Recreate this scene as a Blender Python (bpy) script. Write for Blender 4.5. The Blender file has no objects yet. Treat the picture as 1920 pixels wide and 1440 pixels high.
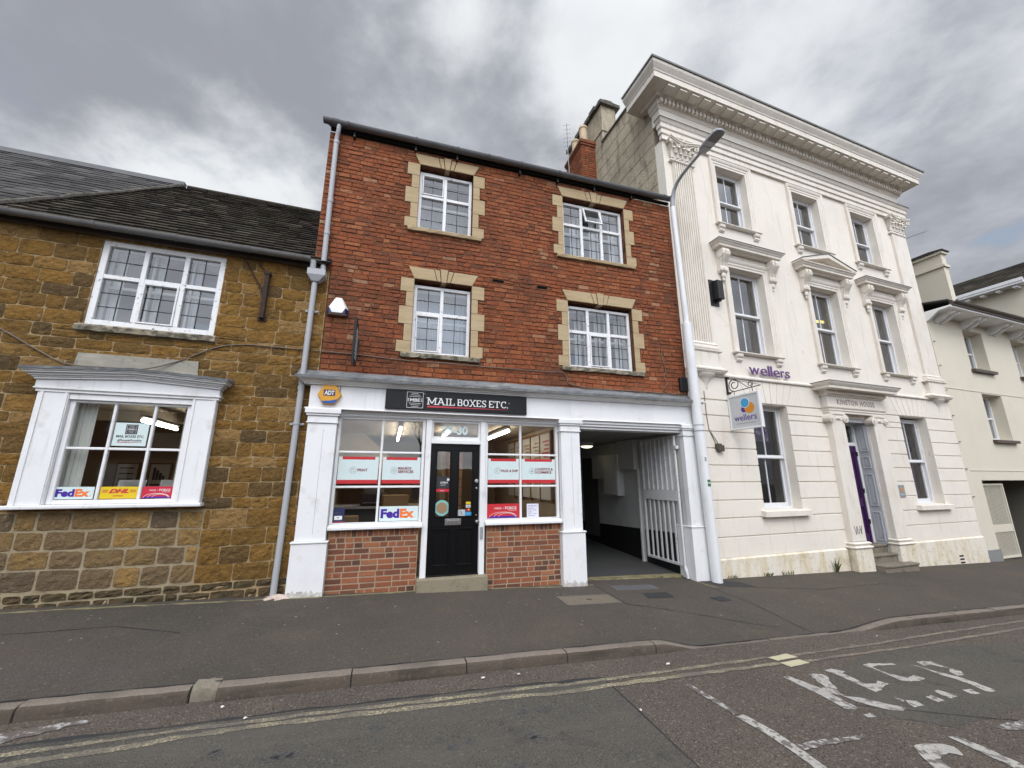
import bpy, bmesh, math, random
from mathutils import Vector, Matrix
S = bpy.context.scene
COL = S.collection
R = math.radians
# ------------------------------------------------------------------ camera
CAMZ, CAMD = 1.75, 6.5
yaw, pitch = R(16.75), R(13.2)
fwd = Vector((math.sin(yaw) * math.cos(pitch), math.cos(yaw) * math.cos(pitch), math.sin(pitch)))
rgt = Vector((math.cos(yaw), -math.sin(yaw), 0)); upv = rgt.cross(fwd)
cd = bpy.data.cameras.new('camera'); cam = bpy.data.objects.new('camera', cd); COL.objects.link(cam)
cd.sensor_width = 36; cd.lens = 755 / 1920 * 36; cd.clip_start = .05; cd.clip_end = 2000
cam.matrix_world = Matrix(((rgt.x, upv.x, -fwd.x, 0), (rgt.y, upv.y, -fwd.y, -CAMD), (rgt.z, upv.z, -fwd.z, CAMZ), (0, 0, 0, 1)))
S.camera = cam
# ------------------------------------------------------------------ view, world, sun
S.view_settings.view_transform = 'Standard'; S.view_settings.look = 'None'
S.view_settings.gamma = 1; S.view_settings.exposure = 0.0
S.render.engine = 'CYCLES'
try:
    S.cycles.use_denoising = True; S.cycles.max_bounces = 8; S.cycles.transparent_max_bounces = 16
    S.cycles.sample_clamp_indirect = 4
except Exception: pass
SUN_EL, SUN_AZ = R(50), R(193)     # azimuth from +Y clockwise: behind the camera, a little to the left
W = bpy.data.worlds.new('World'); S.world = W; W.use_nodes = True
def world():
    nt = W.node_tree; N = nt.nodes; L = nt.links; N.clear()
    out = N.new('ShaderNodeOutputWorld'); bg = N.new('ShaderNodeBackground'); bg.inputs['Strength'].default_value = .1
    L.new(bg.outputs[0], out.inputs[0])
    sky = N.new('ShaderNodeTexSky'); sky.sky_type = 'NISHITA'; sky.sun_disc = False
    sky.sun_elevation = SUN_EL; sky.sun_rotation = SUN_AZ; sky.air_density = 1.2; sky.dust_density = 2
    tc = N.new('ShaderNodeTexCoord'); sep = N.new('ShaderNodeSeparateXYZ'); L.new(tc.outputs['Generated'], sep.inputs[0])
    def m(op, a, b=None, c=None):
        n = N.new('ShaderNodeMath'); n.operation = op
        for i, v in enumerate((a, b, c)):
            if v is None: continue
            if isinstance(v, (int, float)): n.inputs[i].default_value = v
            else: L.new(v, n.inputs[i])
        return n.outputs[0]
    zz = m('MAXIMUM', m('ADD', sep.outputs[2], .22), .05)
    cx = m('DIVIDE', sep.outputs[0], zz); cy = m('DIVIDE', sep.outputs[1], zz)
    cmb = N.new('ShaderNodeCombineXYZ'); L.new(cx, cmb.inputs[0]); L.new(cy, cmb.inputs[1])
    def noise(scale, det, rough, off, dist=.3, st=1.0):
        mp = N.new('ShaderNodeMapping'); mp.inputs['Location'].default_value = off
        mp.inputs['Rotation'].default_value = (0, 0, .5); mp.inputs['Scale'].default_value = (1, st, 1)
        L.new(cmb.outputs[0], mp.inputs[0])
        n = N.new('ShaderNodeTexNoise'); n.inputs['Scale'].default_value = scale; n.inputs['Detail'].default_value = det
        n.inputs['Roughness'].default_value = rough; n.inputs['Distortion'].default_value = dist
        L.new(mp.outputs[0], n.inputs['Vector']); return n.outputs[0]
    def ramp(f, lo, hi, a, b):
        n = N.new('ShaderNodeMapRange'); n.interpolation_type = 'SMOOTHSTEP'
        L.new(f, n.inputs[0]); n.inputs[1].default_value = lo; n.inputs[2].default_value = hi
        n.inputs[3].default_value = a; n.inputs[4].default_value = b; return n.outputs[0]
    def mix(f, a, b):
        n = N.new('ShaderNodeMix'); n.data_type = 'RGBA'
        if isinstance(f, (int, float)): n.inputs[0].default_value = f
        else: L.new(f, n.inputs[0])
        for k, v in ((6, a), (7, b)):
            if isinstance(v, tuple): n.inputs[k].default_value = (*v, 1)
            else: L.new(v, n.inputs[k])
        return n.outputs[2]
    def lobe(d, p):       # a soft bright opening in the cloud round direction d
        v = N.new('ShaderNodeVectorMath'); v.operation = 'DOT_PRODUCT'; L.new(tc.outputs['Generated'], v.inputs[0])
        v.inputs[1].default_value = Vector(d).normalized(); return m('POWER', m('MAXIMUM', v.outputs['Value'], 0), p)
    n1 = noise(1.5, 8, .54, (3.2, 1.7, 0), .12); n2 = noise(4.2, 8, .58, (7.1, 4.4, 0), .12)
    n3 = noise(.8, 3, .5, (1.0, 5.0, 0), .2)
    dens = m('ADD', m('MULTIPLY', n1, .62), m('MULTIPLY', n2, .38))
    grey = dens
    for d, p, k in SKY['thick']: grey = m('ADD', grey, m('MULTIPLY', lobe(d, p), k))
    cl = mix(ramp(grey, .36, .64, 0, 1), (6.1, 6.35, 6.9), (3.4, 3.55, 4.0))
    op = 0.0
    for d, p, k in SKY['open']: op = m('ADD', op, m('MULTIPLY', lobe(d, p), k))
    op = m('SUBTRACT', m('ADD', op, .30), m('MULTIPLY', m('SUBTRACT', dens, .36), 2.6))
    cl = mix(ramp(op, .05, .80, 0, 1), cl, (8.7, 8.95, 9.15))
    blue = mix(.5, sky.outputs[0], (5.0, 6.3, 8.2))
    gap = ramp(m('ADD', m('MULTIPLY', n2, .5), m('MULTIPLY', n3, .5)), .49, .58, 0, .65)
    cl = mix(m('MULTIPLY', gap, ramp(sep.outputs[2], .38, .66, 1, .12)), cl, blue)
    # thinner, brighter cloud on the sun's side of the sky (behind the camera)
    v = N.new('ShaderNodeVectorMath'); v.operation = 'DOT_PRODUCT'; L.new(tc.outputs['Generated'], v.inputs[0])
    v.inputs[1].default_value = (math.sin(SUN_AZ) * math.cos(SUN_EL), math.cos(SUN_AZ) * math.cos(SUN_EL), math.sin(SUN_EL))
    gain = ramp(v.outputs['Value'], .25, .97, 1.0, SKY['gain'])
    mul = N.new('ShaderNodeVectorMath'); mul.operation = 'SCALE'; L.new(cl, mul.inputs[0]); L.new(gain, mul.inputs['Scale'])
    L.new(mul.outputs[0], bg.inputs['Color'])
SKYO = [((.33, .57, .75), 70, .85), ((.30, .46, .83), 120, .6), ((.07, .57, .82), 300, .55), ((-.43, .73, .53), 160, .55), ((-.25, .79, .56), 100, .75), ((.62, .40, .68), 40, .30)]
SKYT = [((-.35, .58, .74), 14, .10), ((-.05, .64, .77), 60, .07), ((.82, .30, .48), 40, .04)]
SKY = dict(open=SKYO, thick=SKYT, gain=5.2)
world()
sd = bpy.data.lights.new('sun', 'SUN'); sd.energy = 1.35; sd.angle = R(28); sd.color = (1, .965, .92)
sun = bpy.data.objects.new('sun', sd); COL.objects.link(sun)
sun.rotation_euler = Vector((-math.sin(SUN_AZ) * math.cos(SUN_EL), -math.cos(SUN_AZ) * math.cos(SUN_EL), -math.sin(SUN_EL))).to_track_quat('-Z', 'Y').to_euler()
sun.location = (-8, -20, 25)

# ------------------------------------------------------------------ materials
def lay(scale, col, lo, hi, amt=1.0, det=5, seed=0.0):
    return (scale, col, lo, hi, amt, det, seed)
def mat(name, base, rough=.7, layers=(), bump=None, attr=None, metal=0, spec=.4, emit=None, bump2=None, coat=0):
    """base colour; layers of noise patches; attr=[(pos,colour),...] ramps the per-face 'rnd' attribute"""
    M = bpy.data.materials.new(name); M.use_nodes = True; nt = M.node_tree; N = nt.nodes; L = nt.links
    p = N['Principled BSDF']; p.inputs['Roughness'].default_value = rough; p.inputs['Metallic'].default_value = metal
    p.inputs['Specular IOR Level'].default_value = spec
    if coat: p.inputs['Coat Weight'].default_value = coat
    tc = N.new('ShaderNodeTexCoord')
    def noise(scale, det, seed=0.0, rough=.6):
        mp = N.new('ShaderNodeMapping'); L.new(tc.outputs['Object'], mp.inputs[0])
        s = scale if isinstance(scale, tuple) else (scale,) * 3
        mp.inputs['Scale'].default_value = s; mp.inputs['Location'].default_value = (seed, seed * 1.7, seed * .6)
        n = N.new('ShaderNodeTexNoise'); n.inputs['Scale'].default_value = 1; n.inputs['Detail'].default_value = det
        n.inputs['Roughness'].default_value = rough; L.new(mp.outputs[0], n.inputs['Vector']); return n.outputs[0]
    cur = None
    if attr:
        a = N.new('ShaderNodeAttribute'); a.attribute_name = 'rnd'; r = N.new('ShaderNodeValToRGB')
        e = r.color_ramp.elements
        while len(e) < len(attr): e.new(.5)
        for i, (pos, c) in enumerate(attr): e[i].position = pos; e[i].color = (*c, 1)
        L.new(a.outputs['Fac'], r.inputs[0]); cur = r.outputs[0]
    for (sc, c, lo, hi, amt, det, seed) in layers:
        f = noise(sc, det, seed); mr = N.new('ShaderNodeMapRange'); L.new(f, mr.inputs[0])
        mr.inputs[1].default_value = lo; mr.inputs[2].default_value = hi; mr.inputs[3].default_value = 0; mr.inputs[4].default_value = amt
        mx = N.new('ShaderNodeMix'); mx.data_type = 'RGBA'; L.new(mr.outputs[0], mx.inputs[0])
        if cur is None: mx.inputs[6].default_value = (*base, 1)
        else: L.new(cur, mx.inputs[6])
        mx.inputs[7].default_value = (*c, 1); cur = mx.outputs[2]
    if cur is None: p.inputs['Base Color'].default_value = (*base, 1)
    else: L.new(cur, p.inputs['Base Color'])
    prev = None
    for bp in (bump, bump2):
        if bp:
            sc, st, dist = bp; b = N.new('ShaderNodeBump'); b.inputs['Strength'].default_value = st; b.inputs['Distance'].default_value = dist
            L.new(noise(sc, 6, 3.3), b.inputs['Height'])
            if prev: L.new(prev, b.inputs['Normal'])
            prev = b.outputs[0]
    if prev: L.new(prev, p.inputs['Normal'])
    if emit: p.inputs['Emission Color'].default_value = (*emit[0], 1); p.inputs['Emission Strength'].default_value = emit[1]
    return M
def glass(name, tint=(.8, .84, .84), refl=1.7, rough=0.0, wav=0.0):
    M = bpy.data.materials.new(name); M.use_nodes = True; nt = M.node_tree; N = nt.nodes; L = nt.links; N.clear()
    o = N.new('ShaderNodeOutputMaterial'); mx = N.new('ShaderNodeMixShader'); t = N.new('ShaderNodeBsdfTransparent'); g = N.new('ShaderNodeBsdfGlossy')
    t.inputs[0].default_value = (*tint, 1); g.inputs['Roughness'].default_value = rough
    lw = N.new('ShaderNodeLayerWeight'); lw.inputs[0].default_value = .5
    pw = N.new('ShaderNodeMath'); pw.operation = 'POWER'; L.new(lw.outputs['Facing'], pw.inputs[0]); pw.inputs[1].default_value = 5
    ma = N.new('ShaderNodeMath'); ma.operation = 'MULTIPLY_ADD'; L.new(pw.outputs[0], ma.inputs[0]); ma.inputs[1].default_value = .9; ma.inputs[2].default_value = .043 * refl
    L.new(ma.outputs[0], mx.inputs[0]); L.new(t.outputs[0], mx.inputs[1]); L.new(g.outputs[0], mx.inputs[2]); L.new(mx.outputs[0], o.inputs[0])
    if wav:
        tc = N.new('ShaderNodeTexCoord'); n = N.new('ShaderNodeTexNoise'); n.inputs['Scale'].default_value = 3; L.new(tc.outputs['Object'], n.inputs['Vector'])
        b = N.new('ShaderNodeBump'); b.inputs['Strength'].default_value = wav; b.inputs['Distance'].default_value = .02
        L.new(n.outputs[0], b.inputs['Height']); L.new(b.outputs[0], g.inputs['Normal'])
    return M
PAINT = (.73, .73, .725)
m_white = mat('white_paint', PAINT, .55, [lay(2.5, (.62, .62, .62), .50, .78, .6), lay((16, 16, 1.0), (.44, .43, .40), .58, .76, .45, 6, 2.0), lay(26, (.36, .33, .29), .70, .74, .7, 6, 5), lay(3.3, (.50, .49, .45), .60, .70, .5, 7, 8)], (34, .25, .006), spec=.3)
m_frame = mat('peeling_window_paint', (.72, .72, .715), .6, [lay(9, (.58, .58, .57), .5, .75, .5), lay(22, (.20, .18, .155), .62, .67, .9, 6, 9)], (60, .2, .003))
m_sash = mat('grey_sash_paint', (.66, .66, .66), .5, [lay(8, (.5, .5, .5), .55, .8, .6)])
m_brick = mat('old_red_brick', (.25, .07, .03), .9,
              [lay(.9, (.11, .042, .024), .46, .68, .6, 6, 1), lay((7, 7, .8), (.075, .036, .024), .56, .72, .5, 6, 31), lay((5, 5, 9), (.075, .036, .024), .55, .68, .7, 7, 4), lay(24, (.44, .19, .09), .57, .74, .6, 5, 7), lay((.9, .9, .5), (.33, .105, .040), .50, .72, .5, 4, 12), lay(40, (.05, .025, .018), .57, .69, .7, 4, 17), lay(11, (.36, .25, .17), .68, .74, .5, 6, 23)],
              (45, .7, .014), attr=[(0, (.125, .052, .03)), (.1, (.17, .058, .028)), (.4, (.22, .065, .028)), (.75, (.25, .075, .030)), (.95, (.285, .105, .044)), (1, (.33, .19, .11))], bump2=(13, .5, .014), spec=.2)
m_mortar = mat('dark_mortar', (.145, .066, .038), .95, [lay(2.2, (.27, .18, .115), .58, .74, .85, 6, 3), lay(9, (.04, .024, .018), .50, .64, .85, 7)], (80, .4, .01), spec=.1)
m_brick2 = mat('shopfront_brick', (.22, .07, .04), .85, [lay(3, (.15, .065, .042), .5, .75, .5), lay(24, (.085, .042, .03), .55, .72, .65, 6), lay((1.2, 1.2, 5), (.13, .10, .05), .54, .70, .55, 5, 8), lay(30, (.36, .17, .09), .60, .74, .45, 4, 3)],
               (70, .45, .008), attr=[(0, (.075, .040, .028)), (.18, (.145, .055, .032)), (.5, (.225, .074, .034)), (.85, (.285, .10, .044)), (1, (.31, .14, .065))])
m_mortar2 = mat('buff_mortar', (.34, .25, .17), .95, [lay(5, (.22, .16, .11), .5, .7, .7)], (80, .4, .008))
m_iron = mat('ironstone', (.2, .11, .03), .95,
             [lay(1.1, (.10, .062, .022), .48, .70, .55, 6, 2), lay(9, (.075, .046, .018), .50, .70, .8, 8, 6), lay(28, (.32, .19, .06), .57, .73, .6, 6, 1), lay(60, (.05, .036, .02), .60, .72, .65, 4, 3), lay(5, (.30, .24, .14), .71, .77, .6, 6, 11)],
             (20, 1, .035), attr=[(0, (.085, .058, .030)), (.15, (.135, .080, .028)), (.5, (.185, .100, .026)), (.85, (.225, .122, .032)), (1, (.26, .16, .065))], bump2=(75, .6, .015), spec=.15)
m_iron_mortar = mat('lime_mortar', (.33, .235, .125), .95, [lay(2.0, (.16, .10, .045), .50, .66, .85, 6, 3), lay(25, (.46, .37, .24), .58, .74, .6)], (60, .5, .015), spec=.1)
m_iron_low = mat('grey_ironstone', (.2, .13, .06), .95,
                 [lay(12, (.10, .066, .036), .48, .70, .7, 7, 6), lay(28, (.36, .29, .2), .6, .74, .6, 5, 1), lay(60, (.07, .05, .03), .62, .72, .5, 4, 3)],
                 (24, .9, .03), attr=[(0, (.10, .072, .044)), (.3, (.15, .100, .048)), (.7, (.195, .122, .044)), (1, (.29, .17, .05))], bump2=(90, .4, .012))
m_pale_mortar = mat('pale_wide_mortar', (.32, .26, .165), .95, [lay(7, (.20, .15, .085), .46, .66, .8, 6), lay(1.2, (.14, .10, .055), .5, .7, .6, 4, 5)], (70, .5, .012))
m_ash = mat('buff_dressed_stone', (.40, .305, .18), .9, [lay((3, 3, 22), (.31, .23, .12), .46, .66, .7, 4, 2), lay(2, (.45, .36, .23), .5, .7, .4), lay(18, (.30, .23, .14), .62, .76, .5, 5, 6)], (60, .25, .005))
m_sill = mat('weathered_stone_sill', (.30, .26, .19), .95, [lay(9, (.075, .07, .05), .44, .58, .85, 6, 1), lay(30, (.5, .47, .38), .6, .7, .6, 4, 5)], (35, .7, .015))
m_lead = mat('lead_sheet', (.17, .178, .182), .75, [lay(5, (.085, .088, .09), .46, .68, .85, 6), lay((4, 4, 9), (.33, .325, .29), .55, .72, .7, 5, 3), lay(24, (.04, .04, .042), .60, .70, .7, 4, 8)], (14, .7, .02), spec=.25)
m_slate = mat('dark_slate', (.045, .043, .042), .8, [lay(1.5, (.062, .057, .052), .5, .75, .6), lay(25, (.085, .08, .07), .62, .75, .6)], (40, .4, .01),
              attr=[(0, (.026, .025, .025)), (.7, (.052, .048, .045)), (.96, (.075, .070, .067)), (1, (.16, .16, .165))], spec=.15)
m_tile = mat('stone_roof_tile', (.07, .058, .045), .9, [lay(4, (.035, .032, .028), .48, .68, .7, 6), lay(26, (.10, .088, .065), .6, .74, .6, 5, 3), lay(1.4, (.055, .055, .037), .5, .7, .5, 4, 8)], (40, .6, .02),
             attr=[(0, (.022, .019, .016)), (.5, (.042, .035, .027)), (.9, (.062, .051, .039)), (1, (.12, .10, .08))], spec=.1)
m_gutter = mat('grey_plastic_gutter', (.17, .168, .165), .45, [lay(6, (.08, .08, .08), .52, .75, .6), lay((2, 20, 20), (.24, .24, .24), .6, .75, .4)])
m_gutter2 = mat('dark_grey_gutter', (.115, .115, .118), .5, [lay(6, (.06, .06, .06), .5, .75, .7)])
m_pipe = mat('grey_drainpipe_paint', (.36, .365, .375), .5, [lay((5, 5, 2), (.33, .34, .36), .5, .75, .6), lay(30, (.25, .24, .22), .68, .75, .6)])
m_dark = mat('black_void', (.008, .008, .008), .9)
m_black = mat('black_gloss_paint', (.004, .004, .0045), .3, [lay(8, (.008, .008, .008), .5, .8, .6)], spec=.22)
m_blackm = mat('black_metal', (.012, .012, .013), .45, [lay(20, (.03, .028, .026), .6, .75, .7)])
m_rust = mat('rusty_iron', (.03, .018, .014), .85, [lay(20, (.075, .032, .018), .5, .7, .8)], (60, .5, .008))
m_chrome = mat('brushed_steel', (.62, .62, .61), .25, metal=1)
m_stucco = mat('cream_stucco', (.73, .678, .592), .9,
               [lay(.9, (.66, .61, .535), .42, .66, .75, 6, 1), lay((8, 8, .7), (.50, .445, .36), .56, .76, .5, 7, 3), lay(26, (.64, .59, .51), .55, .75, .5, 4, 2), lay(6, (.47, .42, .33), .65, .74, .6, 7, 9), lay(40, (.30, .27, .22), .72, .75, .7, 4, 14)], (110, .35, .008), bump2=(5, .25, .03), spec=.2)
m_plinth = mat('stained_cream_plinth', (.70, .65, .56), .85,
               [lay((6, 6, 1.5), (.58, .47, .27), .44, .64, .8, 6, 2), lay(8, (.36, .29, .175), .57, .70, .7, 7, 5), lay(26, (.12, .105, .08), .645, .68, .9, 5, 8), lay(3, (.42, .36, .25), .58, .70, .6, 7, 12)], (50, .6, .012), spec=.2)
m_trim = mat('cream_painted_moulding', (.70, .65, .575), .8, [lay((10, 10, 2), (.52, .465, .38), .52, .72, .6, 7, 3), lay(26, (.34, .305, .25), .64, .73, .6, 5, 2), lay(1.2, (.60, .55, .465), .45, .65, .6, 5, 6)], (60, .4, .006), spec=.2)
m_trimtop = mat('weathered_lead_capping', (.16, .16, .15), .8, [lay(10, (.28, .27, .25), .55, .75, .7)])
m_side = mat('weathered_side_render', (.44, .385, .285), .95,
             [lay((2, 1.2, .6), (.27, .23, .165), .42, .64, .8, 7, 2), lay((7, 5, 1.0), (.12, .10, .075), .53, .70, .8, 7, 5), lay(12, (.62, .58, .48), .62, .74, .55, 6, 1), lay(4, (.16, .135, .10), .56, .70, .6, 7, 9)], (34, .9, .03), spec=.15)
m_joint = mat('render_joint_line', (.13, .105, .08), .95)
m_cream = mat('yellow_cream_render', (.61, .565, .455), .9, [lay(.8, (.55, .51, .40), .45, .7, .6), lay((10, 10, 1), (.52, .48, .38), .6, .78, .45, 6, 4)], (140, .35, .007))
m_brownp = mat('brown_paint', (.085, .065, .05), .5, [lay(9, (.05, .04, .03), .5, .7, .6)])
m_purple = mat('purple_door_paint', (.050, .016, .075), .3, [lay(6, (.038, .010, .058), .5, .7, .6)])
m_greyp = mat('grey_panel_paint', (.44, .455, .47), .45, [lay(5, (.36, .37, .385), .5, .75, .5)])
m_stepst = mat('stone_step', (.19, .165, .125), .9, [lay(7, (.10, .088, .062), .46, .66, .8, 6), lay(40, (.28, .25, .2), .6, .72, .5)], (50, .5, .01))
m_pave = mat('asphalt_pavement', (.088, .076, .062), .95,
             [lay(.5, (.070, .064, .055), .42, .66, .85, 6, 1), lay(1.5, (.112, .092, .070), .50, .70, .65, 5, 2), lay(.8, (.092, .080, .073), .5, .7, .6, 4, 9), lay(42, (.165, .145, .12), .57, .69, .65, 3, 3), lay(105, (.034, .030, .026), .54, .65, .8, 2, 4), lay(24, (.28, .26, .22), .74, .76, .8, 3, 6)], (105, 1, .012), bump2=(2.5, .15, .03), spec=.1)
m_road = mat('worn_red_asphalt', (.114, .096, .080), .95,
             [lay(.5, (.096, .082, .070), .45, .68, .8, 6, 5), lay(2.2, (.14, .115, .088), .50, .70, .6, 5, 2), lay(44, (.25, .21, .17), .56, .67, .75, 3, 3), lay(95, (.030, .025, .022), .52, .63, .88, 2, 4), lay(6, (.07, .058, .05), .62, .70, .6, 5, 8)], (90, 1, .016), bump2=(2.5, .15, .03), spec=.1)
m_road2 = mat('grey_asphalt_patch', (.098, .091, .077), .95,
              [lay(.6, (.080, .076, .066), .45, .68, .8, 6, 5), lay(2.3, (.044, .041, .037), .60, .72, .7, 6, 2), lay(48, (.175, .162, .138), .57, .68, .65, 3, 3), lay(100, (.034, .031, .028), .53, .64, .85, 2, 4), lay((.35, 3, 1), (.118, .108, .092), .5, .7, .6, 4, 9)], (100, 1, .013), bump2=(2.5, .15, .03), spec=.1)
m_patch = mat('fresh_dark_asphalt', (.026, .026, .026), .9, [lay(90, (.05, .05, .049), .58, .7, .6, 3)], (150, .8, .008))
m_kerb = mat('brownish_kerb_stone', (.165, .137, .110), .95, [lay(3, (.12, .10, .08), .45, .7, .7, 6), lay(45, (.22, .18, .15), .57, .70, .65, 3), lay(80, (.05, .042, .036), .57, .68, .7, 2, 4), lay((1.5, 1.5, 14), (.075, .066, .05), .55, .72, .5, 5, 3)], (90, .6, .008))
YL = [lay(60, (.105, .092, .076), .40, .58, .95, 8, 1), lay(3.5, (.105, .093, .078), .42, .60, .85, 6, 4), lay(130, (.08, .07, .06), .48, .6, .7, 3, 7)]
m_yel = mat('worn_yellow_line', (.40, .35, .21), .9, YL, (110, .8, .008))
m_yelf = mat('nearly_gone_yellow_line', (.33, .28, .18), .9, [lay(50, (.118, .095, .080), .36, .54, .97, 8, 1), lay(2.0, (.118, .095, .080), .36, .56, .95, 6, 4)], (110, .8, .008))
m_oil = mat('oil_stain', (.040, .038, .036), .8, [lay(40, (.085, .08, .074), .40, .58, .85, 6)], (105, 1, .01))
m_kerbf = mat('dark_kerb_face', (.085, .068, .053), .95, [lay(3, (.05, .042, .034), .45, .7, .8, 6), lay(45, (.15, .12, .095), .57, .70, .6, 3), lay((1.2, 1.2, 12), (.04, .035, .027), .52, .68, .7, 6, 3)], (80, .7, .009), spec=.1)  # front faces of the kerb, coloured darker than its top
m_yel2 = mat('pale_yellow_block', (.42, .38, .25), .85, [lay(30, (.35, .31, .21), .5, .65, .8, 5, 1)], (150, .5, .006))
m_wline = mat('worn_white_line', (.36, .345, .31), .9, [lay(16, (.095, .082, .074), .52, .57, .95, 7, 2), lay(70, (.15, .135, .122), .52, .66, .75, 4, 4), lay(3, (.27, .255, .235), .45, .65, .7, 4, 9)], (150, .5, .006))
m_wfaint = mat('nearly_gone_white_line', (.33, .32, .30), .9, [lay(24, (.088, .073, .064), .40, .50, .97, 7, 2)], (150, .5, .006))
m_iron_cover = mat('cast_iron_cover', (.10, .092, .082), .7, [lay(30, (.16, .14, .12), .5, .7, .6)], (60, .5, .006))
m_conc = mat('concrete_cover', (.14, .115, .085), .9, [lay(20, (.09, .075, .055), .5, .7, .7)], (80, .6, .008))
m_beige = mat('beige_interior_paint', (.40, .32, .225), .9, [lay(2, (.30, .24, .165), .45, .7, .6)])
m_ceil = mat('interior_ceiling_paint', (.44, .38, .30), .9, [lay(2, (.38, .32, .25), .5, .7, .5)])
m_floor = mat('dark_carpet', (.06, .05, .045), .95, [lay(40, (.09, .075, .065), .5, .7, .7)])
m_card = mat('brown_cardboard', (.34, .21, .105), .85, [lay(5, (.27, .165, .08), .5, .7, .6)])
m_wood = mat('warm_wood', (.24, .12, .05), .6, [lay((2, 2, 20), (.16, .075, .03), .45, .65, .7)])
m_paper = mat('printed_paper', (.62, .58, .52), .8, [lay(5, (.55, .51, .45), .5, .7, .4)])
m_net = mat('net_curtain', (.60, .61, .62), .9, [lay((30, 30, .6), (.48, .49, .50), .45, .6, .7, 3)])
m_blind = mat('white_vertical_blind', (.66, .66, .62), .8, [lay((40, 40, .6), (.52, .52, .49), .45, .6, .6, 3)])
m_blindp = mat('pale_roller_blind', (.52, .53, .54), .9, [lay((2, 2, 6), (.44, .45, .46), .45, .6, .6, 3)])
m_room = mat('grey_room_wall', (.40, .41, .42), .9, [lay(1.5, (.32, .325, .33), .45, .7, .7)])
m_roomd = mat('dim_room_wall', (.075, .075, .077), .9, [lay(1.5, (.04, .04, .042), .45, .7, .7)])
m_revw = mat('white_reveal_paint', (.62, .63, .64), .8, [lay(3, (.54, .54, .55), .5, .7, .6)])
m_tube = mat('lit_fluorescent_tube', (.9, .9, .85), .5, emit=((1, .92, .78), 22.0))
m_bulk = mat('lit_ceiling_lamp', (.9, .88, .7), .5, emit=((1, .9, .62), 2.2))
m_yellamp = mat('lit_yellow_tube', (.9, .8, .3), .5, emit=((1, .78, .16), 2.2))
m_sign = mat('black_sign_panel', (.010, .010, .011), .45, [lay(3, (.018, .018, .019), .5, .7, .6)], spec=.25)
def flat(n, c, r=.5): return mat(n, c, r, [lay(12, tuple(x * .9 for x in c), .5, .75, .6)])
m_swhite = flat('sign_white', (.70, .70, .69)); m_pale = flat('pale_mint_vinyl', (.58, .68, .67)); m_red = flat('red_vinyl', (.50, .022, .030)); m_redp = flat('crimson_vinyl', (.52, .018, .045))
m_dred = flat('dark_red_ink', (.20, .022, .03)); m_navy = flat('navy_vinyl', (.018, .022, .075)); m_fpur = flat('indigo_ink', (.055, .015, .26)); m_orange = flat('orange_ink', (.76, .17, .03))
m_dyel = flat('yellow_vinyl', (.66, .47, .015)); m_ink = flat('dark_ink', (.03, .03, .035)); m_grey = flat('grey_ink', (.15, .15, .16)); m_teal = flat('teal_vinyl', (.20, .45, .40)); m_tan = flat('tan_ink', (.30, .19, .11))
m_amber = flat('amber_plastic', (.62, .30, .025)); m_bluep = flat('blue_plastic', (.02, .09, .30)); m_redl = flat('faded_red_stripe', (.42, .04, .06)); m_vio = flat('violet_letter', (.115, .055, .17)); m_sblue = flat('sky_blue_disc', (.045, .30, .56)); m_sora = flat('orange_disc', (.62, .24, .02)); m_spur = flat('purple_disc', (.085, .03, .22))
m_sboard = mat('grey_sign_board', (.50, .51, .52), .4, [lay(3, (.45, .46, .47), .5, .7, .5)])
m_post = mat('white_painted_steel_post', (.70, .705, .70), .45, [lay((6, 6, 1.5), (.52, .53, .53), .5, .75, .6), lay(28, (.30, .27, .23), .70, .76, .6)])
m_galv = mat('galvanised_steel', (.33, .345, .36), .5, [lay(9, (.25, .26, .27), .5, .7, .6)], metal=.35)
m_lens = mat('lamp_lens', (.13, .13, .14), .25, [lay(40, (.19, .19, .19), .5, .6, .6)])
m_gate = mat('chipped_white_gate_paint', (.60, .60, .59), .6, [lay(5, (.46, .46, .45), .5, .7, .6), lay(22, (.05, .04, .035), .66, .70, .95, 5, 3)])
m_passw = mat('dirty_white_passage_paint', (.50, .50, .48), .85, [lay(1.4, (.37, .37, .35), .45, .7, .8, 6), lay((8, 8, 1), (.25, .25, .24), .6, .75, .5, 6, 3)], (30, .3, .01))
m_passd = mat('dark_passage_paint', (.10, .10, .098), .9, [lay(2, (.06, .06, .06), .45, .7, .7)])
m_bitum = mat('black_bitumen_band', (.010, .010, .011), .6, [lay(9, (.03, .03, .03), .6, .75, .6)])
m_passf = mat('passage_concrete_floor', (.042, .042, .041), .9, [lay(2.5, (.05, .05, .05), .45, .7, .7), lay(50, (.08, .078, .074), .62, .74, .6)], (60, .5, .01))
m_thresh = mat('mossy_yellow_stone', (.21, .18, .095), .95, [lay(8, (.10, .095, .045), .45, .65, .8, 6), lay(40, (.32, .28, .17), .6, .74, .6)], (40, .7, .015))
m_leaf = mat('weed_leaf', (.085, .11, .035), .7, [lay(20, (.19, .17, .075), .45, .65, .8)])
m_bark = mat('bare_bark', (.075, .06, .048), .9, [lay(9, (.045, .036, .03), .45, .7, .7)], (30, .6, .02))
m_terra = mat('clay_chimney_pot', (.52, .41, .27), .85, [lay(6, (.38, .28, .18), .5, .7, .6)])
m_cable = mat('brown_cable_sheath', (.14, .11, .085), .7, [lay(20, (.21, .175, .14), .5, .7, .6)])
g_clear = glass('clear_window_glass', (.86, .88, .87), 2.4, 0, .03)
g_old = glass('old_leaded_glass', (.78, .81, .82), 2.8, .0, .10)
g_sash = glass('sash_glass', (.62, .64, .65), 6.0, .0, .05)
g_fan = glass('hazy_fanlight_glass', (.82, .80, .76), 2.6, .05)

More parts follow.
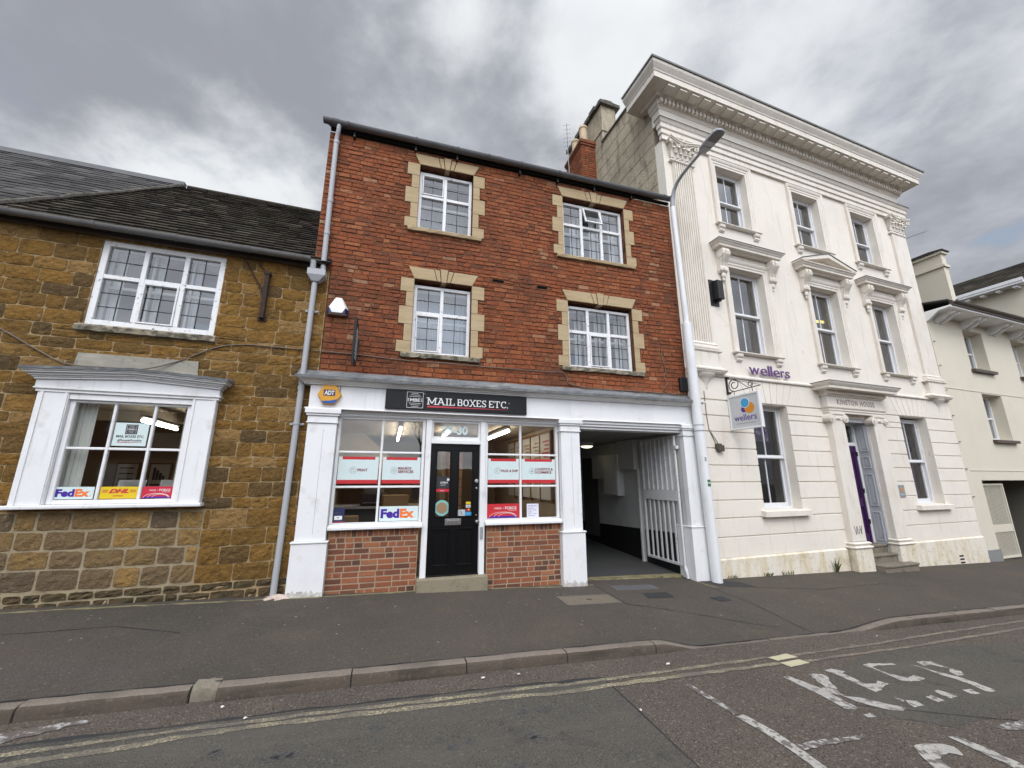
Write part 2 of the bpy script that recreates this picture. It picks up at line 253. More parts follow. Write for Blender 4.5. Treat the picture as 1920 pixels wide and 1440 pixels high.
# ------------------------------------------------------------------ mesh builder
class B:
    def __init__(s): s.v = []; s.f = []; s.mi = []; s.rn = []; s.cur = 0; s.r = .5
    def add(s, vs, fs):
        o = len(s.v); s.v += [tuple(p) for p in vs]
        for f in fs: s.f.append(tuple(i + o for i in f)); s.mi.append(s.cur); s.rn.append(s.r)
        return s
    def box(s, x0, x1, y0, y1, z0, z1):
        return s.add([(x0, y0, z0), (x1, y0, z0), (x1, y1, z0), (x0, y1, z0), (x0, y0, z1), (x1, y0, z1), (x1, y1, z1), (x0, y1, z1)],
                     [(0, 3, 2, 1), (4, 5, 6, 7), (0, 1, 5, 4), (1, 2, 6, 5), (2, 3, 7, 6), (3, 0, 4, 7)])
    def quad(s, *p): return s.add(p, [tuple(range(len(p)))])
    def prism(s, pts, fn, a0, a1):
        n = len(pts); vs = [fn(p, a0) for p in pts] + [fn(p, a1) for p in pts]
        return s.add(vs, [tuple(range(n))[::-1], tuple(range(n, 2 * n))] + [(i, (i + 1) % n, n + (i + 1) % n, n + i) for i in range(n)])
    def py(s, pts, y0, y1): return s.prism(pts, lambda p, a: (p[0], a, p[1]), y0, y1)       # (x,z) outline through y
    def px(s, pts, x0, x1): return s.prism(pts, lambda p, a: (a, p[0], p[1]), x0, x1)       # (y,z) outline along x
    def pz(s, pts, z0, z1): return s.prism(pts, lambda p, a: (p[0], p[1], a), z0, z1)       # (x,y) outline up z
    def sweep(s, prof, u0, u1, ret=.02, lret=None, rret=None):
        """moulding: profile (projection, z) run round the front between u0 and u1 with mitred returns to y=ret"""
        l = ret if lret is None else lret; r = ret if rret is None else rret
        n = len(prof); vs = []
        for (o, z) in prof: vs.append((u0 - o, l, z))
        for (o, z) in prof: vs.append((u0 - o, -o, z))
        for (o, z) in prof: vs.append((u1 + o, -o, z))
        for (o, z) in prof: vs.append((u1 + o, r, z))
        fs = []
        for k in range(3):
            for i in range(n): j = (i + 1) % n; fs.append((k * n + i, k * n + j, (k + 1) * n + j, (k + 1) * n + i))
        fs.append(tuple(range(n))); fs.append(tuple(range(3 * n, 4 * n))[::-1])
        return s.add(vs, fs)
    def tube(s, path, r, n=10, cap=True):
        path = [Vector(p) for p in path]; rs = r if isinstance(r, (list, tuple)) else [r] * len(path)
        vs = []; prev = None
        for i, p in enumerate(path):
            d = (path[min(i + 1, len(path) - 1)] - path[max(i - 1, 0)]).normalized()
            if prev is None:
                a = Vector((0, 0, 1)) if abs(d.z) < .9 else Vector((1, 0, 0)); x = d.cross(a).normalized()
            else: x = (prev - d * prev.dot(d)).normalized()
            y = d.cross(x); prev = x
            vs += [p + (x * math.cos(2 * math.pi * k / n) + y * math.sin(2 * math.pi * k / n)) * rs[i] for k in range(n)]
        fs = [(i * n + k, i * n + (k + 1) % n, (i + 1) * n + (k + 1) % n, (i + 1) * n + k) for i in range(len(path) - 1) for k in range(n)]
        if cap: fs += [tuple(range(n))[::-1], tuple(range((len(path) - 1) * n, len(path) * n))]
        return s.add(vs, fs)
    def lathe(s, prof, c, n=16, axis='z'):
        vs = []
        for (r, h) in prof:
            for k in range(n):
                a = 2 * math.pi * k / n; x, y = r * math.cos(a), r * math.sin(a)
                vs.append((c[0] + x, c[1] + y, c[2] + h) if axis == 'z' else (c[0] + x, c[1] + h, c[2] + y) if axis == 'y' else (c[0] + h, c[1] + x, c[2] + y))
        m = len(prof); fs = [(i * n + k, i * n + (k + 1) % n, (i + 1) * n + (k + 1) % n, (i + 1) * n + k) for i in range(m - 1) for k in range(n)]
        fs += [tuple(range(n))[::-1], tuple(range((m - 1) * n, m * n))]
        return s.add(vs, fs)
    def ball(s, c, r, sx=1, sy=1, sz=1, n=8):
        prof = [(max(1e-4, math.sin(math.pi * i / n)), -math.cos(math.pi * i / n)) for i in range(n + 1)]
        o = len(s.v); s.lathe([(a * r, b * r) for a, b in prof], (0, 0, 0), n + 4)
        for i in range(o, len(s.v)): p = s.v[i]; s.v[i] = (c[0] + p[0] * sx, c[1] + p[1] * sy, c[2] + p[2] * sz)
        return s
    def tf(s, fn, start=0):
        for i in range(start, len(s.v)): s.v[i] = tuple(fn(*s.v[i]))
        return s
    def obj(s, name, mats, parent=None, smooth=False, bevel=0, loc=None):
        me = bpy.data.meshes.new(name)
        bm = bmesh.new(); bv = [bm.verts.new(p) for p in s.v]; lr = bm.faces.layers.float.new('rnd')
        for f, mi, rn in zip(s.f, s.mi, s.rn):
            try: F = bm.faces.new([bv[i] for i in f])
            except ValueError: continue
            F.material_index = mi; F[lr] = rn; F.smooth = smooth
        bmesh.ops.recalc_face_normals(bm, faces=bm.faces); bm.to_mesh(me); bm.free()
        for m in (mats if isinstance(mats, (list, tuple)) else [mats]): me.materials.append(m)
        o = bpy.data.objects.new(name, me); COL.objects.link(o)
        if parent: o.parent = parent
        if loc: o.location = loc
        if smooth:
            try: me.set_sharp_from_angle(angle=R(40))
            except Exception: pass
        if bevel:
            md = o.modifiers.new('edge', 'BEVEL'); md.width = bevel; md.segments = 1; md.limit_method = 'ANGLE'; md.angle_limit = R(50)
        return o
def tag(o, label=None, cat=None, group=None, kind=None):
    for k, v in (('label', label), ('category', cat), ('group', group), ('kind', kind)):
        if v: o[k] = v
    return o
def thing(name, label, cat, loc=(0, 0, 0), rz=0, group=None):
    o = bpy.data.objects.new(name, None); COL.objects.link(o); o.location = loc; o.rotation_euler = (0, 0, rz); o.empty_display_size = .2
    return tag(o, label, cat, group)
def rect_sub(r, holes):
    out = [r]
    for (a, b, c, d) in holes:
        nx = []
        for (u0, u1, z0, z1) in out:
            if u1 <= a or u0 >= b or z1 <= c or z0 >= d: nx.append((u0, u1, z0, z1)); continue
            if z0 < c: nx.append((u0, u1, z0, c))
            if z1 > d: nx.append((u0, u1, d, z1))
            zz0, zz1 = max(z0, c), min(z1, d)
            if u0 < a: nx.append((u0, a, zz0, zz1))
            if u1 > b: nx.append((b, u1, zz0, zz1))
        out = nx
    return out
def wall_boxes(b, r, holes, y0, y1):
    for (u0, u1, z0, z1) in rect_sub(r, holes):
        if u1 - u0 > .002 and z1 - z0 > .002: b.box(u0, u1, y0, y1, z0, z1)
def masonry(b, r, holes, rng, course=.07, length=.225, joint=.010, proud=.010, jit=.003, lj=.15, cj=0.0, sub=0, rough=0, mi=0, wave=0):
    """individual bricks or stones laid in courses; b.cur/b.r set per stone"""
    u0, u1, z0, z1 = r; z = z0; k = 0
    while z < z1 - .012:
        h = course * (1 + rng.uniform(-cj, cj)); h = min(h, z1 - z)
        if z1 - z - h < course * .45: h = z1 - z
        u = u0 - (length * .5 if k % 2 else 0) - rng.uniform(0, length * .3) * (1 if lj > .2 else .15)
        while u < u1:
            w = length * (1 + rng.uniform(-lj, lj))
            if lj <= .2 and rng.random() < .38: w = length * .52
            rnd = rng.random(); pr = proud + rng.uniform(-jit, jit)
            for (a, c, d, e) in rect_sub((max(u, u0), min(u + w, u1), z, z + h), holes):
                if c - a < .02 or e - d < .02: continue
                g = joint / 2; a2, c2, d2, e2 = a + g, c - g, d + g, e - g
                if c2 - a2 < .01 or e2 - d2 < .01: continue
                b.cur = mi; b.r = rnd
                J = lambda: rng.uniform(-jit, jit)
                wv = lambda x: wave * math.sin(x * 1.7 + z0) + wave * .6 * math.sin(x * 4.1 + k)
                q = [(a2 + J(), d2 + J() + wv(a)), (c2 + J(), d2 + J() + wv(c)), (c2 + J(), e2 + J() + wv(c)), (a2 + J(), e2 + J() + wv(a))]
                ch = min(.006 + rough * .6, (e2 - d2) * .22)
                if sub:
                    n, mm = sub, max(2, sub - 1); vs = []
                    for i in range(mm + 1):
                        for j in range(n + 1):
                            s_, t_ = j / n, i / mm
                            x = (q[0][0] * (1 - s_) + q[1][0] * s_) * (1 - t_) + (q[3][0] * (1 - s_) + q[2][0] * s_) * t_
                            zz = (q[0][1] * (1 - s_) + q[1][1] * s_) * (1 - t_) + (q[3][1] * (1 - s_) + q[2][1] * s_) * t_
                            edge = i in (0, mm) or j in (0, n); cor = i in (0, mm) and j in (0, n)
                            if cor: x += (.5 - s_) * .010; zz += (.5 - t_) * .010
                            vs.append((x + (0 if edge else rng.uniform(-.006, .006)), -(pr * (.38 if cor else .55) + rng.uniform(-.3, .3) * rough if edge else pr + rng.uniform(-rough, rough)), zz + (rng.uniform(-.004, .004))))
                    b.add(vs, [(i * (n + 1) + j, i * (n + 1) + j + 1, (i + 1) * (n + 1) + j + 1, (i + 1) * (n + 1) + j) for i in range(mm) for j in range(n)])
                else:
                    vs = [(x, .002, zz) for x, zz in q] + [(x + (ch if i in (0, 3) else -ch), -pr + J() * .8, zz + (ch if i < 2 else -ch)) for i, (x, zz) in enumerate(q)]
                    b.add(vs, [(4, 5, 6, 7), (0, 1, 5, 4), (1, 2, 6, 5), (2, 3, 7, 6), (3, 0, 4, 7)])
            u += w
        z += h; k += 1
_n = [0]
def text(s, mat_, parent, x, y, z, h, width=None, bold=0.0, shear=0.0, depth=.0015, name='lettering', rz=0.0, align='LEFT', pt=None, sp=1.0):
    """raised letters facing -y in the parent's frame; h = capital height, width fits the run"""
    c = bpy.data.curves.new('t', 'FONT'); c.body = s; c.size = 1; c.offset = min(.05, bold * 4); c.shear = shear; c.resolution_u = 3; c.space_character = sp
    o = bpy.data.objects.new('t', c); me = bpy.data.meshes.new_from_object(o)
    bpy.data.objects.remove(o); bpy.data.curves.remove(c)
    xs = [v.co.x for v in me.vertices]; x0, x1 = min(xs), max(xs)
    sy = h / .70; sx = sy if width is None else width / (x1 - x0)
    b = B(); w = (x1 - x0) * sx; ox = x - (w / 2 if align == 'CENTER' else w if align == 'RIGHT' else 0)
    pts = [((v.co.x - x0) * sx, v.co.y * sy) for v in me.vertices]
    faces = [tuple(p.vertices) for p in me.polygons]; bpy.data.meshes.remove(me)
    n = len(pts); cs, sn = math.cos(rz), math.sin(rz)
    f = pt or (lambda a, d, e: (ox + a, y - d, z + e))
    b.add([f(a, depth, e) for a, e in pts] + [f(a, 0, e) for a, e in pts], faces)
    ec = {}
    for F in faces:
        for i in range(len(F)): k = (F[i], F[(i + 1) % len(F)]); ec[k] = ec.get(k, 0) + 1
    side = [(i, j, j + n, i + n) for (i, j) in ec if (j, i) not in ec]
    o2 = len(b.v) - 2 * n
    for q in side: b.f.append(tuple(i + o2 for i in q)); b.mi.append(0); b.rn.append(.5)
    return b.obj(name, mat_, parent)
# ------------------------------------------------------------------ ground
def yk(x): return -2.335 + .02 * x                          # back edge of the kerb
def sm(t): t = max(0, min(1, t)); return t * t * (3 - 2 * t)
def dip(x): return .105 * sm((x - 2.85) / .65) * (1 - sm((x - 5.55) / 1.2))
def G(x, y): return .19 - .035 * x + .02 * y - dip(x) * sm((-1.1 - y) / 1.2)
def GR(x, y):
    k = yk(x) - .11; d = k - y
    return .19 - .035 * x + .02 * yk(x) - .085 + (.012 * min(d, 4.5) - .012 * max(0, d - 4.5))
def sheet(xs, ys, fn, b=None):
    b = b or B(); nx, ny = len(xs), len(ys)
    b.add([(x, fy(x) if callable(fy) else fy, fn(x, fy(x) if callable(fy) else fy)) for fy in ys for x in xs],
          [(j * nx + i, j * nx + i + 1, (j + 1) * nx + i + 1, (j + 1) * nx + i) for j in range(ny - 1) for i in range(nx - 1)])
    return b
def frange(a, b_, n): return [a + (b_ - a) * i / n for i in range(n + 1)]
XS = [-60, -30, -12, -8] + frange(-6, 10, 80) + [12, 14, 17, 20, 26, 40, 70]
tag(sheet([-400, 400], [-400, 400], lambda x, y: -4.2).obj('ground', m_pave), kind='structure')
pv = sheet(XS, [yk, lambda x: -2.0, lambda x: -1.6, lambda x: -1.2, lambda x: -.6, lambda x: 0, lambda x: 1.2, lambda x: 3.0], G).obj('pavement', m_pave, smooth=True)
tag(pv, kind='structure')
rd = sheet(XS, [lambda x: -16.0, lambda x: -12.0, lambda x: -9.0, lambda x: -7.0, lambda x: -5.0, lambda x: -3.5, lambda x: yk(x) - .08], GR).obj('road', m_road, smooth=True)
tag(rd, kind='structure')
tag(sheet([-60, 0, 70], [-40, -16.0], lambda x, y: -.035 * x + .02).obj('far_pavement', m_pave), kind='structure')
def kerb():
    b = B(); rng = random.Random(4)
    xs = [-14, -12, -10, -8, -6, -5.1, -4.2, -3.3, -2.33, -1.33, -1.15, -.18, .80, 1.80, 2.82, 3.50, 4.45, 5.45, 6.95, 7.85, 8.8, 9.7, 10.7, 12, 14, 17, 20, 25, 30, 40]
    for q in range(len(xs) - 1):
        bad = abs(xs[q] + 1.33) < .01; xa, xb = xs[q] + .006, xs[q + 1] - .006; rows = []
        dy, dz = rng.uniform(-.010, .010), rng.uniform(-.005, .005)
        n = max(2, int((xb - xa) / .10)) if not bad else 5; b.cur = 1 if bad else 0
        for i in range(n + 1):
            j = (lambda k: rng.uniform(-k, k)); w = .005 if bad else .0025
            xx = xa + (xb - xa) * i / n; y0 = yk(xx) + dy; zt = G(xx, yk(xx)) + .004 + dz + j(w); zr = GR(xx, yk(xx) - .11) - .02
            P = [(xx, y0 + .02, zr), (xx, y0 + .02, zt - .002), (xx, y0 - .062, zt), (xx, y0 - .086 + j(w), zt - min(.008, (zt - zr) * .12)), (xx, y0 - .102 + j(w), zt - min(.026, (zt - zr) * .35)), (xx, y0 - .112, zr)]
            if bad: P = [(xx, y0 + .05, zr), (xx, y0 + .05, zt + .002), (xx, y0 - .045 + j(.008), zt - .004 + j(.006)), (xx, y0 - .066 + j(.008), zt - .02 + j(.008)), (xx, y0 - .070 + j(.008), zt - .045), (xx, y0 - .085, zr)]
            rows.append(P)
        o = []
        for r_ in rows: o += r_
        top = b.cur; o0 = len(b.v); b.add(o, [])
        for k in range(6):
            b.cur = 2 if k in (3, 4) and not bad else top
            for i in range(n): b.f.append(tuple(o0 + q for q in (i * 6 + k, i * 6 + (k + 1) % 6, (i + 1) * 6 + (k + 1) % 6, (i + 1) * 6 + k))); b.mi.append(b.cur); b.rn.append(.5)
        b.cur = top
        for q in (tuple(range(6)), tuple(range(n * 6, n * 6 + 6))[::-1]): b.f.append(tuple(o0 + i for i in q)); b.mi.append(top); b.rn.append(.5)
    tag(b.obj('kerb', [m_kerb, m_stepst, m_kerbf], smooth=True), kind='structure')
kerb()
def ground_poly(name, pts, mat_, fn, lift, parent, step=.25, rag=0):
    """a thin marking laid on the ground: outline (x,y), cut into strips so it follows the surface"""
    if rag:
        rr = random.Random(len(pts) * 7 + int(abs(pts[0][0]) * 100)); q = []
        for i in range(len(pts)):
            a, c = Vector(pts[i]), Vector(pts[(i + 1) % len(pts)]); n = max(1, min(60, int((c - a).length / .035)))
            q += [tuple(a.lerp(c, k / n) + Vector((rr.uniform(-rag, rag), rr.uniform(-rag, rag)))) for k in range(n)]
        pts = q
    bm = bmesh.new(); vs = [bm.verts.new((x, y, 0)) for x, y in pts]; bm.faces.new(vs)
    bmesh.ops.triangulate(bm, faces=bm.faces); bmesh.ops.subdivide_edges(bm, edges=[e for e in bm.edges if e.calc_length() > step], cuts=3, use_grid_fill=True)
    for v in bm.verts: v.co.z = fn(v.co.x, v.co.y) + lift
    b = B(); bm.verts.index_update(); b.add([v.co[:] for v in bm.verts], [tuple(v.index for v in f.verts) for f in bm.faces]); bm.free()
    return b.obj(name, mat_, parent)
def strip(name, line, w, mat_, fn, lift, parent, rng=None, wob=0):
    rng = rng or random.Random(1); pts = []
    P = [Vector(p) for p in line]; out = []
    for i in range(len(P) - 1):
        n = max(1, int((P[i + 1] - P[i]).length / .12))
        out += [P[i].lerp(P[i + 1], k / n) for k in range(n)]
    out.append(P[-1]); b = B(); vs = []
    for i, p in enumerate(out):
        d = (out[min(i + 1, len(out) - 1)] - out[max(i - 1, 0)]).normalized(); nrm = Vector((-d.y, d.x))
        for sgn in (1, -1):
            q = p + nrm * (w / 2 * sgn + rng.uniform(-wob, wob)); vs.append((q.x, q.y, fn(q.x, q.y) + lift))
    b.add(vs, [(2 * i, 2 * i + 1, 2 * i + 3, 2 * i + 2) for i in range(len(out) - 1)])
    return b.obj(name, mat_, parent)
# carriageway: the grey patched half in front and to the left, the trench scars, the markings
ground_poly('asphalt_patch', [(-14, -3.0), (-2.18, -2.79), (-1.35, -2.782), (-.7, -2.758), (0, -2.75), (1.13, -2.738), (1.97, -2.775), (1.975, -3.4), (1.96, -3.95), (1.93, -6.8), (-14, -6.8)], m_road2, GR, .002, rd, .6, .006)
ground_poly('trench_patch', [(4.0, -3.30), (4.15, -3.18), (4.96, -2.93), (5.85, -2.86), (7.2, -3.0), (7.6, -3.6), (6.0, -3.75), (5.25, -4.0), (4.22, -4.09), (3.88, -3.88)], m_road2, GR, .002, rd, .4, .02)
rg = random.Random(9)
strip('yellow_line', [(-14, -3.15), (-2.1, -2.886), (-1.33, -2.85), (-.6, -2.822), (.5, -2.815), (1.8, -2.805), (2.78, -2.77), (3.93, -2.725)], .05, m_yel, GR, .0045, rd, rg, .012)
strip('yellow_line', [(4.25, -2.735), (5.6, -2.68), (6.9, -2.58), (8.9, -2.48), (20, -2.1)], .040, m_yelf, GR, .0045, rd, rg, .012)
strip('yellow_line', [(-14, -3.3), (-1.94, -3.01), (-1.23, -2.935), (-.6, -2.895), (.5, -2.90), (1.6, -2.93), (2.9, -2.885), (3.93, -2.875)], .06, m_yel, GR, .0045, rd, rg, .014)
strip('yellow_line', [(4.25, -2.885), (5.8, -2.84), (8.9, -2.66), (20, -2.25)], .040, m_yelf, GR, .0045, rd, rg, .012)
ground_poly('yellow_block', [(3.921, -2.725), (4.227, -2.685), (4.263, -2.79), (3.957, -2.814)], m_yel2, GR, .0045, rd, .25, .004)
ground_poly('yellow_block', [(3.934, -2.86), (4.215, -2.837), (4.25, -2.928), (3.952, -2.966)], m_yel2, GR, .0045, rd, .25, .004)
strip('bay_line', [(2.70, -3.575), (2.735, -3.80), (2.73, -4.0), (2.70, -4.25), (2.60, -5.2)], .085, m_wline, GR, .0045, rd, rg, .007)
strip('bay_line', [(2.66, -3.05), (2.703, -3.55)], .055, m_wfaint, GR, .0045, rd, rg, .010)
LETTERS = [
    ('K', [(3.666, -3.113), (3.732, -3.118), (3.773, -3.282), (3.795, -3.387), (3.787, -3.454), (3.773, -3.556), (3.76, -3.7), (3.688, -3.724), (3.634, -3.678), (3.666, -3.449), (3.656, -3.256)]),
    ('KA', [(3.969, -3.13), (4.093, -3.157), (4.102, -3.21), (4.014, -3.289), (3.935, -3.418), (3.906, -3.429), (3.881, -3.487), (3.861, -3.533), (3.783, -3.47), (3.797, -3.378), (3.859, -3.371), (3.919, -3.229)]),
    ('KL', [(3.841, -3.528), (3.948, -3.574), (4.035, -3.674), (4.13, -3.763), (4.167, -3.802), (4.058, -3.827), (3.994, -3.801), (3.91, -3.707), (3.857, -3.623)]),
    ('E1', [(4.216, -3.089), (4.335, -3.094), (4.394, -3.171), (4.324, -3.191), (4.313, -3.291), (4.304, -3.404), (4.405, -3.424), (4.487, -3.379), (4.521, -3.453), (4.352, -3.501), (4.317, -3.529), (4.219, -3.541), (4.223, -3.405), (4.231, -3.205)]),
    ('E2', [(4.73, -3.09), (4.851, -3.078), (5.106, -3.133), (5.107, -3.161), (4.889, -3.14), (4.786, -3.148), (4.777, -3.291), (4.857, -3.412), (4.982, -3.378), (5.021, -3.455), (4.934, -3.479), (4.782, -3.467), (4.717, -3.43), (4.757, -3.223), (4.745, -3.139)]),
    ('P1', [(5.266, -3.184), (5.296, -3.241), (5.333, -3.386), (5.395, -3.498), (5.397, -3.631), (5.373, -3.768), (5.29, -3.791), (5.253, -3.762), (5.289, -3.661), (5.306, -3.519), (5.271, -3.443), (5.297, -3.305)]),
    ('P2', [(5.422, -3.15), (5.589, -3.186), (5.57, -3.312), (5.605, -3.417), (5.516, -3.49), (5.395, -3.498), (5.457, -3.413), (5.573, -3.35), (5.526, -3.31), (5.483, -3.243), (5.379, -3.247)]),
    ('b1', [(4.305, -3.7), (4.386, -3.737), (4.355, -3.808), (4.236, -3.81), (4.252, -3.758)]),
    ('b2', [(4.556, -3.708), (4.657, -3.698), (4.642, -3.796), (4.555, -3.794)]),
    ('b3', [(4.77, -3.643), (4.841, -3.644), (4.86, -3.764), (4.753, -3.786), (4.743, -3.718)]),
    ('b4', [(5.063, -3.695), (5.168, -3.698), (5.138, -3.779), (5.04, -3.78)]),
    ('b5', [(4.268, -3.642), (4.299, -3.704), (4.239, -3.722)]),
    ('b6', [(3.69, -3.786), (3.774, -3.783), (3.758, -3.837), (3.674, -3.835)]),
    ('C', [(3.587, -4.171), (3.694, -4.169), (3.818, -4.199), (3.86, -4.245), (3.809, -4.312), (3.785, -4.331), (3.723, -4.282), (3.646, -4.289), (3.571, -4.32), (3.55, -4.362), (3.541, -4.421), (3.483, -4.493), (3.356, -4.462), (3.428, -4.363), (3.486, -4.283), (3.532, -4.219)]),
    ('bar', [(3.964, -4.159), (4.048, -4.159), (4.069, -4.323), (4.062, -4.488), (4.034, -4.587), (3.899, -4.582), (3.956, -4.47), (3.965, -4.324), (3.967, -4.192)]),
    ('faint', [(4.495, -4.154), (4.71, -4.144), (4.952, -4.152), (4.766, -4.26), (4.581, -4.216), (4.523, -4.192)]),
    ('off', [(2.756, -3.974), (2.964, -3.957), (3.172, -3.979), (3.378, -3.985), (3.353, -4.022), (3.173, -4.02), (2.96, -4.014), (2.77, -4.029)]),
]
for nm, pts in LETTERS:
    ground_poly('paint_fragment' if nm[0] in 'b' and nm != 'bar' or nm in ('off', 'faint') else 'painted_letter', pts, m_wfaint if nm in ('off', 'faint', 'b5') else m_wline, GR, .0045, rd, .25, .006)
ground_poly('paint_fragment', [(-2.75, -2.74), (-1.9, -2.55), (-1.85, -2.60), (-2.5, -2.86)], m_wfaint, GR, .0045, rd, .25, .012)
strip('road_seam', [(1.985, -2.75), (1.975, -3.4), (1.96, -3.95), (1.93, -6.5)], .012, m_patch, GR, .0035, rd, rg, .004)
strip('road_seam', [(-2.3, -2.785), (-1.35, -2.77), (-.7, -2.745), (0, -2.738), (1.13, -2.725), (1.97, -2.76)], .024, m_patch, GR, .0030, rd, rg, .014)
ground_poly('road_patch', [(1.50, -2.745), (1.68, -2.74), (1.70, -2.79), (1.56, -2.80)], m_patch, GR, .0045, rd)
strip('road_seam', [(3.7, -3.62), (4.4, -3.95), (5.3, -4.35), (7, -5.0)], .014, m_patch, GR, .0035, rd, rg, .006)
rgs = random.Random(55)
for k in range(26):      # oil and tyre marks on the near carriageway
    x, y, r_ = rgs.uniform(-1.2, 2.0), rgs.uniform(-3.9, -3.1), rgs.uniform(.012, .05)
    ground_poly('oil_spot', [(x + r_ * 1.5 * rgs.uniform(.6, 1.2) * math.cos(6.28 * i / 9), y + r_ * rgs.uniform(.6, 1.2) * math.sin(6.28 * i / 9)) for i in range(9)], m_oil, GR, .0035, rd)
# pavement patches and seams
ground_poly('dark_patch', [(5.32, -.14), (5.66, -.06), (6.05, -.30), (6.10, -.62), (5.55, -.50)], m_patch, G, .004, pv)
ground_poly('dark_patch', [(3.84, -.66), (4.28, -.64), (4.22, -.91), (3.77, -.89)], m_patch, G, .004, pv)
ground_poly('dark_patch', [(4.75, -1.0), (5.0, -.98), (5.02, -1.18), (4.78, -1.2)], m_patch, G, .004, pv)
strip('pavement_seam', [(5.36, .02), (5.2, -.85), (5.25, -2.2)], .010, m_patch, G, .004, pv, rg, .004)
strip('pavement_seam', [(3.3, -.1), (3.3, -1.1), (4.9, -2.0)], .010, m_patch, G, .004, pv, rg, .004)
strip('pavement_seam', [(-4.6, -1.1), (-2.6, -.9), (-1.9, -1.2)], .010, m_patch, G, .004, pv, rg, .004)
strip('pavement_seam', [(6.0, -.6), (7.2, -.9), (9, -.75)], .009, m_patch, G, .004, pv, rg, .004)
strip('pavement_seam', [(x * .5, yk(x * .5) + .012) for x in range(-12, 24)], .012, m_patch, lambda x, y: G(x, y) + .004, .004, pv, rg, .006)
strip('wall_foot_grime', [(-4.6, -.30), (-3, -.22), (-1.3, -.16), (-.7, -.16), (.5, -.06), (1.5, -.06), (2.8, -.14), (3.3, -.1)], .05, m_thresh, G, .003, pv, rg, .022)
strip('mortar_scrap', [(5.25, -.12), (5.3, -.55)], .05, m_thresh, G, .006, pv, rg, .015)
def covers():
    b = B(); x0, x1, y0, y1 = 2.45, 3.25, -1.0, -.64
    t = thing('manhole_cover', 'worn brownish concrete inspection cover set in the pavement before the passage pillar', 'manhole cover', (2.85, -.82, G(2.85, -.82)))
    t.rotation_euler = (math.atan(.02), math.atan(.035), 0)
    B().box(-.40, .40, -.18, .18, -.02, .006).obj('cover_plate', m_conc, t, bevel=.003)
    f = B(); f.box(-.425, -.403, -.205, .205, -.02, .007).box(.403, .425, -.205, .205, -.02, .007).box(-.403, .403, -.205, -.183, -.02, .007).box(-.403, .403, .183, .205, -.02, .007); f.obj('cover_frame', m_iron_cover, t)
    B().box(-.04, .04, -.012, .012, .006, .009).obj('lifting_slot', m_dark, t)
    t = thing('drain_cover', 'pale grey metal access cover flush with the pavement beside the passage threshold', 'manhole cover', (3.91, -.335, G(3.91, -.335)))
    t.rotation_euler = (math.atan(.02), math.atan(.035), 0)
    b = B(); b.box(-.36, .36, -.10, .10, -.02, .005)
    for i in range(14):
        for j in range(4): b.box(-.34 + i * .05, -.315 + i * .05, -.085 + j * .045, -.06 + j * .045, .005, .008)
    b.obj('cover_plate', mat('grey_steel_plate', (.15, .155, .16), .55, [lay(20, (.1, .1, .1), .5, .7, .6)], metal=.4), t)
    f = B(); f.box(-.385, -.362, -.125, .125, -.02, .006).box(.362, .385, -.125, .125, -.02, .006).box(-.362, .362, -.125, -.102, -.02, .006).box(-.362, .362, .102, .125, -.02, .006); f.obj('cover_frame', m_iron_cover, t)
covers()
# ------------------------------------------------------------------ windows shared by the buildings
def frame_boxes(b, u0, u1, z0, z1, y0, y1, w, muls=(), rails=(), mw=.055, rw=.055):
    b.box(u0, u0 + w, y0, y1, z0, z1).box(u1 - w, u1, y0, y1, z0, z1)
    b.box(u0 + w, u1 - w, y0, y1, z1 - w, z1).box(u0 + w, u1 - w, y0, y1, z0, z0 + w)
    us = [u0 + w] + [m for m in muls] + [u1 - w]
    for m in muls: b.box(m - mw / 2, m + mw / 2, y0, y1, z0 + w, z1 - w)
    for r in rails:
        for i in range(len(us) - 1):
            a = us[i] + (mw / 2 if i else 0); c = us[i + 1] - (mw / 2 if i < len(us) - 2 else 0)
            b.box(a, c, y0 + .003, y1 - .003, r - rw / 2, r + rw / 2)
def lights(u0, u1, z0, z1, w, muls, rails, mw=.055, rw=.055):
    us = [u0 + w] + [x for m in muls for x in (m - mw / 2, m + mw / 2)] + [u1 - w]
    zs = [z0 + w] + [x for r in rails for x in (r - rw / 2, r + rw / 2)] + [z1 - w]
    return [[(us[2 * i], us[2 * i + 1], zs[2 * j], zs[2 * j + 1]) for i in range(len(us) // 2)] for j in range(len(zs) // 2)]
def room_lining(name, parent, u0, u1, z0, z1, y0, y1, rev, mats=None, pad=.35):
    """white-painted reveal and the dim room behind one window: open to the front"""
    b = B(); b.cur = 0
    ym = y0 + rev
    b.quad((u0, y0, z0), (u0, ym, z0), (u0, ym, z1), (u0, y0, z1)).quad((u1, y0, z0), (u1, y0, z1), (u1, ym, z1), (u1, ym, z0))
    b.quad((u0, y0, z1), (u0, ym, z1), (u1, ym, z1), (u1, y0, z1)).quad((u0, y0, z0), (u1, y0, z0), (u1, ym, z0), (u0, ym, z0))
    b.cur = 1; U0, U1, Z0, Z1 = u0 - pad, u1 + pad, z0 - pad, z1 + .25
    for (a, c, d, e) in rect_sub((U0, U1, Z0, Z1), [(u0, u1, z0, z1)]): b.quad((a, ym, d), (c, ym, d), (c, ym, e), (a, ym, e))
    b.quad((U0, ym, Z0), (U0, y1, Z0), (U0, y1, Z1), (U0, ym, Z1)).quad((U1, ym, Z0), (U1, ym, Z1), (U1, y1, Z1), (U1, y1, Z0))
    b.quad((U0, ym, Z1), (U0, y1, Z1), (U1, y1, Z1), (U1, ym, Z1)).quad((U0, ym, Z0), (U1, ym, Z0), (U1, y1, Z0), (U0, y1, Z0))
    b.quad((U0, y1, Z0), (U1, y1, Z0), (U1, y1, Z1), (U0, y1, Z1))
    return b.obj(name, mats or [m_revw, m_room], parent)
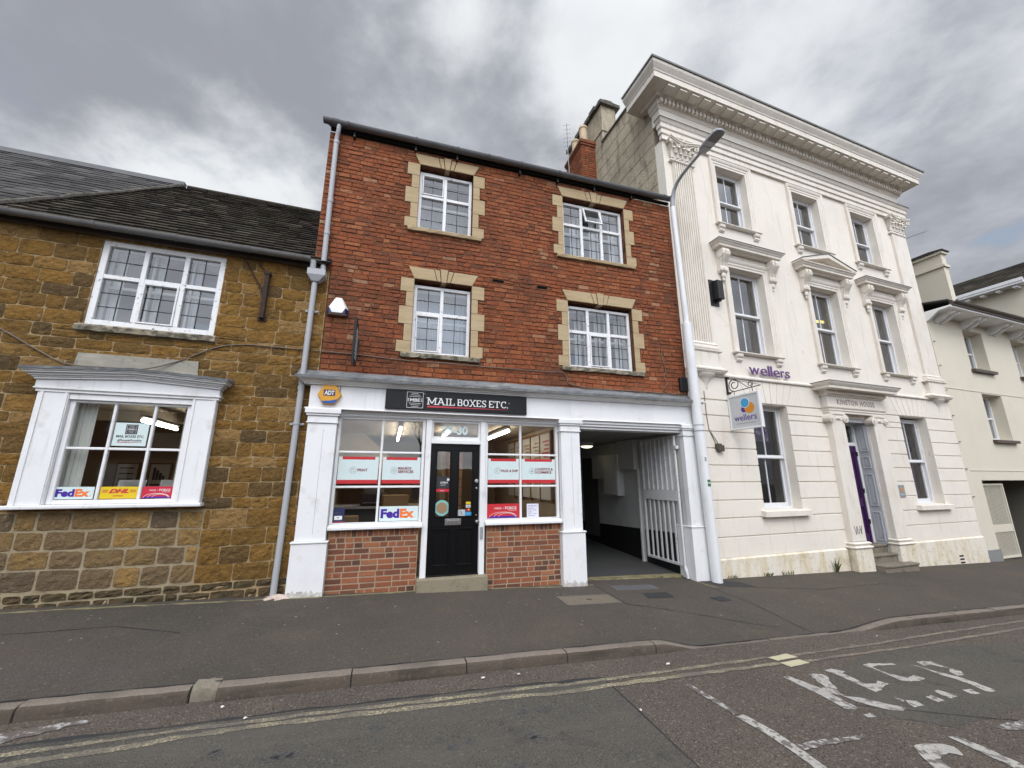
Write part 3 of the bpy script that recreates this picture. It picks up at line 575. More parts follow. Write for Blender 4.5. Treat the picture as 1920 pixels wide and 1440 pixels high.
def curtain(parent, u0, u1, z0, z1, y, m, amp=.02, wl=.07, name='curtain'):
    b = B(); n = max(6, int((u1 - u0) / .012)); vs = []
    for i in range(n + 1):
        u = u0 + (u1 - u0) * i / n; yy = y + amp * math.sin(2 * math.pi * (u - u0) / wl) + amp * .4 * math.sin(17 * u)
        vs += [(u, yy, z0), (u, yy, z1)]
    b.add(vs, [(2 * i, 2 * i + 2, 2 * i + 3, 2 * i + 1) for i in range(n)])
    return b.obj(name, m, parent, smooth=True)
def leaded_window(root, u0, u1, z0, z1, muls, rail, rec, casements=(), skip=None, curtains=(), sec=True, label=None, wmat=None, rows=(2, 3), fw=.055):
    b = B(); frame_boxes(b, u0, u1, z0, z1, rec, rec + .07, fw, muls, (rail,), .058, .06)
    L = lights(u0, u1, z0, z1, fw, muls, (rail,), .058, .06)
    for (j, i) in casements:
        a, c, d, e = L[j][i]; g = .026
        b.box(a + .003, a + g, rec - .012, rec + .05, d + .003, e - .003).box(c - g, c - .003, rec - .012, rec + .05, d + .003, e - .003)
        b.box(a + g, c - g, rec - .012, rec + .05, e - g, e - .003).box(a + g, c - g, rec - .012, rec + .05, d + .003, d + g)
    w = b.obj('window', wmat or m_frame, root, bevel=.005)
    if label: w['label'] = label
    p = B(); l = B()
    for j, row in enumerate(L):
        for i, (a, c, d, e) in enumerate(row):
            if skip == (j, i): continue
            if (j, i) in casements: a, c, d, e = a + .026, c - .026, d + .026, e - .026
            y = rec + .040
            p.quad((a, y, d), (c, y, d), (c, y, e), (a, y, e))
            nr = rows[1] if j == 0 else rows[0]; m = (a + c) / 2
            l.box(m - .0055, m + .0055, y - .006, y - .001, d, e)
            for k in range(1, nr):
                z = d + (e - d) * k / nr; l.box(a, m - .0055, y - .006, y - .001, z - .0055, z + .0055).box(m + .0055, c, y - .006, y - .001, z - .0055, z + .0055)
    p.obj('pane', g_old, w); l.obj('lead_came', m_blackm, w)
    room_lining('interior', w, u0 + .02, u1 - .02, z0 + .02, z1 - .02, rec + .075, rec + 1.6, .20)
    if sec:
        s = B(); us = [u0 + .02] + list(muls) + [u1 - .02]; y = rec + .19
        for i in range(len(us) - 1):
            s.box(us[i] + .01, us[i] + .035, y, y + .03, z0 + .05, z1 - .05)
            s.box(us[i] + .035, us[i + 1], y + .003, y + .027, rail - .10, rail - .06)
        s.obj('secondary_glazing', m_revw, w)
    for (a, c, yy, m) in curtains: curtain(w, a, c, z0 + .03, z1 - .05, rec + yy, m)
    return w
# ------------------------------------------------------------------ the brick shop building
brick = thing('brick_building', 'three storey red brick building with a white shopfront and covered passage', 'building')
WN = dict(UL=(.20, 1.19, 6.05, 7.36), LL=(.22, 1.21, 3.75, 5.07), UR=(3.02, 4.42, 6.01, 7.33), LR=(3.06, 4.45, 3.75, 5.05))
def surround(key):
    u0, u1, z0, z1 = WN[key]; s = B(); rng = random.Random(hash(key) % 7 if False else {'UL': 1, 'LL': 2, 'UR': 3, 'LR': 4}[key]); hol = []
    hs = [.15, .22, .24, .20, .19]; t = sum(hs); z = z0
    for i, h in enumerate(hs):
        hh = h / t * (z1 - z0); wd = (.225 if i % 2 == 0 else .125)
        for sgn in (-1, 1):
            w = wd + rng.uniform(-.012, .012); a, c = (u0 - w, u0) if sgn < 0 else (u1, u1 + w); s.r = rng.random()
            s.box(a + .001, c - .001, -.016 + rng.uniform(-.002, .002), .16, z + .002, z + hh - .002); hol.append((a - .004, c + .004, z, z + hh))
        z += hh
    m = (u0 + u1) / 2; zb, zt = z1 + .003, z1 + .215; wd = u1 - u0; sp = .085
    k = .085 if wd < 1.2 else .10
    cuts_b = [u0 - .01, m - k * 1.35, m - k * .55, m + k * .55, m + k * 1.35, u1 + .01]
    cuts_t = [u0 - sp - .03, m - k * 2.0, m - k * .85, m + k * .85, m + k * 2.0, u1 + sp + .03]
    for i in range(5):
        pr = .03 if i == 2 else .018; dz = .018 if i == 2 else 0
        s.py([(cuts_b[i] + .006, zb - (dz if i == 2 else .0)), (cuts_b[i + 1] - .006, zb - (dz if i == 2 else 0)), (cuts_t[i + 1] - .006, zt + dz), (cuts_t[i] + .006, zt + dz)], -pr, .16)
    hol.append((u0 - .01, u1 + .01, zb - .01, zt + .004)); hol.append((u0 - sp * .7 - .02, u1 + sp * .7 + .02, (zb + zt) / 2, zt + .004))
    o = s.obj('window_surround', m_ash, brick, bevel=.004)
    low = key[0] == 'L'
    g = B(); rg = random.Random(5 + len(hol)); n = 14; a, c = u0 - .155, u1 + .165; zz0, zz1 = z0 - (.085 if low else .075), z0 - .004; vs = []
    for i in range(n + 1):
        u = a + (c - a) * i / n; j = (lambda q: rg.uniform(-q, q))
        e = .010 if low else .004
        vs += [(u, .17, zz0), (u, -.055 + j(e), zz0 + j(e)), (u, -.065 + j(e), zz1 - .02 + j(e)), (u, -.045 + j(e), zz1 + j(.003)), (u, .17, zz1 + .006)]
    g.add(vs, [(i * 5 + k, i * 5 + (k + 1) % 5, (i + 1) * 5 + (k + 1) % 5, (i + 1) * 5 + k) for i in range(n) for k in range(5)] + [tuple(range(5)), tuple(range(n * 5, n * 5 + 5))])
    g.obj('sill', m_sill if low else m_ash, brick, bevel=0)
    hol.append((a, c, zz0, zz1 + .004)); return hol
holes = []
for k in WN: holes += surround(k) + [WN[k]]
vents = [(1.59, 1.80, 5.215, 5.275), (2.45, 2.65, 5.215, 5.275)]
holes += vents
rg = random.Random(11); b = B()
masonry(b, (-1.35, 5.575, 5.02, 7.63), holes, rg, .0825, .225, .010, .009, .0045, .18, .10, wave=.009)
masonry(b, (-1.10, 5.575, 3.28, 5.02), holes, rg, .0825, .225, .010, .009, .0045, .18, .10, wave=.009)
b.cur = 1
wall_boxes(b, (-1.35, 5.6, 5.0, 7.64), [WN[k] for k in WN] + vents, .0005, .30)
wall_boxes(b, (-1.10, 5.6, 3.20, 5.0), [WN[k] for k in WN] + vents, .0005, .30)
for v in vents: b.box(v[0] - .01, v[1] + .01, .25, .29, v[2] - .01, v[3] + .01)
b.obj('wall', [m_brick, m_mortar], brick)
for v in vents:
    b = B()
    for i in range(5): z = v[2] + .006 + i * .012; b.px([(.0, z), (.03, z + .005), (.03, z + .008), (.0, z + .003)], v[0], v[1])
    b.box(v[0], v[1], .035, .05, v[2], v[3]); b.obj('air_vent', m_dark, brick)
gb = B(); gb.px([(.31, 5.0), (8, 5.0), (8, 7.7), (4.1, 10.75), (.31, 7.86)], -1.34, -1.1); gb.obj('gable_wall', m_brick, brick)
W1 = leaded_window(brick, .205, 1.185, 6.055, 7.30, (.685,), 6.80, .10, [(1, 0)], curtains=[(.20, 1.19, .9, m_blindp)])
W2 = leaded_window(brick, .225, 1.205, 3.755, 5.01, (.705,), 4.50, .09, [(0, 0)], curtains=[(.20, 1.20, .42, m_blindp)])
W3 = leaded_window(brick, 3.03, 4.41, 6.015, 7.28, (3.475, 3.925), 6.78, .10, [], skip=(1, 1), curtains=[(3.33, 3.46, .26, m_net), (3.78, 3.91, .26, m_net), (4.24, 4.38, .26, m_net)])
W4 = leaded_window(brick, 3.07, 4.44, 3.755, 4.99, (3.515, 3.965), 4.475, .09, [(0, 1)], curtains=[(3.36, 3.49, .28, m_net), (3.80, 3.95, .28, m_net), (4.25, 4.40, .28, m_net)])
def open_light():
    a, c, d, e = 3.505, 3.895, 6.815, 7.22; o = len
    f = B(); g = .03; f.box(a, a + g, -.02, .015, d, e).box(c - g, c, -.02, .015, d, e).box(a + g, c - g, -.018, .013, e - g, e).box(a + g, c - g, -.018, .013, d, d + g)
    p = B(); p.quad((a + g, 0, d + g), (c - g, 0, d + g), (c - g, 0, e - g), (a + g, 0, e - g))
    an = R(17)
    def rot(x, y, z): dz = z - e; return (x, .095 + y * math.cos(an) + dz * math.sin(an), e + dz * math.cos(an) - y * math.sin(an))
    f.tf(rot); p.tf(rot); w = f.obj('open_casement', m_frame, W3, bevel=.004); w['label'] = 'small top hung light propped open'
    p.obj('casement_pane', g_old, W3)
open_light()
# roof, gutter
b = B(); b.px([(-.12, 7.70), (-.12, 7.73), (4.1, 10.95), (4.1, 10.90)], -1.42, 5.40)
b.px([(4.1, 10.90), (4.1, 10.95), (8.3, 7.73), (8.3, 7.70)], -1.42, 5.2)
b.obj('roof', m_tile, brick)
b = B(); b.box(-1.34, 5.56, -.055, .0, 7.66, 7.70); b.obj('eaves_board', m_dark, brick)  # board coloured near black to stand in for the shadow below the gutter
def half_round(b, u0, u1, y, z, r, n=8, t=.006, s0=0, s1=0):
    pts = [(y + r * math.cos(math.pi + math.pi * i / n), z + r * math.sin(math.pi + math.pi * i / n)) for i in range(n + 1)]
    pts += [(y + (r - t) * math.cos(2 * math.pi - math.pi * i / n), z + (r - t) * math.sin(2 * math.pi - math.pi * i / n)) for i in range(n + 1)]
    vs = [(u0, p[0], p[1] + s0) for p in pts] + [(u1, p[0], p[1] + s1) for p in pts]; m = len(pts)
    b.add(vs, [tuple(range(m))[::-1], tuple(range(m, 2 * m))] + [(i, (i + 1) % m, m + (i + 1) % m, m + i) for i in range(m)])
b = B(); half_round(b, -1.45, 5.55, -.135, 7.745, .066); 
for u in (-1.05, .1, .86, 1.45, 2.1, 2.9, 3.72, 4.6, 5.35): half_round(b, u - .018, u + .018, -.135, 7.748, .074)
for u in (-1.25, 1.66, 3.05): half_round(b, u - .05, u + .05, -.135, 7.747, .072)
b.lathe([(.066, 0), (.066, .008)], (5.55, -.135, 7.745), 16, 'x')
gt = b.obj('gutter', m_gutter2, brick, smooth=True)
for u in (-.95, .1, .86, 2.1, 2.9, 3.72, 4.6): B().box(u - .012, u + .012, -.082, -.076, 7.60, 7.70).box(u - .018, u + .018, -.085, -.0, 7.58, 7.60).obj('gutter_bracket', m_blackm, brick)
mo = B(); rg = random.Random(3)
for i in range(46): u = rg.uniform(3.3, 5.4); mo.ball((u, -.12 + rg.uniform(-.03, .03), 7.755 + rg.uniform(0, .02)), rg.uniform(.012, .03), 1.3, 1, .8, 4)
tag(mo.obj('gutter_moss', m_sill, brick), kind='stuff')
# ---- shopfront
FY = -.12
def pilaster(u0, u1, zb0, zb1, name='pilaster', iny=.0):
    b = B(); rz = .90
    b.py([(u0 - .03, zb0 - .05), (u1 + .03, zb1 - .05), (u1 + .03, rz - .012), (u0 - .03, rz - .012)], FY - .028, iny)
    b.sweep([(.030 - .12, rz - .012), (.028, rz - .012), (.045, rz), (.045, rz + .010), (.012, rz + .026), (-.12, rz + .026)], u0, u1, -.0 if iny == 0 else iny) if False else None
    b.box(u0 - .042, u1 + .042, FY - .042, iny, rz - .010, rz + .012)
    b.box(u0, u1, FY, iny, rz + .014, 2.535)
    b.box(u0 - .02, u1 + .02, FY - .02, iny, 2.535, 2.555); b.box(u0 - .008, u1 + .008, FY - .008, iny, 2.557, 2.64)
    b.box(u0 - .028, u1 + .028, FY - .028, iny, 2.642, 2.672); b.box(u0 - .046, u1 + .046, FY - .046, iny, 2.674, 2.742)
    return b.obj(name, m_white, brick, bevel=.004)
def foot_dirt(u0, u1, z, seed):
    rng = random.Random(seed); b = B(); n = 16; lo = [(u0 + (u1 - u0) * i / n, z - .01) for i in range(n + 1)]; hi = [(u, z + .035 + rng.uniform(0, .05) * (1 if rng.random() < .7 else 1.8)) for u, _ in lo]
    b.add([(u, FY - .0285, zz) for u, zz in lo] + [(u, FY - .0285, zz) for u, zz in hi], [(i, i + 1, n + 2 + i, n + 1 + i) for i in range(n)]); b.obj('splashed_dirt', m_splash, brick)
    b = B(); b.box(u0 + (u1 - u0) * .55, u0 + (u1 - u0) * .55 + .003, FY - .0006, FY - .0001, 1.0, 2.45); b.obj('board_joint', m_grey, brick)
m_splash = mat('splashed_pavement_dirt', (.52, .50, .46), .9, [lay(30, (.30, .27, .23), .45, .62, .8, 6), lay(12, (.66, .65, .63), .5, .65, .8, 6, 4)])
foot_dirt(-1.18, -.74, G(-1, -.15), 1); foot_dirt(2.77, 3.17, G(3, -.15), 2)
pilaster(-1.155, -.765, G(-1.2, -.15), G(-.7, -.15)); pilaster(2.795, 3.145, G(2.8, -.15), G(3.2, -.15)); 
pr_ = pilaster(5.30, 5.64, G(5.3, -.1), G(5.64, -.1), iny=.26)
pr_['label'] = 'pillar with flaking paint between the passage gate and the street lamp post'
b = B(); b.box(-1.17, 5.60, FY, .0, 2.765, 3.10); b.obj('fascia', m_white, brick)
b = B()
b.sweep([(0, 3.102), (.155, 3.102), (.16, 3.118), (.175, 3.122), (.19, 3.142), (.215, 3.152), (.222, 3.17), (.25, 3.178), (.25, 3.20), (0, 3.20)], -1.10, 5.55, -.001)
b.sweep([(0, 2.744), (.15, 2.744), (.15, 2.752), (.135, 2.762), (0, 2.762)], -1.07, 5.50, -.001)
b.obj('cornice', m_white, brick)
b = B(); rg = random.Random(2); n = 60; vs = []
for i in range(n + 1):
    u = -1.37 + 6.96 * i / n; j = lambda q: rg.uniform(-q, q)
    vs += [(u, -.001, 3.215), (u, -.268 + j(.004), 3.168 + j(.007)), (u, -.272 + j(.003), 3.208 + j(.004)), (u, -.13, 3.245 + j(.004)), (u, -.02, 3.33 + j(.006)), (u, -.0125, 3.345 + j(.006)), (u, -.001, 3.345)]
b.add(vs, [(i * 7 + k, i * 7 + (k + 1) % 7, (i + 1) * 7 + (k + 1) % 7, (i + 1) * 7 + k) for i in range(n) for k in range(7)] + [tuple(range(7)), tuple(range(n * 7, n * 7 + 7))])
b.obj('lead_flashing', m_lead, brick)
# head frame over windows and door, passage soffit beam
b = B(); b.box(-.763, 2.793, -.02, .10, 2.655, 2.742); b.box(-.763, 2.793, -.055, -.021, 2.70, 2.742); b.box(-.763, 2.793, -.038, -.021, 2.668, 2.698)
b.obj('shop_head_frame', m_white, brick, bevel=.003)
b = B(); b.box(3.15, 5.60, -.115, .25, 2.69, 2.742); b.box(3.15, 5.295, -.09, .20, 2.645, 2.688); b.box(3.15, 5.295, -.055, .17, 2.60, 2.643); b.obj('passage_beam', m_white, brick, bevel=.004)
def shop_window(u0, u1, mul, sill0, sill1, label=None):
    b = B(); y0, y1 = .0, .07; z0, z1 = 1.115, 2.655; w = .045; mw = .034
    b.box(u0, u0 + w, y0, y1, z0, z1).box(u1 - w, u1, y0, y1, z0, z1).box(u0 + w, u1 - w, y0, y1, z1 - .03, z1).box(u0 + w, u1 - w, y0, y1, z0, z0 + .012)
    b.box(mul - mw / 2, mul + mw / 2, .008, .062, z0 + .012, z1 - .03)
    for z in (1.628, 2.135):
        b.box(u0 + w, mul - mw / 2, .011, .059, z - .016, z + .016); b.box(mul + mw / 2, u1 - w, .011, .059, z - .016, z + .016)
    o = b.obj('shop_window', m_white, brick, bevel=.006)
    if label: o['label'] = label
    p = B(); y = .036
    us = [u0 + w, mul - mw / 2, mul + mw / 2, u1 - w]; zs = [z0 + .012, 1.612, 1.644, 2.119, 2.151, z1 - .03]
    for i in (0, 2):
        for j in (0, 2, 4): p.quad((us[i], y, zs[j]), (us[i + 1], y, zs[j]), (us[i + 1], y, zs[j + 1]), (us[i], y, zs[j + 1]))
    p.obj('pane', g_clear, o)
    s = B(); s.px([(.10, 1.04), (-.105, 1.04), (-.112, 1.048), (-.112, 1.078), (-.10, 1.088), (-.01, 1.113), (.10, 1.113)], sill0, sill1); s.obj('sill', m_white, o, bevel=.003)
    return o
shop_window(-.762, .53, -.115, -.758, .535); shop_window(1.50, 2.79, 2.11, 1.50, 2.79)
# door posts, transom, fanlight, door
b = B(); b.box(.537, .622, -.045, .12, .33, 2.655).box(1.412, 1.497, -.045, .12, .33, 2.655).box(.622, 1.412, -.04, .11, 2.285, 2.345)
b.box(.622, .655, -.0, .08, 2.345, 2.655).box(1.379, 1.412, -.0, .08, 2.345, 2.655).box(.655, 1.379, .0, .08, 2.345, 2.40).box(.655, 1.379, .0, .08, 2.625, 2.655)
df = b.obj('door_frame', m_white, brick, bevel=.005)
B().quad((.655, .04, 2.40), (1.379, .04, 2.40), (1.379, .04, 2.625), (.655, .04, 2.625)).obj('fanlight_pane', g_fan, df)
text('29-30', m_pale, df, 1.0, .035, 2.450, .125, .42, .011, name='door_number', align='CENTER')
def shop_door():
    u0, u1, z0, z1 = .625, 1.409, .345, 2.283; y0, y1 = .02, .065
    b = B(); pn = [(.715, .955, 1.165, 2.185), (1.065, 1.315, 1.165, 2.185), (.705, .965, .47, 1.005), (1.065, 1.33, .47, 1.005)]
    wall_boxes(b, (u0, u1, z0, z1), pn, y0, y1)
    for (a, c, d, e) in pn[2:]: b.box(a, c, y0 + .014, y1 - .01, d, e)
    for (a, c, d, e) in pn:
        g = .018
        for q in ((a, a + g, d, e), (c - g, c, d, e), (a + g, c - g, d, d + g), (a + g, c - g, e - g, e)): b.box(q[0], q[1], y0 - .006, y0 + .016, q[2], q[3])
    b.box(u0, u1, -.02, .06, .335, .352)
    d_ = b.obj('door', m_black, brick, bevel=.003)
    p = B()
    for (a, c, d, e) in pn[:2]: p.quad((a, .045, d), (c, .045, d), (c, .045, e), (a, .045, e))
    p.obj('door_pane', g_clear, d_)
    b = B(); b.box(.885, 1.135, .008, .021, 1.05, 1.145); b.box(.915, 1.105, .002, .012, 1.068, 1.127); b.obj('letterbox', m_chrome, d_, bevel=.004)
    b = B(); b.lathe([(.012, 0), (.012, -.03), (.026, -.04), (.030, -.055), (.022, -.068), (.002, -.072)], (1.375, .02, 1.095), 14, 'y'); b.obj('door_knob', m_chrome, d_, smooth=True)
    for z, r, m in ((1.71, .030, m_galv), (1.60, .020, m_chrome), (1.19, .014, m_chrome)):
        B().lathe([(r, 0), (r, -.008), (r * .8, -.013), (.002, -.014)], (1.37, .021, z), 14, 'y').obj('door_lock', m, d_, smooth=True)
    # vinyl on the panes
    y = .0445
    def st(a, c, d, e, m, name='sticker', dy=0): return B().box(a, c, y - .002 - dy, y - .0005 - dy, d, e).obj(name, m, d_)
    st(.73, .945, 1.60, 1.78, m_ink); text('OPEN', m_swhite, d_, .795, y - .0025, 1.672, .028, .115, .004)
    st(.80, .88, 1.646, 1.651, m_swhite, dy=.0025); st(.90, .935, 1.715, 1.75, m_swhite, dy=.0025)
    st(.73, .945, 1.545, 1.59, m_redp); st(.80, .86, 1.558, 1.563, m_swhite, dy=.0025)
    B().lathe([(.118, -.0005), (.118, -.002)], (.835, y, 1.305), 32, 'y').obj('sticker', m_teal, d_)
    B().lathe([(.083, -.0025), (.083, -.0035)], (.835, y, 1.305), 28, 'y').obj('sticker', m_tan, d_)
    st(1.21, 1.285, 1.355, 1.392, m_dyel); st(1.21, 1.285, 1.305, 1.345, m_swhite); text('VISA', m_navy, d_, 1.247, y - .003, 1.317, .018, .055, .004, align='CENTER')
    st(1.205, 1.285, 1.243, 1.297, m_ink)
    for dx, m in ((-.013, m_red), (.013, m_orange)): B().lathe([(.018, -.0025), (.018, -.0033 - (.0004 if dx > 0 else 0))], (1.246 + dx, y, 1.27), 16, 'y').obj('sticker', m, d_)
    st(1.205, 1.305, 1.185, 1.238, m_sblue); st(1.075, 1.20, 1.178, 1.275, m_greyp)
    b = B(); b.py([(1.12, 1.25), (1.13, 1.25), (1.165, 1.20), (1.155, 1.20)], y - .0035, y - .0025); b.obj('sticker', m_ink, d_)
shop_door()
b = B(); b.box(1.425, 1.47, -.062, -.046, .84, 1.02); b.obj('door_intercom', m_galv, brick, bevel=.004)
b = B(); b.py([(.49, G(.49, -.15) - .05), (1.535, G(1.535, -.15) - .05), (1.535, .333), (.49, .333)], -.155, .12); b.obj('doorstep', mat('concrete_step', (.24, .205, .14), .9, [lay(9, (.15, .13, .085), .48, .68, .7, 6), lay(60, (.33, .29, .22), .58, .7, .6)], (60, .5, .008)), brick, bevel=.008)
def riser(u0, u1):
    b = B(); rng = random.Random(int(u0 * 10) + 20)
    masonry(b, (u0, u1, .02, .935), [], rng, .0765, .222, .013, .004, .0015, .06, .0)
    u = u0
    while u < u1 - .02:
        w = min(.0735, u1 - u); b.cur = 0; b.r = rng.random()
        b.add([(u + .005, .002, .942), (u + w - .006, .002, .942), (u + w - .006, .002, 1.038), (u + .005, .002, 1.038), (u + .008, -.004, .945), (u + w - .009, -.004, .945), (u + w - .009, -.004, 1.035), (u + .008, -.004, 1.035)],
              [(4, 5, 6, 7), (0, 1, 5, 4), (1, 2, 6, 5), (2, 3, 7, 6), (3, 0, 4, 7)]); u += w
    b.cur = 1; b.box(u0, u1, .0005, .12, -.05, 1.039)
    b.tf(lambda x, y, z: (x, y - .03, z))
    b.obj('stall_riser', [m_brick2, m_mortar2], brick)
riser(-.735, .49); riser(1.535, 2.80)
# ---- shop interior: walls, ceiling, floor
b = B(); u0, u1, y0, y1, z0, z1 = -1.05, 3.0, .125, 5.2, .34, 2.74
b.cur = 0; b.quad((u0, y1, z0), (u1, y1, z0), (u1, y1, z1), (u0, y1, z1)).quad((u0, y0, z0), (u0, y1, z0), (u0, y1, z1), (u0, y0, z1)).quad((u1, y0, z0), (u1, y1, z0), (u1, y1, z1), (u1, y0, z1))
b.cur = 1; b.quad((u0, y0, z1), (u1, y0, z1), (u1, y1, z1), (u0, y1, z1)); b.cur = 2; b.quad((u0, y0, z0), (u1, y0, z0), (u1, y1, z0), (u0, y1, z0))
b.cur = 0
b.box(1.2, 1.3, 3.3, 5.15, z0 + .002, 2.73)
b.obj('shop_interior', [m_beige, m_ceil, m_floor], brick)
b = B(); wall_boxes(b, (-1.05, 3.0, .34, 3.2), [(-.762, 2.79, .3, 2.742)], .072, .12); b.obj('shopfront_backing', m_beige, brick)
# ---- passage
b = B(); pz = lambda y: .16 - .03 * 0
b.cur = 4; b.quad((3.08, .25, 2.62), (5.29, .25, 2.62), (5.29, 5.2, 2.58), (3.08, 5.2, 2.58))
b.cur = 1; b.quad((5.29, -.02, .76), (5.29, 5.2, .56), (5.29, 5.2, 2.6), (5.29, -.02, 2.66))
b.cur = 2; b.quad((5.29, -.02, -.1), (5.29, 5.2, -.1), (5.29, 5.2, .56), (5.29, -.02, .76))
b.cur = 1; b.quad((3.08, .1, -.1), (3.08, 5.2, -.1), (3.08, 5.2, 2.6), (3.08, .1, 2.66))
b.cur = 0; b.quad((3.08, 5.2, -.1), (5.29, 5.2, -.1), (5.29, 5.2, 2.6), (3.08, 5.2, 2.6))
b.cur = 3; b.quad((3.08, .22, .085), (5.29, .22, .03), (5.29, 5.2, .22), (3.08, 5.2, .24))
b.cur = 0; b.quad((5.285, 3.25, .3), (5.285, 4.1, .3), (5.285, 4.1, 2.3), (5.285, 3.25, 2.3))
b.obj('passage', [m_passd, m_passw, m_bitum, m_passf, mat('passage_ceiling_paint', (.24, .24, .23), .9, [lay(2, (.16, .16, .155), .45, .7, .7, 6)])], brick)
B().box(5.16, 5.29, 1.36, 2.0, 1.95, 2.60).obj('boxed_duct', m_passw, brick, bevel=.004)
B().box(5.16, 5.29, 2.66, 3.30, 1.74, 2.32).obj('wall_cabinet', m_passw, brick, bevel=.004)
b = B(); b.box(5.11, 5.29, 2.0, 2.64, 1.36, 2.30); b.box(5.10, 5.109, 2.03, 2.61, 1.39, 2.27); b.obj('wall_cabinet', m_passw, brick, bevel=.004)
b = B(); b.box(5.20, 5.289, 1.30, 1.345, .03, 1.95); b.obj('passage_pipe', m_passw, brick)
b = B(); rg = random.Random(8); n = 20; vs = []
for i in range(n + 1):
    u = 3.18 + 2.10 * i / n; j = lambda q: rg.uniform(-q, q); zb = G(u, .1) - .04; zt = .085 - .026 * (u - 3.08) + .008
    vs += [(u, .36, zb), (u, .16 + j(.02), zb), (u, .18 + j(.02), zt + j(.006)), (u, .36, zt)]
b.add(vs, [(i * 4 + k, i * 4 + (k + 1) % 4, (i + 1) * 4 + (k + 1) % 4, (i + 1) * 4 + k) for i in range(n) for k in range(4)])
b.obj('threshold', m_thresh, brick)
# brick chimney on the roof by the white building
ch = B(); rg = random.Random(6)
b = B(); masonry(b, (4.96, 5.49, 8.6, 11.62), [], rg, .0705, .222, .011, .008, .003, .1)
b.tf(lambda x, y, z: (x, y + 2.7, z)); o = len(b.v)
b2 = B(); masonry(b2, (0, 1.05, 8.6, 11.62), [], rg, .0705, .222, .011, .008, .003, .1)
b2.tf(lambda x, y, z: (4.96 + y, 2.7 + 1.05 - x, z)); b.v += b2.v; b.f += [tuple(i + o for i in f) for f in b2.f]; b.mi += b2.mi; b.rn += b2.rn
b.cur = 1; b.box(4.961, 5.49, 2.701, 3.75, 8.6, 11.62)
b.cur = 0; b.r = .1; b.box(4.93, 5.50, 2.665, 3.785, 11.62, 11.69).box(4.905, 5.50, 2.64, 3.81, 11.692, 11.78); b.r = .05; b.box(4.94, 5.49, 2.68, 3.77, 11.782, 11.84)
chim = b.obj('chimney', [m_brick, m_mortar], brick)
for x, y in ((5.14, 2.87), (5.14, 3.42)):
    B().lathe([(.135, 0), (.135, .06), (.118, .07), (.112, .52), (.134, .535), (.134, .60), (.115, .61), (.10, .61)], (x, y, 11.835), 18).obj('chimney_pot', m_terra, chim, smooth=True)
# ------------------------------------------------------------------ the white classical building
WA = R(3.5)
white = thing('classical_building', 'tall cream stucco building with a deep dentilled cornice, fluted pilaster and pedimented window', 'building', (5.6, 0, 0), WA)
WID = 9.15
W2F = [(1.555, 2.525), (4.19, 5.20), (6.57, 7.58)]; W1F = [(1.56, 2.63), (4.25, 5.28), (6.64, 7.64)]; WGF = [(1.64, 2.73), (6.77, 7.90)]
DOOR = (4.42, 5.42, -.5, 3.12)
b = B()
wh = [(a, c, 7.57, 9.20) for a, c in W2F] + [(a, c, 4.42, 6.47) for a, c in W1F]
wall_boxes(b, (0.0, WID, 3.80, 9.45), wh, 0, .24)
gh = [(a, c, 1.13, 3.30) for a, c in WGF] + [DOOR]
wall_boxes(b, (0.0, WID, .28, 3.80), gh, 0, .24)
js = [.30, .67, 1.01, 1.34, 1.68, 2.0, 2.33, 2.66, 2.985, 3.32]
def rust(b, u0, u1, z0, z1, y=-.024, e=.010):
    b.add([(u0, -.001, z0), (u1, -.001, z0), (u1, -.001, z1), (u0, -.001, z1), (u0 + .0, y, z0 + e), (u1 - .0, y, z0 + e), (u1 - .0, y, z1 - e), (u0 + .0, y, z1 - e)],
          [(4, 5, 6, 7), (0, 1, 5, 4), (1, 2, 6, 5), (2, 3, 7, 6), (3, 0, 4, 7)])
for i in range(len(js) - 1):
    for (a, c, d, e) in rect_sub((0.0, WID, js[i], js[i + 1]), [(p, q, -1, 3.3) for p, q in WGF if js[i + 1] > 1.14] + [(4.42, 5.42, -1, 3.12)]):
        if e - d > .05: rust(b, a, c, d + .006, e - .004)
for (a, c) in WGF:      # flat arches: radiating joints
    m = (a + c) / 2; lo, hi = 3.325, 3.795; n = 7; e = .006
    bt = [a - .02 + (c - a + .04) * i / n for i in range(n + 1)]; tp = [m + (x - m) * 1.42 for x in bt]
    for i in range(n): b.py([(bt[i] + e, lo), (bt[i + 1] - e, lo), (tp[i + 1] - e, hi), (tp[i] + e, hi)], -.024, 0)
rgn = [(0.0, WGF[0][0] - .02, (WGF[0][0] + WGF[0][1]) / 2 - 1.42 * ((WGF[0][1] - WGF[0][0]) / 2 + .02)), ]
def fill(ul, ur, tl, tr): b.py([(ul, 3.325), (ur, 3.325), (tr, 3.795), (tl, 3.795)], -.024, 0)
ml, mr_ = [(a + c) / 2 for a, c in WGF]; hl, hr_ = [(c - a) / 2 + .02 for a, c in WGF]
fill(0.0, ml - hl - .006, 0.0, ml - hl * 1.42 - .006); fill(ml + hl + .006, 3.86, ml + hl * 1.42 + .006, 3.86)
fill(5.84, mr_ - hr_ - .006, 5.84, mr_ - hr_ * 1.42 - .006); fill(mr_ + hr_ + .006, WID, mr_ + hr_ * 1.42 + .006, WID)
b.obj('wall', m_stucco, white)
for a, c in ((-.01, 3.84), (6.02, WID + .02)): b = B(); b.box(a, c, -.06, .20, -.9, .285); b.px([(-.06, .285), (-.024, .312), (0, .312), (0, .285)], a, c); b.obj('plinth', m_plinth, white)
b = B(); [b.box(7.88, 8.06, -.064, -.058, -.11 - i * .075, -.075 - i * .075) for i in range(3)]; b.obj('air_vent', m_dark, white)
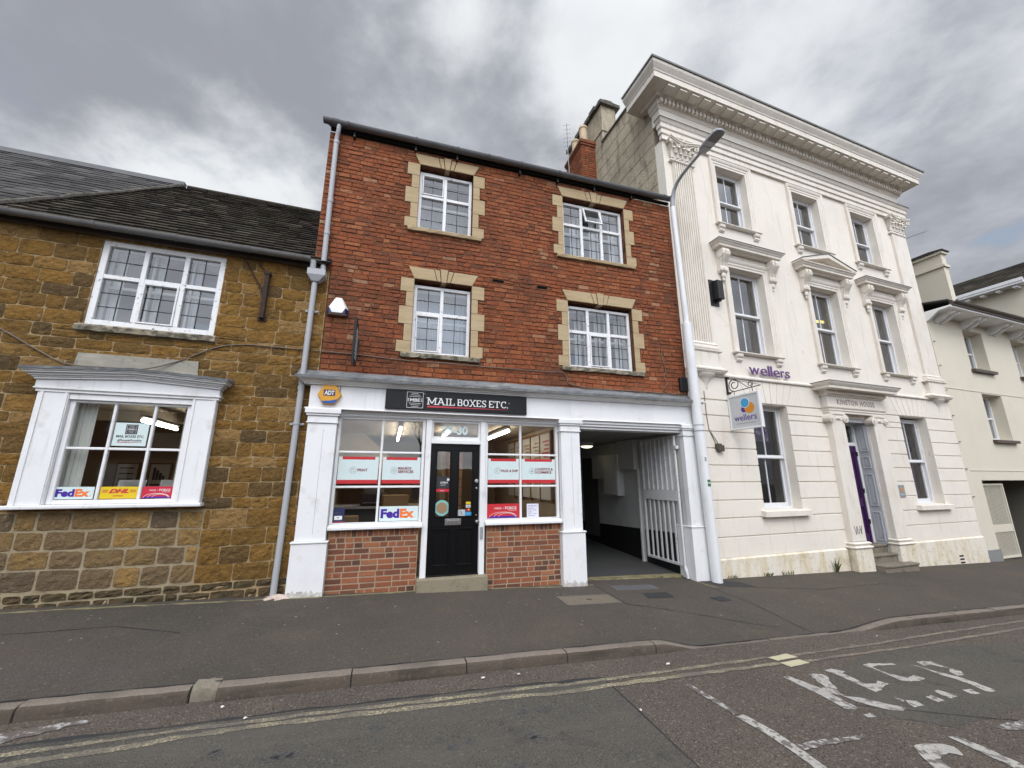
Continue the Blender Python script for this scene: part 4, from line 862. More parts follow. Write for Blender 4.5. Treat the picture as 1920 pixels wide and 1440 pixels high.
# body behind the front wall
b = B(); b.box(-.002, .2, .241, 7.0, 3.2, 11.46); b.box(WID - .2, WID, .241, 7, -.5, 11.4); b.box(.2, WID - .2, 6.8, 7, 0, 11.4); b.box(.2, WID - .2, .6, 6.8, 11.0, 11.1)
sw = b.obj('side_wall', m_side, white); sw['label'] = 'stained rendered flank above the brick roof'
b = B(); z = 7.7
k = 0
while z < 11.4:
    b.box(-.0055, -.0018, .245, 3.4, z, z + .012)
    z += .37; k += 1
b.obj('render_joint', m_joint, white)
b = B(); b.box(-.05, .25, .56, 2.32, 11.462, 11.50); b.obj('parapet_coping', m_trimtop, white)
# its rendered chimney
b = B(); b.box(-.004, .50, 2.28, 4.3, 11.40, 12.80); b.box(-.03, .53, 2.25, 4.33, 11.86, 11.93)
cs = b.obj('chimney', m_side, white)
b = B(); rg = random.Random(2)
for i in range(7):
    y = 2.18 + i * .31; b.box(-.10 + rg.uniform(-.02, .02), .60 + rg.uniform(-.02, .02), y + .004, y + .30, 12.802, 12.93 + rg.uniform(-.02, .03)); b.ball((.25, y + .15, 12.94), .13, 2.7, 1.1, .8, 5)
b.obj('chimney_cap', mat('dark_weathered_stone', (.10, .092, .075), .95, [lay(9, (.045, .042, .036), .45, .6, .8, 6), lay(30, (.2, .185, .15), .6, .72, .6)], (30, .8, .02)), cs)
# entablature
b = B()
b.sweep([(0, 9.42), (.055, 9.42), (.055, 9.545), (.075, 9.55), (.085, 9.56), (.085, 9.68), (.105, 9.685), (.115, 9.70), (.115, 9.80), (.14, 9.825), (.165, 9.87), (.18, 9.885), (.18, 9.91), (0, 9.945)], .02, WID - .02, .03)
b.obj('architrave', m_trim, white)
b = B(); b.sweep([(0, 9.905), (.192, 9.89), (.192, 9.90), (.02, 9.955), (0, 9.955)], .02, WID - .02, .03); b.obj('lead_capping', m_trimtop, white)
B().box(-.015, WID + .015, -.02, .24, 9.952, 10.36).obj('frieze', m_stucco, white)
b = B()
b.sweep([(0, 10.305), (.03, 10.305), (.05, 10.34), (.075, 10.36), (.075, 10.372), (0, 10.372)], -.01, WID + .01, .25)
b.sweep([(0, 10.374), (.09, 10.374), (.09, 10.50), (0, 10.50)], -.01, WID + .01, .25)
b.sweep([(0, 10.502), (.17, 10.502), (.20, 10.55), (0, 10.55)], -.01, WID - .05, .40)
b.sweep([(0, 10.552), (.30, 10.552), (.475, 10.575), (.475, 10.60), (.475, 10.72), (.49, 10.73), (.50, 10.76), (.53, 10.80), (.57, 10.86), (.58, 10.90), (.58, 10.95), (0, 11.0)], -.01, WID - .15, .55)
b.obj('cornice', m_trim, white)
b = B(); b.sweep([(0, 11.002), (.595, 10.952), (.605, 10.93), (.61, 10.975), (0, 11.06)], -.01, WID - .15, .56); b.obj('lead_edge', m_trimtop, white)
b = B(); u = .02; n = int((WID) / .115)
for i in range(n): u = -.085 + (WID + .13) * (i + .2) / n; b.box(u, u + .068, -.165, -.1005, 10.378, 10.498)
b.obj('dentil', m_trim, white)
n = 26
for i in range(n): u = -.15 + (WID + .15) * (i + .2) / n; B().box(u, u + .20, -.44, -.225, 10.515, 10.556).obj('soffit_block', m_trim, white)
# string course between ground and first floor
for a, c in ((0.0, 3.66), (6.02, WID)): B().px([(.0, 3.80), (-.05, 3.803), (-.065, 3.82), (-.065, 3.85), (-.03, 3.88), (.0, 3.885)], a, c).obj('string_course', m_trim, white)
# giant pilasters
def giant_pilaster(u0, u1, fluted):
    w = u1 - u0; b = B(); z0, z1 = 4.52, 8.92
    if fluted:
        n = 9; p = w / n; pts = []
        pts.append((u0, 0)); pts.append((u0, -.06))
        for i in range(n):
            a = u0 + i * p; pts += [(a + p * .24, -.06), (a + p * .30, -.035), (a + p * .5, -.026), (a + p * .70, -.035), (a + p * .76, -.06)]
        pts += [(u1, -.06), (u1, 0)]
        b.pz(pts, z0, z1)
    else: b.box(u0, u1, -.06, 0, z0, z1)
    o = b.obj('pilaster', m_trim, white); 
    b = B(); b.sweep([(0, 4.36), (.115, 4.36), (.12, 4.385), (.115, 4.41), (.095, 4.42), (.09, 4.45), (.10, 4.47), (.085, 4.49), (.068, 4.52), (0, 4.52)], u0 + .02, u1 - .02, -.001); b.obj('pilaster_base', m_trim, o)
    b = B(); b.sweep([(0, 8.86), (.068, 8.86), (.085, 8.88), (.075, 8.905), (.068, 8.92), (0, 8.92)], u0, u1, -.001) ; c0 = b
    # leafy capital
    zb, zt = 8.92, 9.415; m = (u0 + u1) / 2; hw = w / 2
    b.add([(u0 + .02, 0, zb), (u1 - .02, 0, zb), (u1 - .02, -.06, zb), (u0 + .02, -.06, zb), (u0 - .05, 0, zt - .07), (u1 + .05, 0, zt - .07), (u1 + .05, -.12, zt - .07), (u0 - .05, -.12, zt - .07)],
          [(0, 1, 2, 3), (4, 5, 6, 7), (0, 1, 5, 4), (1, 2, 6, 5), (2, 3, 7, 6), (3, 0, 4, 7)])
    def leaf(u, y, z, h, wd, out):
        n = 7; vs = []
        for i in range(n + 1):
            t = i / n; zz = z + h * (t if t < .8 else .8 + (t - .8) * .2 - (t - .8) * 1.3); yy = y - .012 - out * t ** 2.4; ww = wd * (1 - .55 * abs(t - .45) - .35 * t ** 4) * (1 + .18 * math.sin(t * 22))
            vs += [(u - ww / 2, yy + .012, zz), (u, yy - .012, zz), (u + ww / 2, yy + .012, zz), (u, yy + .022, zz)]
        b.add(vs, [(i * 4 + k, i * 4 + (k + 1) % 4, i * 4 + 4 + (k + 1) % 4, i * 4 + 4 + k) for i in range(n) for k in range(4)] + [(0, 1, 2, 3), (4 * n, 4 * n + 1, 4 * n + 2, 4 * n + 3)])
    for i in range(4): leaf(u0 + w * (i + .5) / 4, -.058, zb + .01, .20, w * .25, .075)
    for i in range(3): leaf(u0 + w * (i + 1) / 4, -.068, zb + .05, .33, w * .27, .115)
    for sg in (-1, 1):
        leaf(m + sg * hw * .98, -.06, zb + .04, .30, w * .22, .11)
        c = (m + sg * (hw + .085), -.155, zt - .135); pts = []
        for i in range(26): a = i * .42; r = .074 * (1 - i / 30); pts.append((c[0] - sg * r * math.cos(a) * .9, c[1] - .02 * (i / 26) + r * .35 * math.cos(a), c[2] + r * math.sin(a)))
        b.tube([(m + sg * hw * .35, -.10, zb + .22), (m + sg * hw * .75, -.135, zt - .12), (c[0] - sg * .05, c[1], zt - .075)] + pts[4:], .02, 6)
        c = (m + sg * .045, -.155, zt - .12)
        b.tube([(m + sg * hw * .35, -.10, zb + .20), (m + sg * .11, -.14, zt - .11)] + [(c[0] + sg * .042 * (1 - i / 16) * math.cos(i * .5), c[1], c[2] + .042 * (1 - i / 16) * math.sin(i * .5)) for i in range(14)], .015, 6)
    n = 12; top = []
    for i in range(n + 1): t = i / n; top.append((u0 - .135 + (w + .27) * t, -.215 + .075 * math.sin(math.pi * t)))
    b.pz([(u0 - .10, 0)] + top + [(u1 + .10, 0)], zt - .065, zt - .03); b.pz([(u0 - .12, 0)] + [(x * 1.0, y - .018) for x, y in top] + [(u1 + .12, 0)], zt - .029, zt)
    b.ball((m, -.175, zt - .045), .045, 1, .7, 1, 6)
    b.obj('capital', m_trim, o)
    # pedestal block and the drop under it
    b = B(); b.box(u0 - .055, u1 + .055, -.10, 0, 3.99, 4.30)
    b.sweep([(0, 4.302), (.115, 4.302), (.13, 4.32), (.13, 4.34), (.10, 4.358), (0, 4.358)], u0 - .03, u1 + .03, -.001)
    b.sweep([(0, 3.84), (.12, 3.84), (.155, 3.87), (.155, 3.885), (.175, 3.90), (.175, 3.93), (.12, 3.96), (.105, 3.985), (0, 3.988)], u0 - .03, u1 + .03, -.001); b.obj('pedestal', m_trim, o)
    b = B(); b.lathe([(.004, 3.43), (.035, 3.45), (.04, 3.48), (.025, 3.50), (.045, 3.515), (.05, 3.58), (.075, 3.65), (.12, 3.71), (.17, 3.76), (.24, 3.80), (.26, 3.84)], (m, 0, 0), 18)
    b.tf(lambda x, y, z: (x, min(y, 0) * .62 - .0005, z)); b.obj('corbel', m_trim, o, smooth=True)
def crack(pts, seed, m=None, w=.0016, name='hairline_crack'):
    rng = random.Random(seed); P = []
    for i in range(len(pts) - 1):
        for k in range(8): t = k / 8; P.append((pts[i][0] * (1 - t) + pts[i + 1][0] * t + rng.uniform(-.02, .02), pts[i][1] * (1 - t) + pts[i + 1][1] * t + rng.uniform(-.02, .02)))
    P.append(pts[-1]); b = B(); vs = []
    for i, p in enumerate(P): ww = w * (.4 + .6 * math.sin(math.pi * (i + .5) / len(P))); vs += [(p[0] - ww, -.0012, p[1] - ww * .5), (p[0] + ww, -.0012, p[1] + ww * .5)]
    b.add(vs, [(2 * i, 2 * i + 2, 2 * i + 3, 2 * i + 1) for i in range(len(P) - 1)]); b.obj(name, m or m_joint, white)
for k, pts in enumerate(([(3.2, 9.3), (3.35, 8.6), (3.3, 7.9)], [(5.6, 7.5), (5.75, 7.1), (6.0, 6.9)], [(3.4, 6.6), (3.3, 5.7), (3.5, 5.0)], [(8.05, 9.3), (8.0, 8.4)], [(1.1, 9.2), (1.2, 8.2), (1.1, 7.3)], [(6.1, 6.2), (6.0, 5.2), (6.1, 4.5)], [(1.0, 5.3), (1.35, 5.0)])): crack(pts, k)
giant_pilaster(.205, .765, True); giant_pilaster(8.33, 8.93, False)
def bracket(b, u, z, w=.13, h=.2, d=.1):
    b.px([(0, z), (-d, z), (-d * .95, z - h * .3), (-d * .55, z - h * .5), (-d * .6, z - h * .72), (-d * .3, z - h * .9), (0, z - h)], u - w / 2, u + w / 2)
    b.lathe([(d * .42, -w / 2 - .012), (d * .42, w / 2 + .012)], (u, -d * .52, z - h * .26), 10, 'x')
def sash_window(u0, u1, z0, z1, rec, surr, sillz, curt=None, room=None, tint=g_sash, label=None):
    if surr:
        s = B(); w = .19
        P = [(0, 0), (.0, .018), (.055, .018), (.06, .030), (.115, .030), (.12, .042), (.165, .058), (.19, .058), (.19, 0)]   # across, proud
        # jambs and head as three mitred runs
        def run(p0, p1, n0, n1, dirs):
            pass
        vs = []
        for (a, pr) in P: vs.append((u0 - a, -pr, z0))
        for (a, pr) in P: vs.append((u0 - a, -pr, z1 + a))
        for (a, pr) in P: vs.append((u1 + a, -pr, z1 + a))
        for (a, pr) in P: vs.append((u1 + a, -pr, z0))
        n = len(P); s.add(vs, [(k * n + i, k * n + (i + 1) % n, (k + 1) * n + (i + 1) % n, (k + 1) * n + i) for k in range(3) for i in range(n)] + [tuple(range(n)), tuple(range(3 * n, 4 * n))])
        s.obj('window_surround', m_trim, white)
    b = B(); zm = (z0 + z1) / 2 - .02; w = .075; m = (u0 + u1) / 2; y = rec
    b.box(u0, u0 + .05, y, y + .12, z0, z1).box(u1 - .05, u1, y, y + .12, z0, z1).box(u0 + .05, u1 - .05, y, y + .12, z1 - .05, z1).box(u0 + .05, u1 - .05, y - .01, y + .12, z0, z0 + .04)
    for (a, c, d, e, yy, lo, hi) in ((u0 + .05, u1 - .05, zm, z1 - .05, y + .02, .04, .045), (u0 + .05, u1 - .05, z0 + .04, zm, y + .065, .07, .035)):
        b.box(a, a + .045, yy, yy + .04, d, e).box(c - .045, c, yy, yy + .04, d, e).box(a + .045, c - .045, yy, yy + .04, d, d + lo).box(a + .045, c - .045, yy, yy + .04, e - hi, e)
        b.box(m - .011, m + .011, yy + .005, yy + .035, d + lo, e - hi)
    b.box(u0 + .05, u1 - .05, y - .004, y + .062, zm - .03, zm + .002)
    o = b.obj('window', m_sash, white, bevel=.004)
    if label: o['label'] = label
    p = B()
    p.quad((u0 + .095, y + .04, zm + .04), (u1 - .095, y + .04, zm + .04), (u1 - .095, y + .04, z1 - .095), (u0 + .095, y + .04, z1 - .095))
    p.quad((u0 + .095, y + .085, z0 + .11), (u1 - .095, y + .085, z0 + .11), (u1 - .095, y + .085, zm - .035), (u0 + .095, y + .085, zm - .035))
    p.obj('pane', tint, o)
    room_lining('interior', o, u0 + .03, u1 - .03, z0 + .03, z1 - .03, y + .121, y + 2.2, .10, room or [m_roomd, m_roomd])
    if curt:
        for (a, c, d, e, mm) in curt: curtain(o, a, c, d, e, y + .20, mm, .015, .06)
    s = B()
    if sillz == 'br':
        s.sweep([(0, z0 - .055), (.07, z0 - .055), (.085, z0 - .04), (.10, z0 - .035), (.10, z0 - .012), (0, z0 - .002)], u0 - .12, u1 + .12, -.001)
        s.px([(rec, z0 - .003), (-.1, z0 - .010), (-.1, z0 - .02), (rec, z0 - .02)], u0 + .001, u1 - .001)
        for u in (u0 - .07, u1 + .07): bracket(s, u, z0 - .056, .15, .185, .085)
    else:
        s.px([(rec, z0), (-.115, z0 - .02), (-.125, z0 - .03), (-.125, z0 - .13), (-.0, z0 - .13), (-.0, z0 - .02), (rec, z0 - .02)], u0 - .10, u1 + .14)
    s.obj('sill', m_trim if sillz == 'br' else m_trim, o)
    return o
m_dcurt = mat('dark_purple_curtain', (.075, .03, .10), .9, [lay((40, 40, 2), (.015, .010, .022), .45, .6, .8)])
m_pcurt = mat('patterned_violet_curtain', (.09, .06, .13), .9, [lay((14, 14, 6), (.30, .27, .36), .52, .60, .9, 4), lay(9, (.02, .015, .03), .5, .62, .8)])
m_dkblind = mat('dark_roller_blind', (.045, .042, .048), .9)
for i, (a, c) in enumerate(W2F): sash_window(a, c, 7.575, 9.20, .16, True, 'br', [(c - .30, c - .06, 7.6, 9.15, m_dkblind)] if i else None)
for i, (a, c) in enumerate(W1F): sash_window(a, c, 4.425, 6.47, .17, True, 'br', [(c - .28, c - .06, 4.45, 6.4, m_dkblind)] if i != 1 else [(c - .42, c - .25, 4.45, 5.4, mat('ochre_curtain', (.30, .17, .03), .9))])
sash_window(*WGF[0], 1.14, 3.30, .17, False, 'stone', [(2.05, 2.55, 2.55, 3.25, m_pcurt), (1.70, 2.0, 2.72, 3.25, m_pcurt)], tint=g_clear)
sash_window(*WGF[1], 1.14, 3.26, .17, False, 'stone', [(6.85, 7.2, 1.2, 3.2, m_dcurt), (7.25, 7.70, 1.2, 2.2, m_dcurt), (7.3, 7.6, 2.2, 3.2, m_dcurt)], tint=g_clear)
# hoods on consoles over the first-floor windows
def console(b, u, zt, h=.70, w=.20):
    pts = [(0, zt), (-.20, zt), (-.215, zt - .06), (-.205, zt - .14), (-.16, zt - .22), (-.11, zt - .30), (-.085, zt - .38), (-.10, zt - .44), (-.095, zt - .50), (-.05, zt - .54), (0, zt - .55)]
    b.px(pts, u - w / 2, u + w / 2); 
    b.px([(y * 1.08 - .008, zt - .02 + (z - zt) * .94) for y, z in pts[1:-1]] + [(0, zt - .52), (0, zt - .02)], u - w * .22, u + w * .22)
    b.lathe([(.095, -w / 2 - .015), (.095, w / 2 + .015)], (u, -.12, zt - .10), 14, 'x'); b.lathe([(.045, -w / 2 - .012), (.045, w / 2 + .012)], (u, -.06, zt - .47), 10, 'x')
    b.ball((u, -.055, zt - .60), .06, .9, .7, 1.1, 6); b.ball((u, -.045, zt - .685), .035, 1, .7, 1.3, 6)
HP = [(0, 6.79), (.12, 6.79), (.135, 6.815), (.20, 6.825), (.215, 6.835), (.215, 6.885), (.23, 6.895), (.25, 6.93), (.275, 6.945), (.275, 6.965), (0, 6.985)]
for i, (a, c) in enumerate(W1F):
    ua, uc = a - .42, c + .43
    for u in (a - .235, c + .235): b = B(); console(b, u, 6.785); b.obj('window_bracket', m_trim, white)
    b = B(); b.box(a - .12, c + .12, -.035, -.001, 6.665, 6.785)
    b.sweep(HP, ua + .21, uc - .21, -.001)
    if i == 1:
        m = (a + c) / 2; hwid = (uc - ua) / 2 + .06
        b.py([(m - hwid + .12, 6.99), (m + hwid - .12, 6.99), (m, 7.21)], -.10, 0)
        for sg in (-1, 1):
            b.py([(m + sg * (hwid + .02), 6.975), (m + sg * (hwid + .02), 7.015), (m, 7.315), (m, 7.205), (m + sg * (hwid - .16), 6.99)], -.27, -.0)
    b.obj('window_hood', m_trim, white)
    b = B()
    if i == 1:
        for sg in (-1, 1): b.py([(m + sg * (hwid + .03), 7.018), (m + sg * (hwid + .03), 7.032), (m, 7.335), (m, 7.318)], -.285, 0)
    else: b.sweep([(0, 6.987), (.288, 6.967), (.288, 6.982), (0, 7.01)], ua + .21, uc - .21, -.001)
    b.obj('hood_capping', m_trimtop, white)
# ---- porch
def ionic(b, u0, u1, y, zt):
    m = (u0 + u1) / 2; w = u1 - u0
    b.box(u0 - .03, u1 + .03, y - .03, 0, zt - .035, zt); b.box(u0 - .0, u1 + .0, y - .012, 0, zt - .16, zt - .037)
    for sg in (-1, 1):
        c = (m + sg * (w / 2 + .02), zt - .125)
        b.lathe([(.092, y - .035), (.092, -.005)], (c[0], 0, c[1]), 18, 'y'); b.lathe([(.062, y - .045), (.062, y - .03)], (c[0], 0, c[1]), 16, 'y'); b.lathe([(.03, y - .058), (.03, y - .04)], (c[0], 0, c[1]), 12, 'y')
    b.ball((m, y - .02, zt - .12), .04, 1.6, .5, .8, 6)
PY = -.15
for (u0, u1) in ((3.93, 4.37), (5.43, 5.86)):
    b = B(); b.box(u0, u1, PY, 0, .44, 3.06); o = b.obj('pilaster', m_trim, white, bevel=.006)
    b = B(); b.box(u0 - .05, u1 + .05, PY - .05, 0, -.9, .30); o2 = b.obj('pedestal', m_plinth, o, bevel=.012)
    b = B(); b.sweep([(0, .302), (.06, .302), (.075, .325), (.06, .35), (.03, .355), (.03, .375), (.05, .385), (.055, .405), (.03, .43), (0, .438)], u0, u1, -.0, 0) 
    b.tf(lambda x, y, z: (x, y if y >= -.0001 else y + PY, z)); b.obj('pilaster_base', m_trim, o)
    b = B(); ionic(b, u0, u1, PY, 3.21); b.obj('capital', m_trim, o)
b = B(); PO = .15
def psw(b, prof, u0, u1): b.sweep([(o_ + (PO if o_ > 0 else 0), z) for o_, z in prof], u0 + PO, u1 - PO, -.001)
psw(b, [(0, 3.215), (.01, 3.215), (.01, 3.262), (.025, 3.268), (.025, 3.315), (.04, 3.32), (.05, 3.345), (0, 3.345)], 3.90, 5.88)
psw(b, [(0, 3.347), (.004, 3.347), (.004, 3.60), (0, 3.60)], 3.90, 5.88)
psw(b, [(0, 3.602), (.03, 3.602), (.045, 3.63), (.05, 3.70), (.10, 3.73), (.24, 3.735), (.24, 3.79), (.255, 3.80), (.29, 3.845), (.30, 3.87), (0, 3.93)], 3.90, 5.88)
pe = b.obj('porch_entablature', m_trim, white)
b = B(); n = 30
for i in range(n): u = 3.84 + 2.10 * (i + .2) / n; b.box(u, u + .038, -.25, -.197, 3.642, 3.70)
b.obj('dentil', m_trim, pe)
b = B(); psw(b, [(0, 3.932), (.305, 3.872), (.31, 3.888), (0, 3.955)], 3.90, 5.88); b.obj('capping', m_trimtop, pe)
text('KINETON HOUSE', mat('faded_carved_ink', (.24, .20, .17), .8), pe, 4.91, -.1545, 3.425, .115, 1.36, .007, name='carved_lettering', align='CENTER', sp=1.25)
# recess: purple door with fanlight at the back, grey panelled reveal on the right
D0, D1, DY = 4.42, 5.42, .26
b = B(); b.box(D1 - .03, D1, .0, DY, .02, 3.115)
for (z0, z1) in ((.36, 1.0), (1.12, 1.86), (1.98, 2.26), (2.38, 2.98)):
    y0, y1 = .045, .215; b.box(D1 - .045, D1 - .029, y0, y0 + .028, z0, z1).box(D1 - .045, D1 - .029, y1 - .028, y1, z0, z1).box(D1 - .045, D1 - .029, y0 + .028, y1 - .028, z0, z0 + .03).box(D1 - .045, D1 - .029, y0 + .028, y1 - .028, z1 - .03, z1); b.box(D1 - .04, D1 - .03, y0 + .045, y1 - .045, z0 + .06, z1 - .06)
b.obj('door_reveal', m_greyp, white, bevel=.003)
b = B(); b.box(D0, D0 + .03, .0, DY, .0, 3.115).box(D0 + .03, D1 - .031, .0, DY, 3.05, 3.115); b.obj('door_reveal', m_greyp, white)
b = B(); b.box(D0, D0 + .09, DY, DY + .1, .3, 3.1).box(D1 - .08, D1, DY, DY + .1, .3, 3.1).box(D0 + .09, D1 - .08, DY, DY + .1, 2.52, 2.60).box(D0 + .09, D1 - .08, DY, DY + .1, 3.02, 3.1)
dfw = b.obj('door_frame', m_white, white, bevel=.005)
B().quad((D0 + .09, DY + .05, 2.6), (D1 - .08, DY + .05, 2.6), (D1 - .08, DY + .05, 3.02), (D0 + .09, DY + .05, 3.02)).obj('fanlight_pane', g_sash, dfw)
B().box(D0 + .05, D1 - .05, DY + .5, DY + .55, 2.4, 3.2).obj('hall_ceiling', m_roomd, dfw)
b = B(); a, c = D0 + .092, D1 - .082
wall_boxes(b, (a, c, .305, 2.515), [(a + .10, a + .34, .5, 1.1), (c - .34, c - .10, .5, 1.1), (a + .10, a + .34, 1.3, 2.35), (c - .34, c - .10, 1.3, 2.35)], DY + .02, DY + .07); b.box(a, c, DY + .05, DY + .065, .31, 2.51)
for u in (c - .09, c - .05): b.box(u, u + .012, DY + .006, DY + .02, .32, 2.5)
dw = b.obj('door', m_purple, white, bevel=.004)
b = B()
for z in (.72, 1.42, 2.28): b.box(c - .05, c + .012, DY - .004, DY + .006, z, z + .10)
b.obj('door_hinge', m_blackm, dw)
b = B()
for i, (y0, y1, z1, z0) in enumerate(((.05, DY + .12, .30, -.2), (-.12, .0495, .135, -.3), (-.36, -.121, -.035, -.5))):
    ww = (4.43, 5.42) if i < 2 else (4.44, 5.60); b.box(ww[0], ww[1] - .012 * 0, y0, y1, z0, z1 - .045); b.box(ww[0] - (0 if i < 2 else .0), ww[1] + .0, y0 - .02, y1 - .001, z1 - .044, z1)
b.obj('steps', m_stepst, white, bevel=.008)
b = B()
for k, pts in enumerate(([(0, .2), (.05, .0), (.10, .19)], [(.13, .18), (.11, .05), (.17, .02), (.19, .12), (.15, .11)], [(.22, .2), (.26, .01), (.31, .2), (.27, .1)])): b.tube([(4.03 + p[0] * .8, PY - .003 - k * .0005, .58 + p[1] * .9) for p in pts], .006, 4)
b.obj('graffiti_scribble', m_grey, white)
b = B(); b.box(6.06, 6.30, -.045, -.0245, 1.32, 1.60); pq = b.obj('plaque', m_galv, white, bevel=.003)
B().lathe([(.045, 0), (.045, -.003)], (6.18, -.0455, 1.49), 18, 'y').obj('plaque_emblem', m_sora, pq); text('wellers', m_swhite, pq, 6.18, -.046, 1.365, .03, .15, name='plaque_lettering', align='CENTER')
# telephone wire and its junction box down the rusticated wall
b = B(); b.tube([(.40, -.03, 3.47), (.395, -.032, 3.0), (.42, -.03, 2.7), (.55, -.032, 2.42)], .008, 6); b.tube([(.45, -.03, 2.66), (.62, -.032, 2.42)], .006, 6); b.tube([(.815, -.012, 6.9), (.81, -.012, 4.5), (.83, -.012, 4.42)], .006, 6); b.obj('telephone_wire', m_cable, white)
b = B(); b.box(.53, .66, -.085, -.024, 2.30, 2.42); b.box(.55, .70, -.10, -.05, 2.27, 2.39); jb = tag(b.obj('junction_box', m_brownp, None, bevel=.006), 'small brown junction box where the wires end on the cream wall beside the lamp post', 'junction box')
jb.location = (5.6, 0, 0); jb.rotation_euler.z = WA
# wall-mounted black lamp beside the first floor window
def on_white(o): o.location = (5.6, 0, 0); o.rotation_euler.z = WA; return o
t = on_white(thing('wall_lamp', 'black box shaped wall light beside the left first floor window of the cream building', 'wall light'))
B().box(.90, 1.13, -.02, -.001, 5.42, 6.03).obj('back_plate', m_blackm, t); b = B(); b.px([(-.021, 5.55), (-.021, 6.0), (-.17, 5.97), (-.17, 5.53)], .98, 1.14); b.box(1.02, 1.10, -.12, -.05, 5.50, 5.53); b.obj('lamp_housing', m_blackm, t, bevel=.006)
# lettering fixed to the wall
t = on_white(thing('wall_lettering', 'raised purple letters fixed on the cream wall above the hanging sign', 'lettering', ))
def letters3d():
    u = 1.70; cells = [('w', .30), ('e', .20), ('l', .05), ('l', .05), ('e', .20), ('r', .11), ('s', .14)]
    for ch_, w in cells: text(ch_, m_vio, t, u, -.058, 3.935, .235, w, .0012, depth=.014, name='letter'); u += w + .03
letters3d()
b = B(); [b.box(u - .008, u + .008, -.058, -.0005, 4.0, 4.016) for u in (1.82, 2.12, 2.31, 2.39, 2.55, 2.74, 2.86)]; b.obj('letter_fixings', m_trim, t)
# hanging sign on a scrolled bracket
def spiral(c, r0, r1, a0, turns, n=26, sx=1): return [(0, c[0] + sx * (r0 + (r1 - r0) * i / n) * math.cos(a0 + turns * 2 * math.pi * i / n), c[1] + (r0 + (r1 - r0) * i / n) * math.sin(a0 + turns * 2 * math.pi * i / n)) for i in range(n + 1)]
t = on_white(thing('hanging_sign', 'square grey hanging sign with blue, orange and purple discs on a scrolled iron bracket', 'sign'))
UX = 1.03
b = B(); b.box(UX - .02, UX + .02, -.05, -.0255, 3.46, 3.79); b.box(UX - .022, UX + .022, -.09, -.0255, 3.76, 3.80).box(UX - .025, UX + .025, -.10, -.0255, 3.44, 3.475)
def add_tube(pts, r=.009): b.tube([(UX + p[0], p[1], p[2]) for p in pts], r, 6)
add_tube([(0, -.05, 3.47), (0, -.45, 3.475), (0, -.78, 3.485)], .009); add_tube([(0, -.05, 3.77), (0, -.32, 3.66), (0, -.52, 3.49)], .007); add_tube([(0, -.02, 3.78), (0, -.76, 3.50)], .004)
add_tube(spiral((-.21, 3.61), .14, .045, -1.6, 1.6)); add_tube(spiral((-.57, 3.555), .062, .022, -1.5, 1.5, 20, -1), .007)
for y in (-.19, -.60): add_tube([(0, y, 3.47), (0, y, 3.40)], .007)
b.obj('bracket', m_blackm, t, smooth=False)
B().box(UX - .022, UX + .022, -.705, -.055, 2.715, 3.355).obj('sign_panel', m_sboard, t)
b = B(); y0, y1, z0, z1, g, e = -.735, -.03, 2.69, 3.385, .035, .034
b.box(UX - e, UX + e, y0, y0 + g, z0, z1).box(UX - e, UX + e, y1 - g, y1, z0, z1).box(UX - e, UX + e, y0 + g, y1 - g, z0, z0 + g).box(UX - e, UX + e, y0 + g, y1 - g, z1 - g, z1); b.obj('sign_frame', m_post, t, bevel=.004)
XF = UX - .0225
def disc(y, z, r, m, k): B().lathe([(r, -.0008 * k), (r, -.0008 * k - .0007)], (XF, y, z), 32, 'x').obj('sign_disc', m, t)
disc(-.375, 3.075, .062, m_spur, 1); disc(-.50, 3.095, .108, m_sora, 2); disc(-.415, 3.20, .102, m_swhite, 3); disc(-.415, 3.20, .09, m_sblue, 4)
text('wellers', m_spur, t, 0, 0, 0, .125, .50, .0015, name='sign_lettering', pt=lambda a, d, e: (XF - .0006 - d, -.135 - a, 2.86 + e))
text('chartered accountants', m_grey, t, 0, 0, 0, .018, .42, name='sign_lettering', pt=lambda a, d, e: (XF - .0006 - d, -.175 - a, 2.80 + e))
# ------------------------------------------------------------------ the cream building at the right end
CX, CY = 5.6 + WID * math.cos(WA) + .03 * math.cos(WA), WID * math.sin(WA) + .002
creamb = thing('rendered_building', 'low yellowish cream rendered building with bracketed eaves and brown sills at the street end', 'building', (CX, CY, 0), WA)
CW = [(1.78, 2.86, 4.95, 6.19), (4.62, 5.70, 4.95, 6.19), (1.92, 3.02, 2.85, 4.20), (4.72, 5.80, 2.85, 4.20)]
CG = (.72, 4.3, -.9, 1.70)
b = B(); wall_boxes(b, (.0, 12, -.9, 6.45), CW + [CG], .0, .40)
b.box(.0, 12, -.012, -.0005, 4.235, 4.26).box(.28, 12, -.012, -.0005, 1.955, 1.975)
b.obj('wall', m_cream, creamb)
B().box(-.0, .715, -.035, -.0005, -.9, -.05).obj('plinth', flat('grey_plinth_paint', (.22, .22, .21), .8), creamb)
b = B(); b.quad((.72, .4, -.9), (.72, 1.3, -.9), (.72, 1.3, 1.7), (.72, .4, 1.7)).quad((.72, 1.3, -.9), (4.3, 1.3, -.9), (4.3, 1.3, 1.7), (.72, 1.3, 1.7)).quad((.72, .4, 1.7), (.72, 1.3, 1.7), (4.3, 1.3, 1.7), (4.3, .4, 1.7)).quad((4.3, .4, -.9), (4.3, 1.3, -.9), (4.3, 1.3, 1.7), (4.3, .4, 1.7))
b.obj('entrance_recess', flat('dim_recess_paint', (.16, .15, .12), .9), creamb)
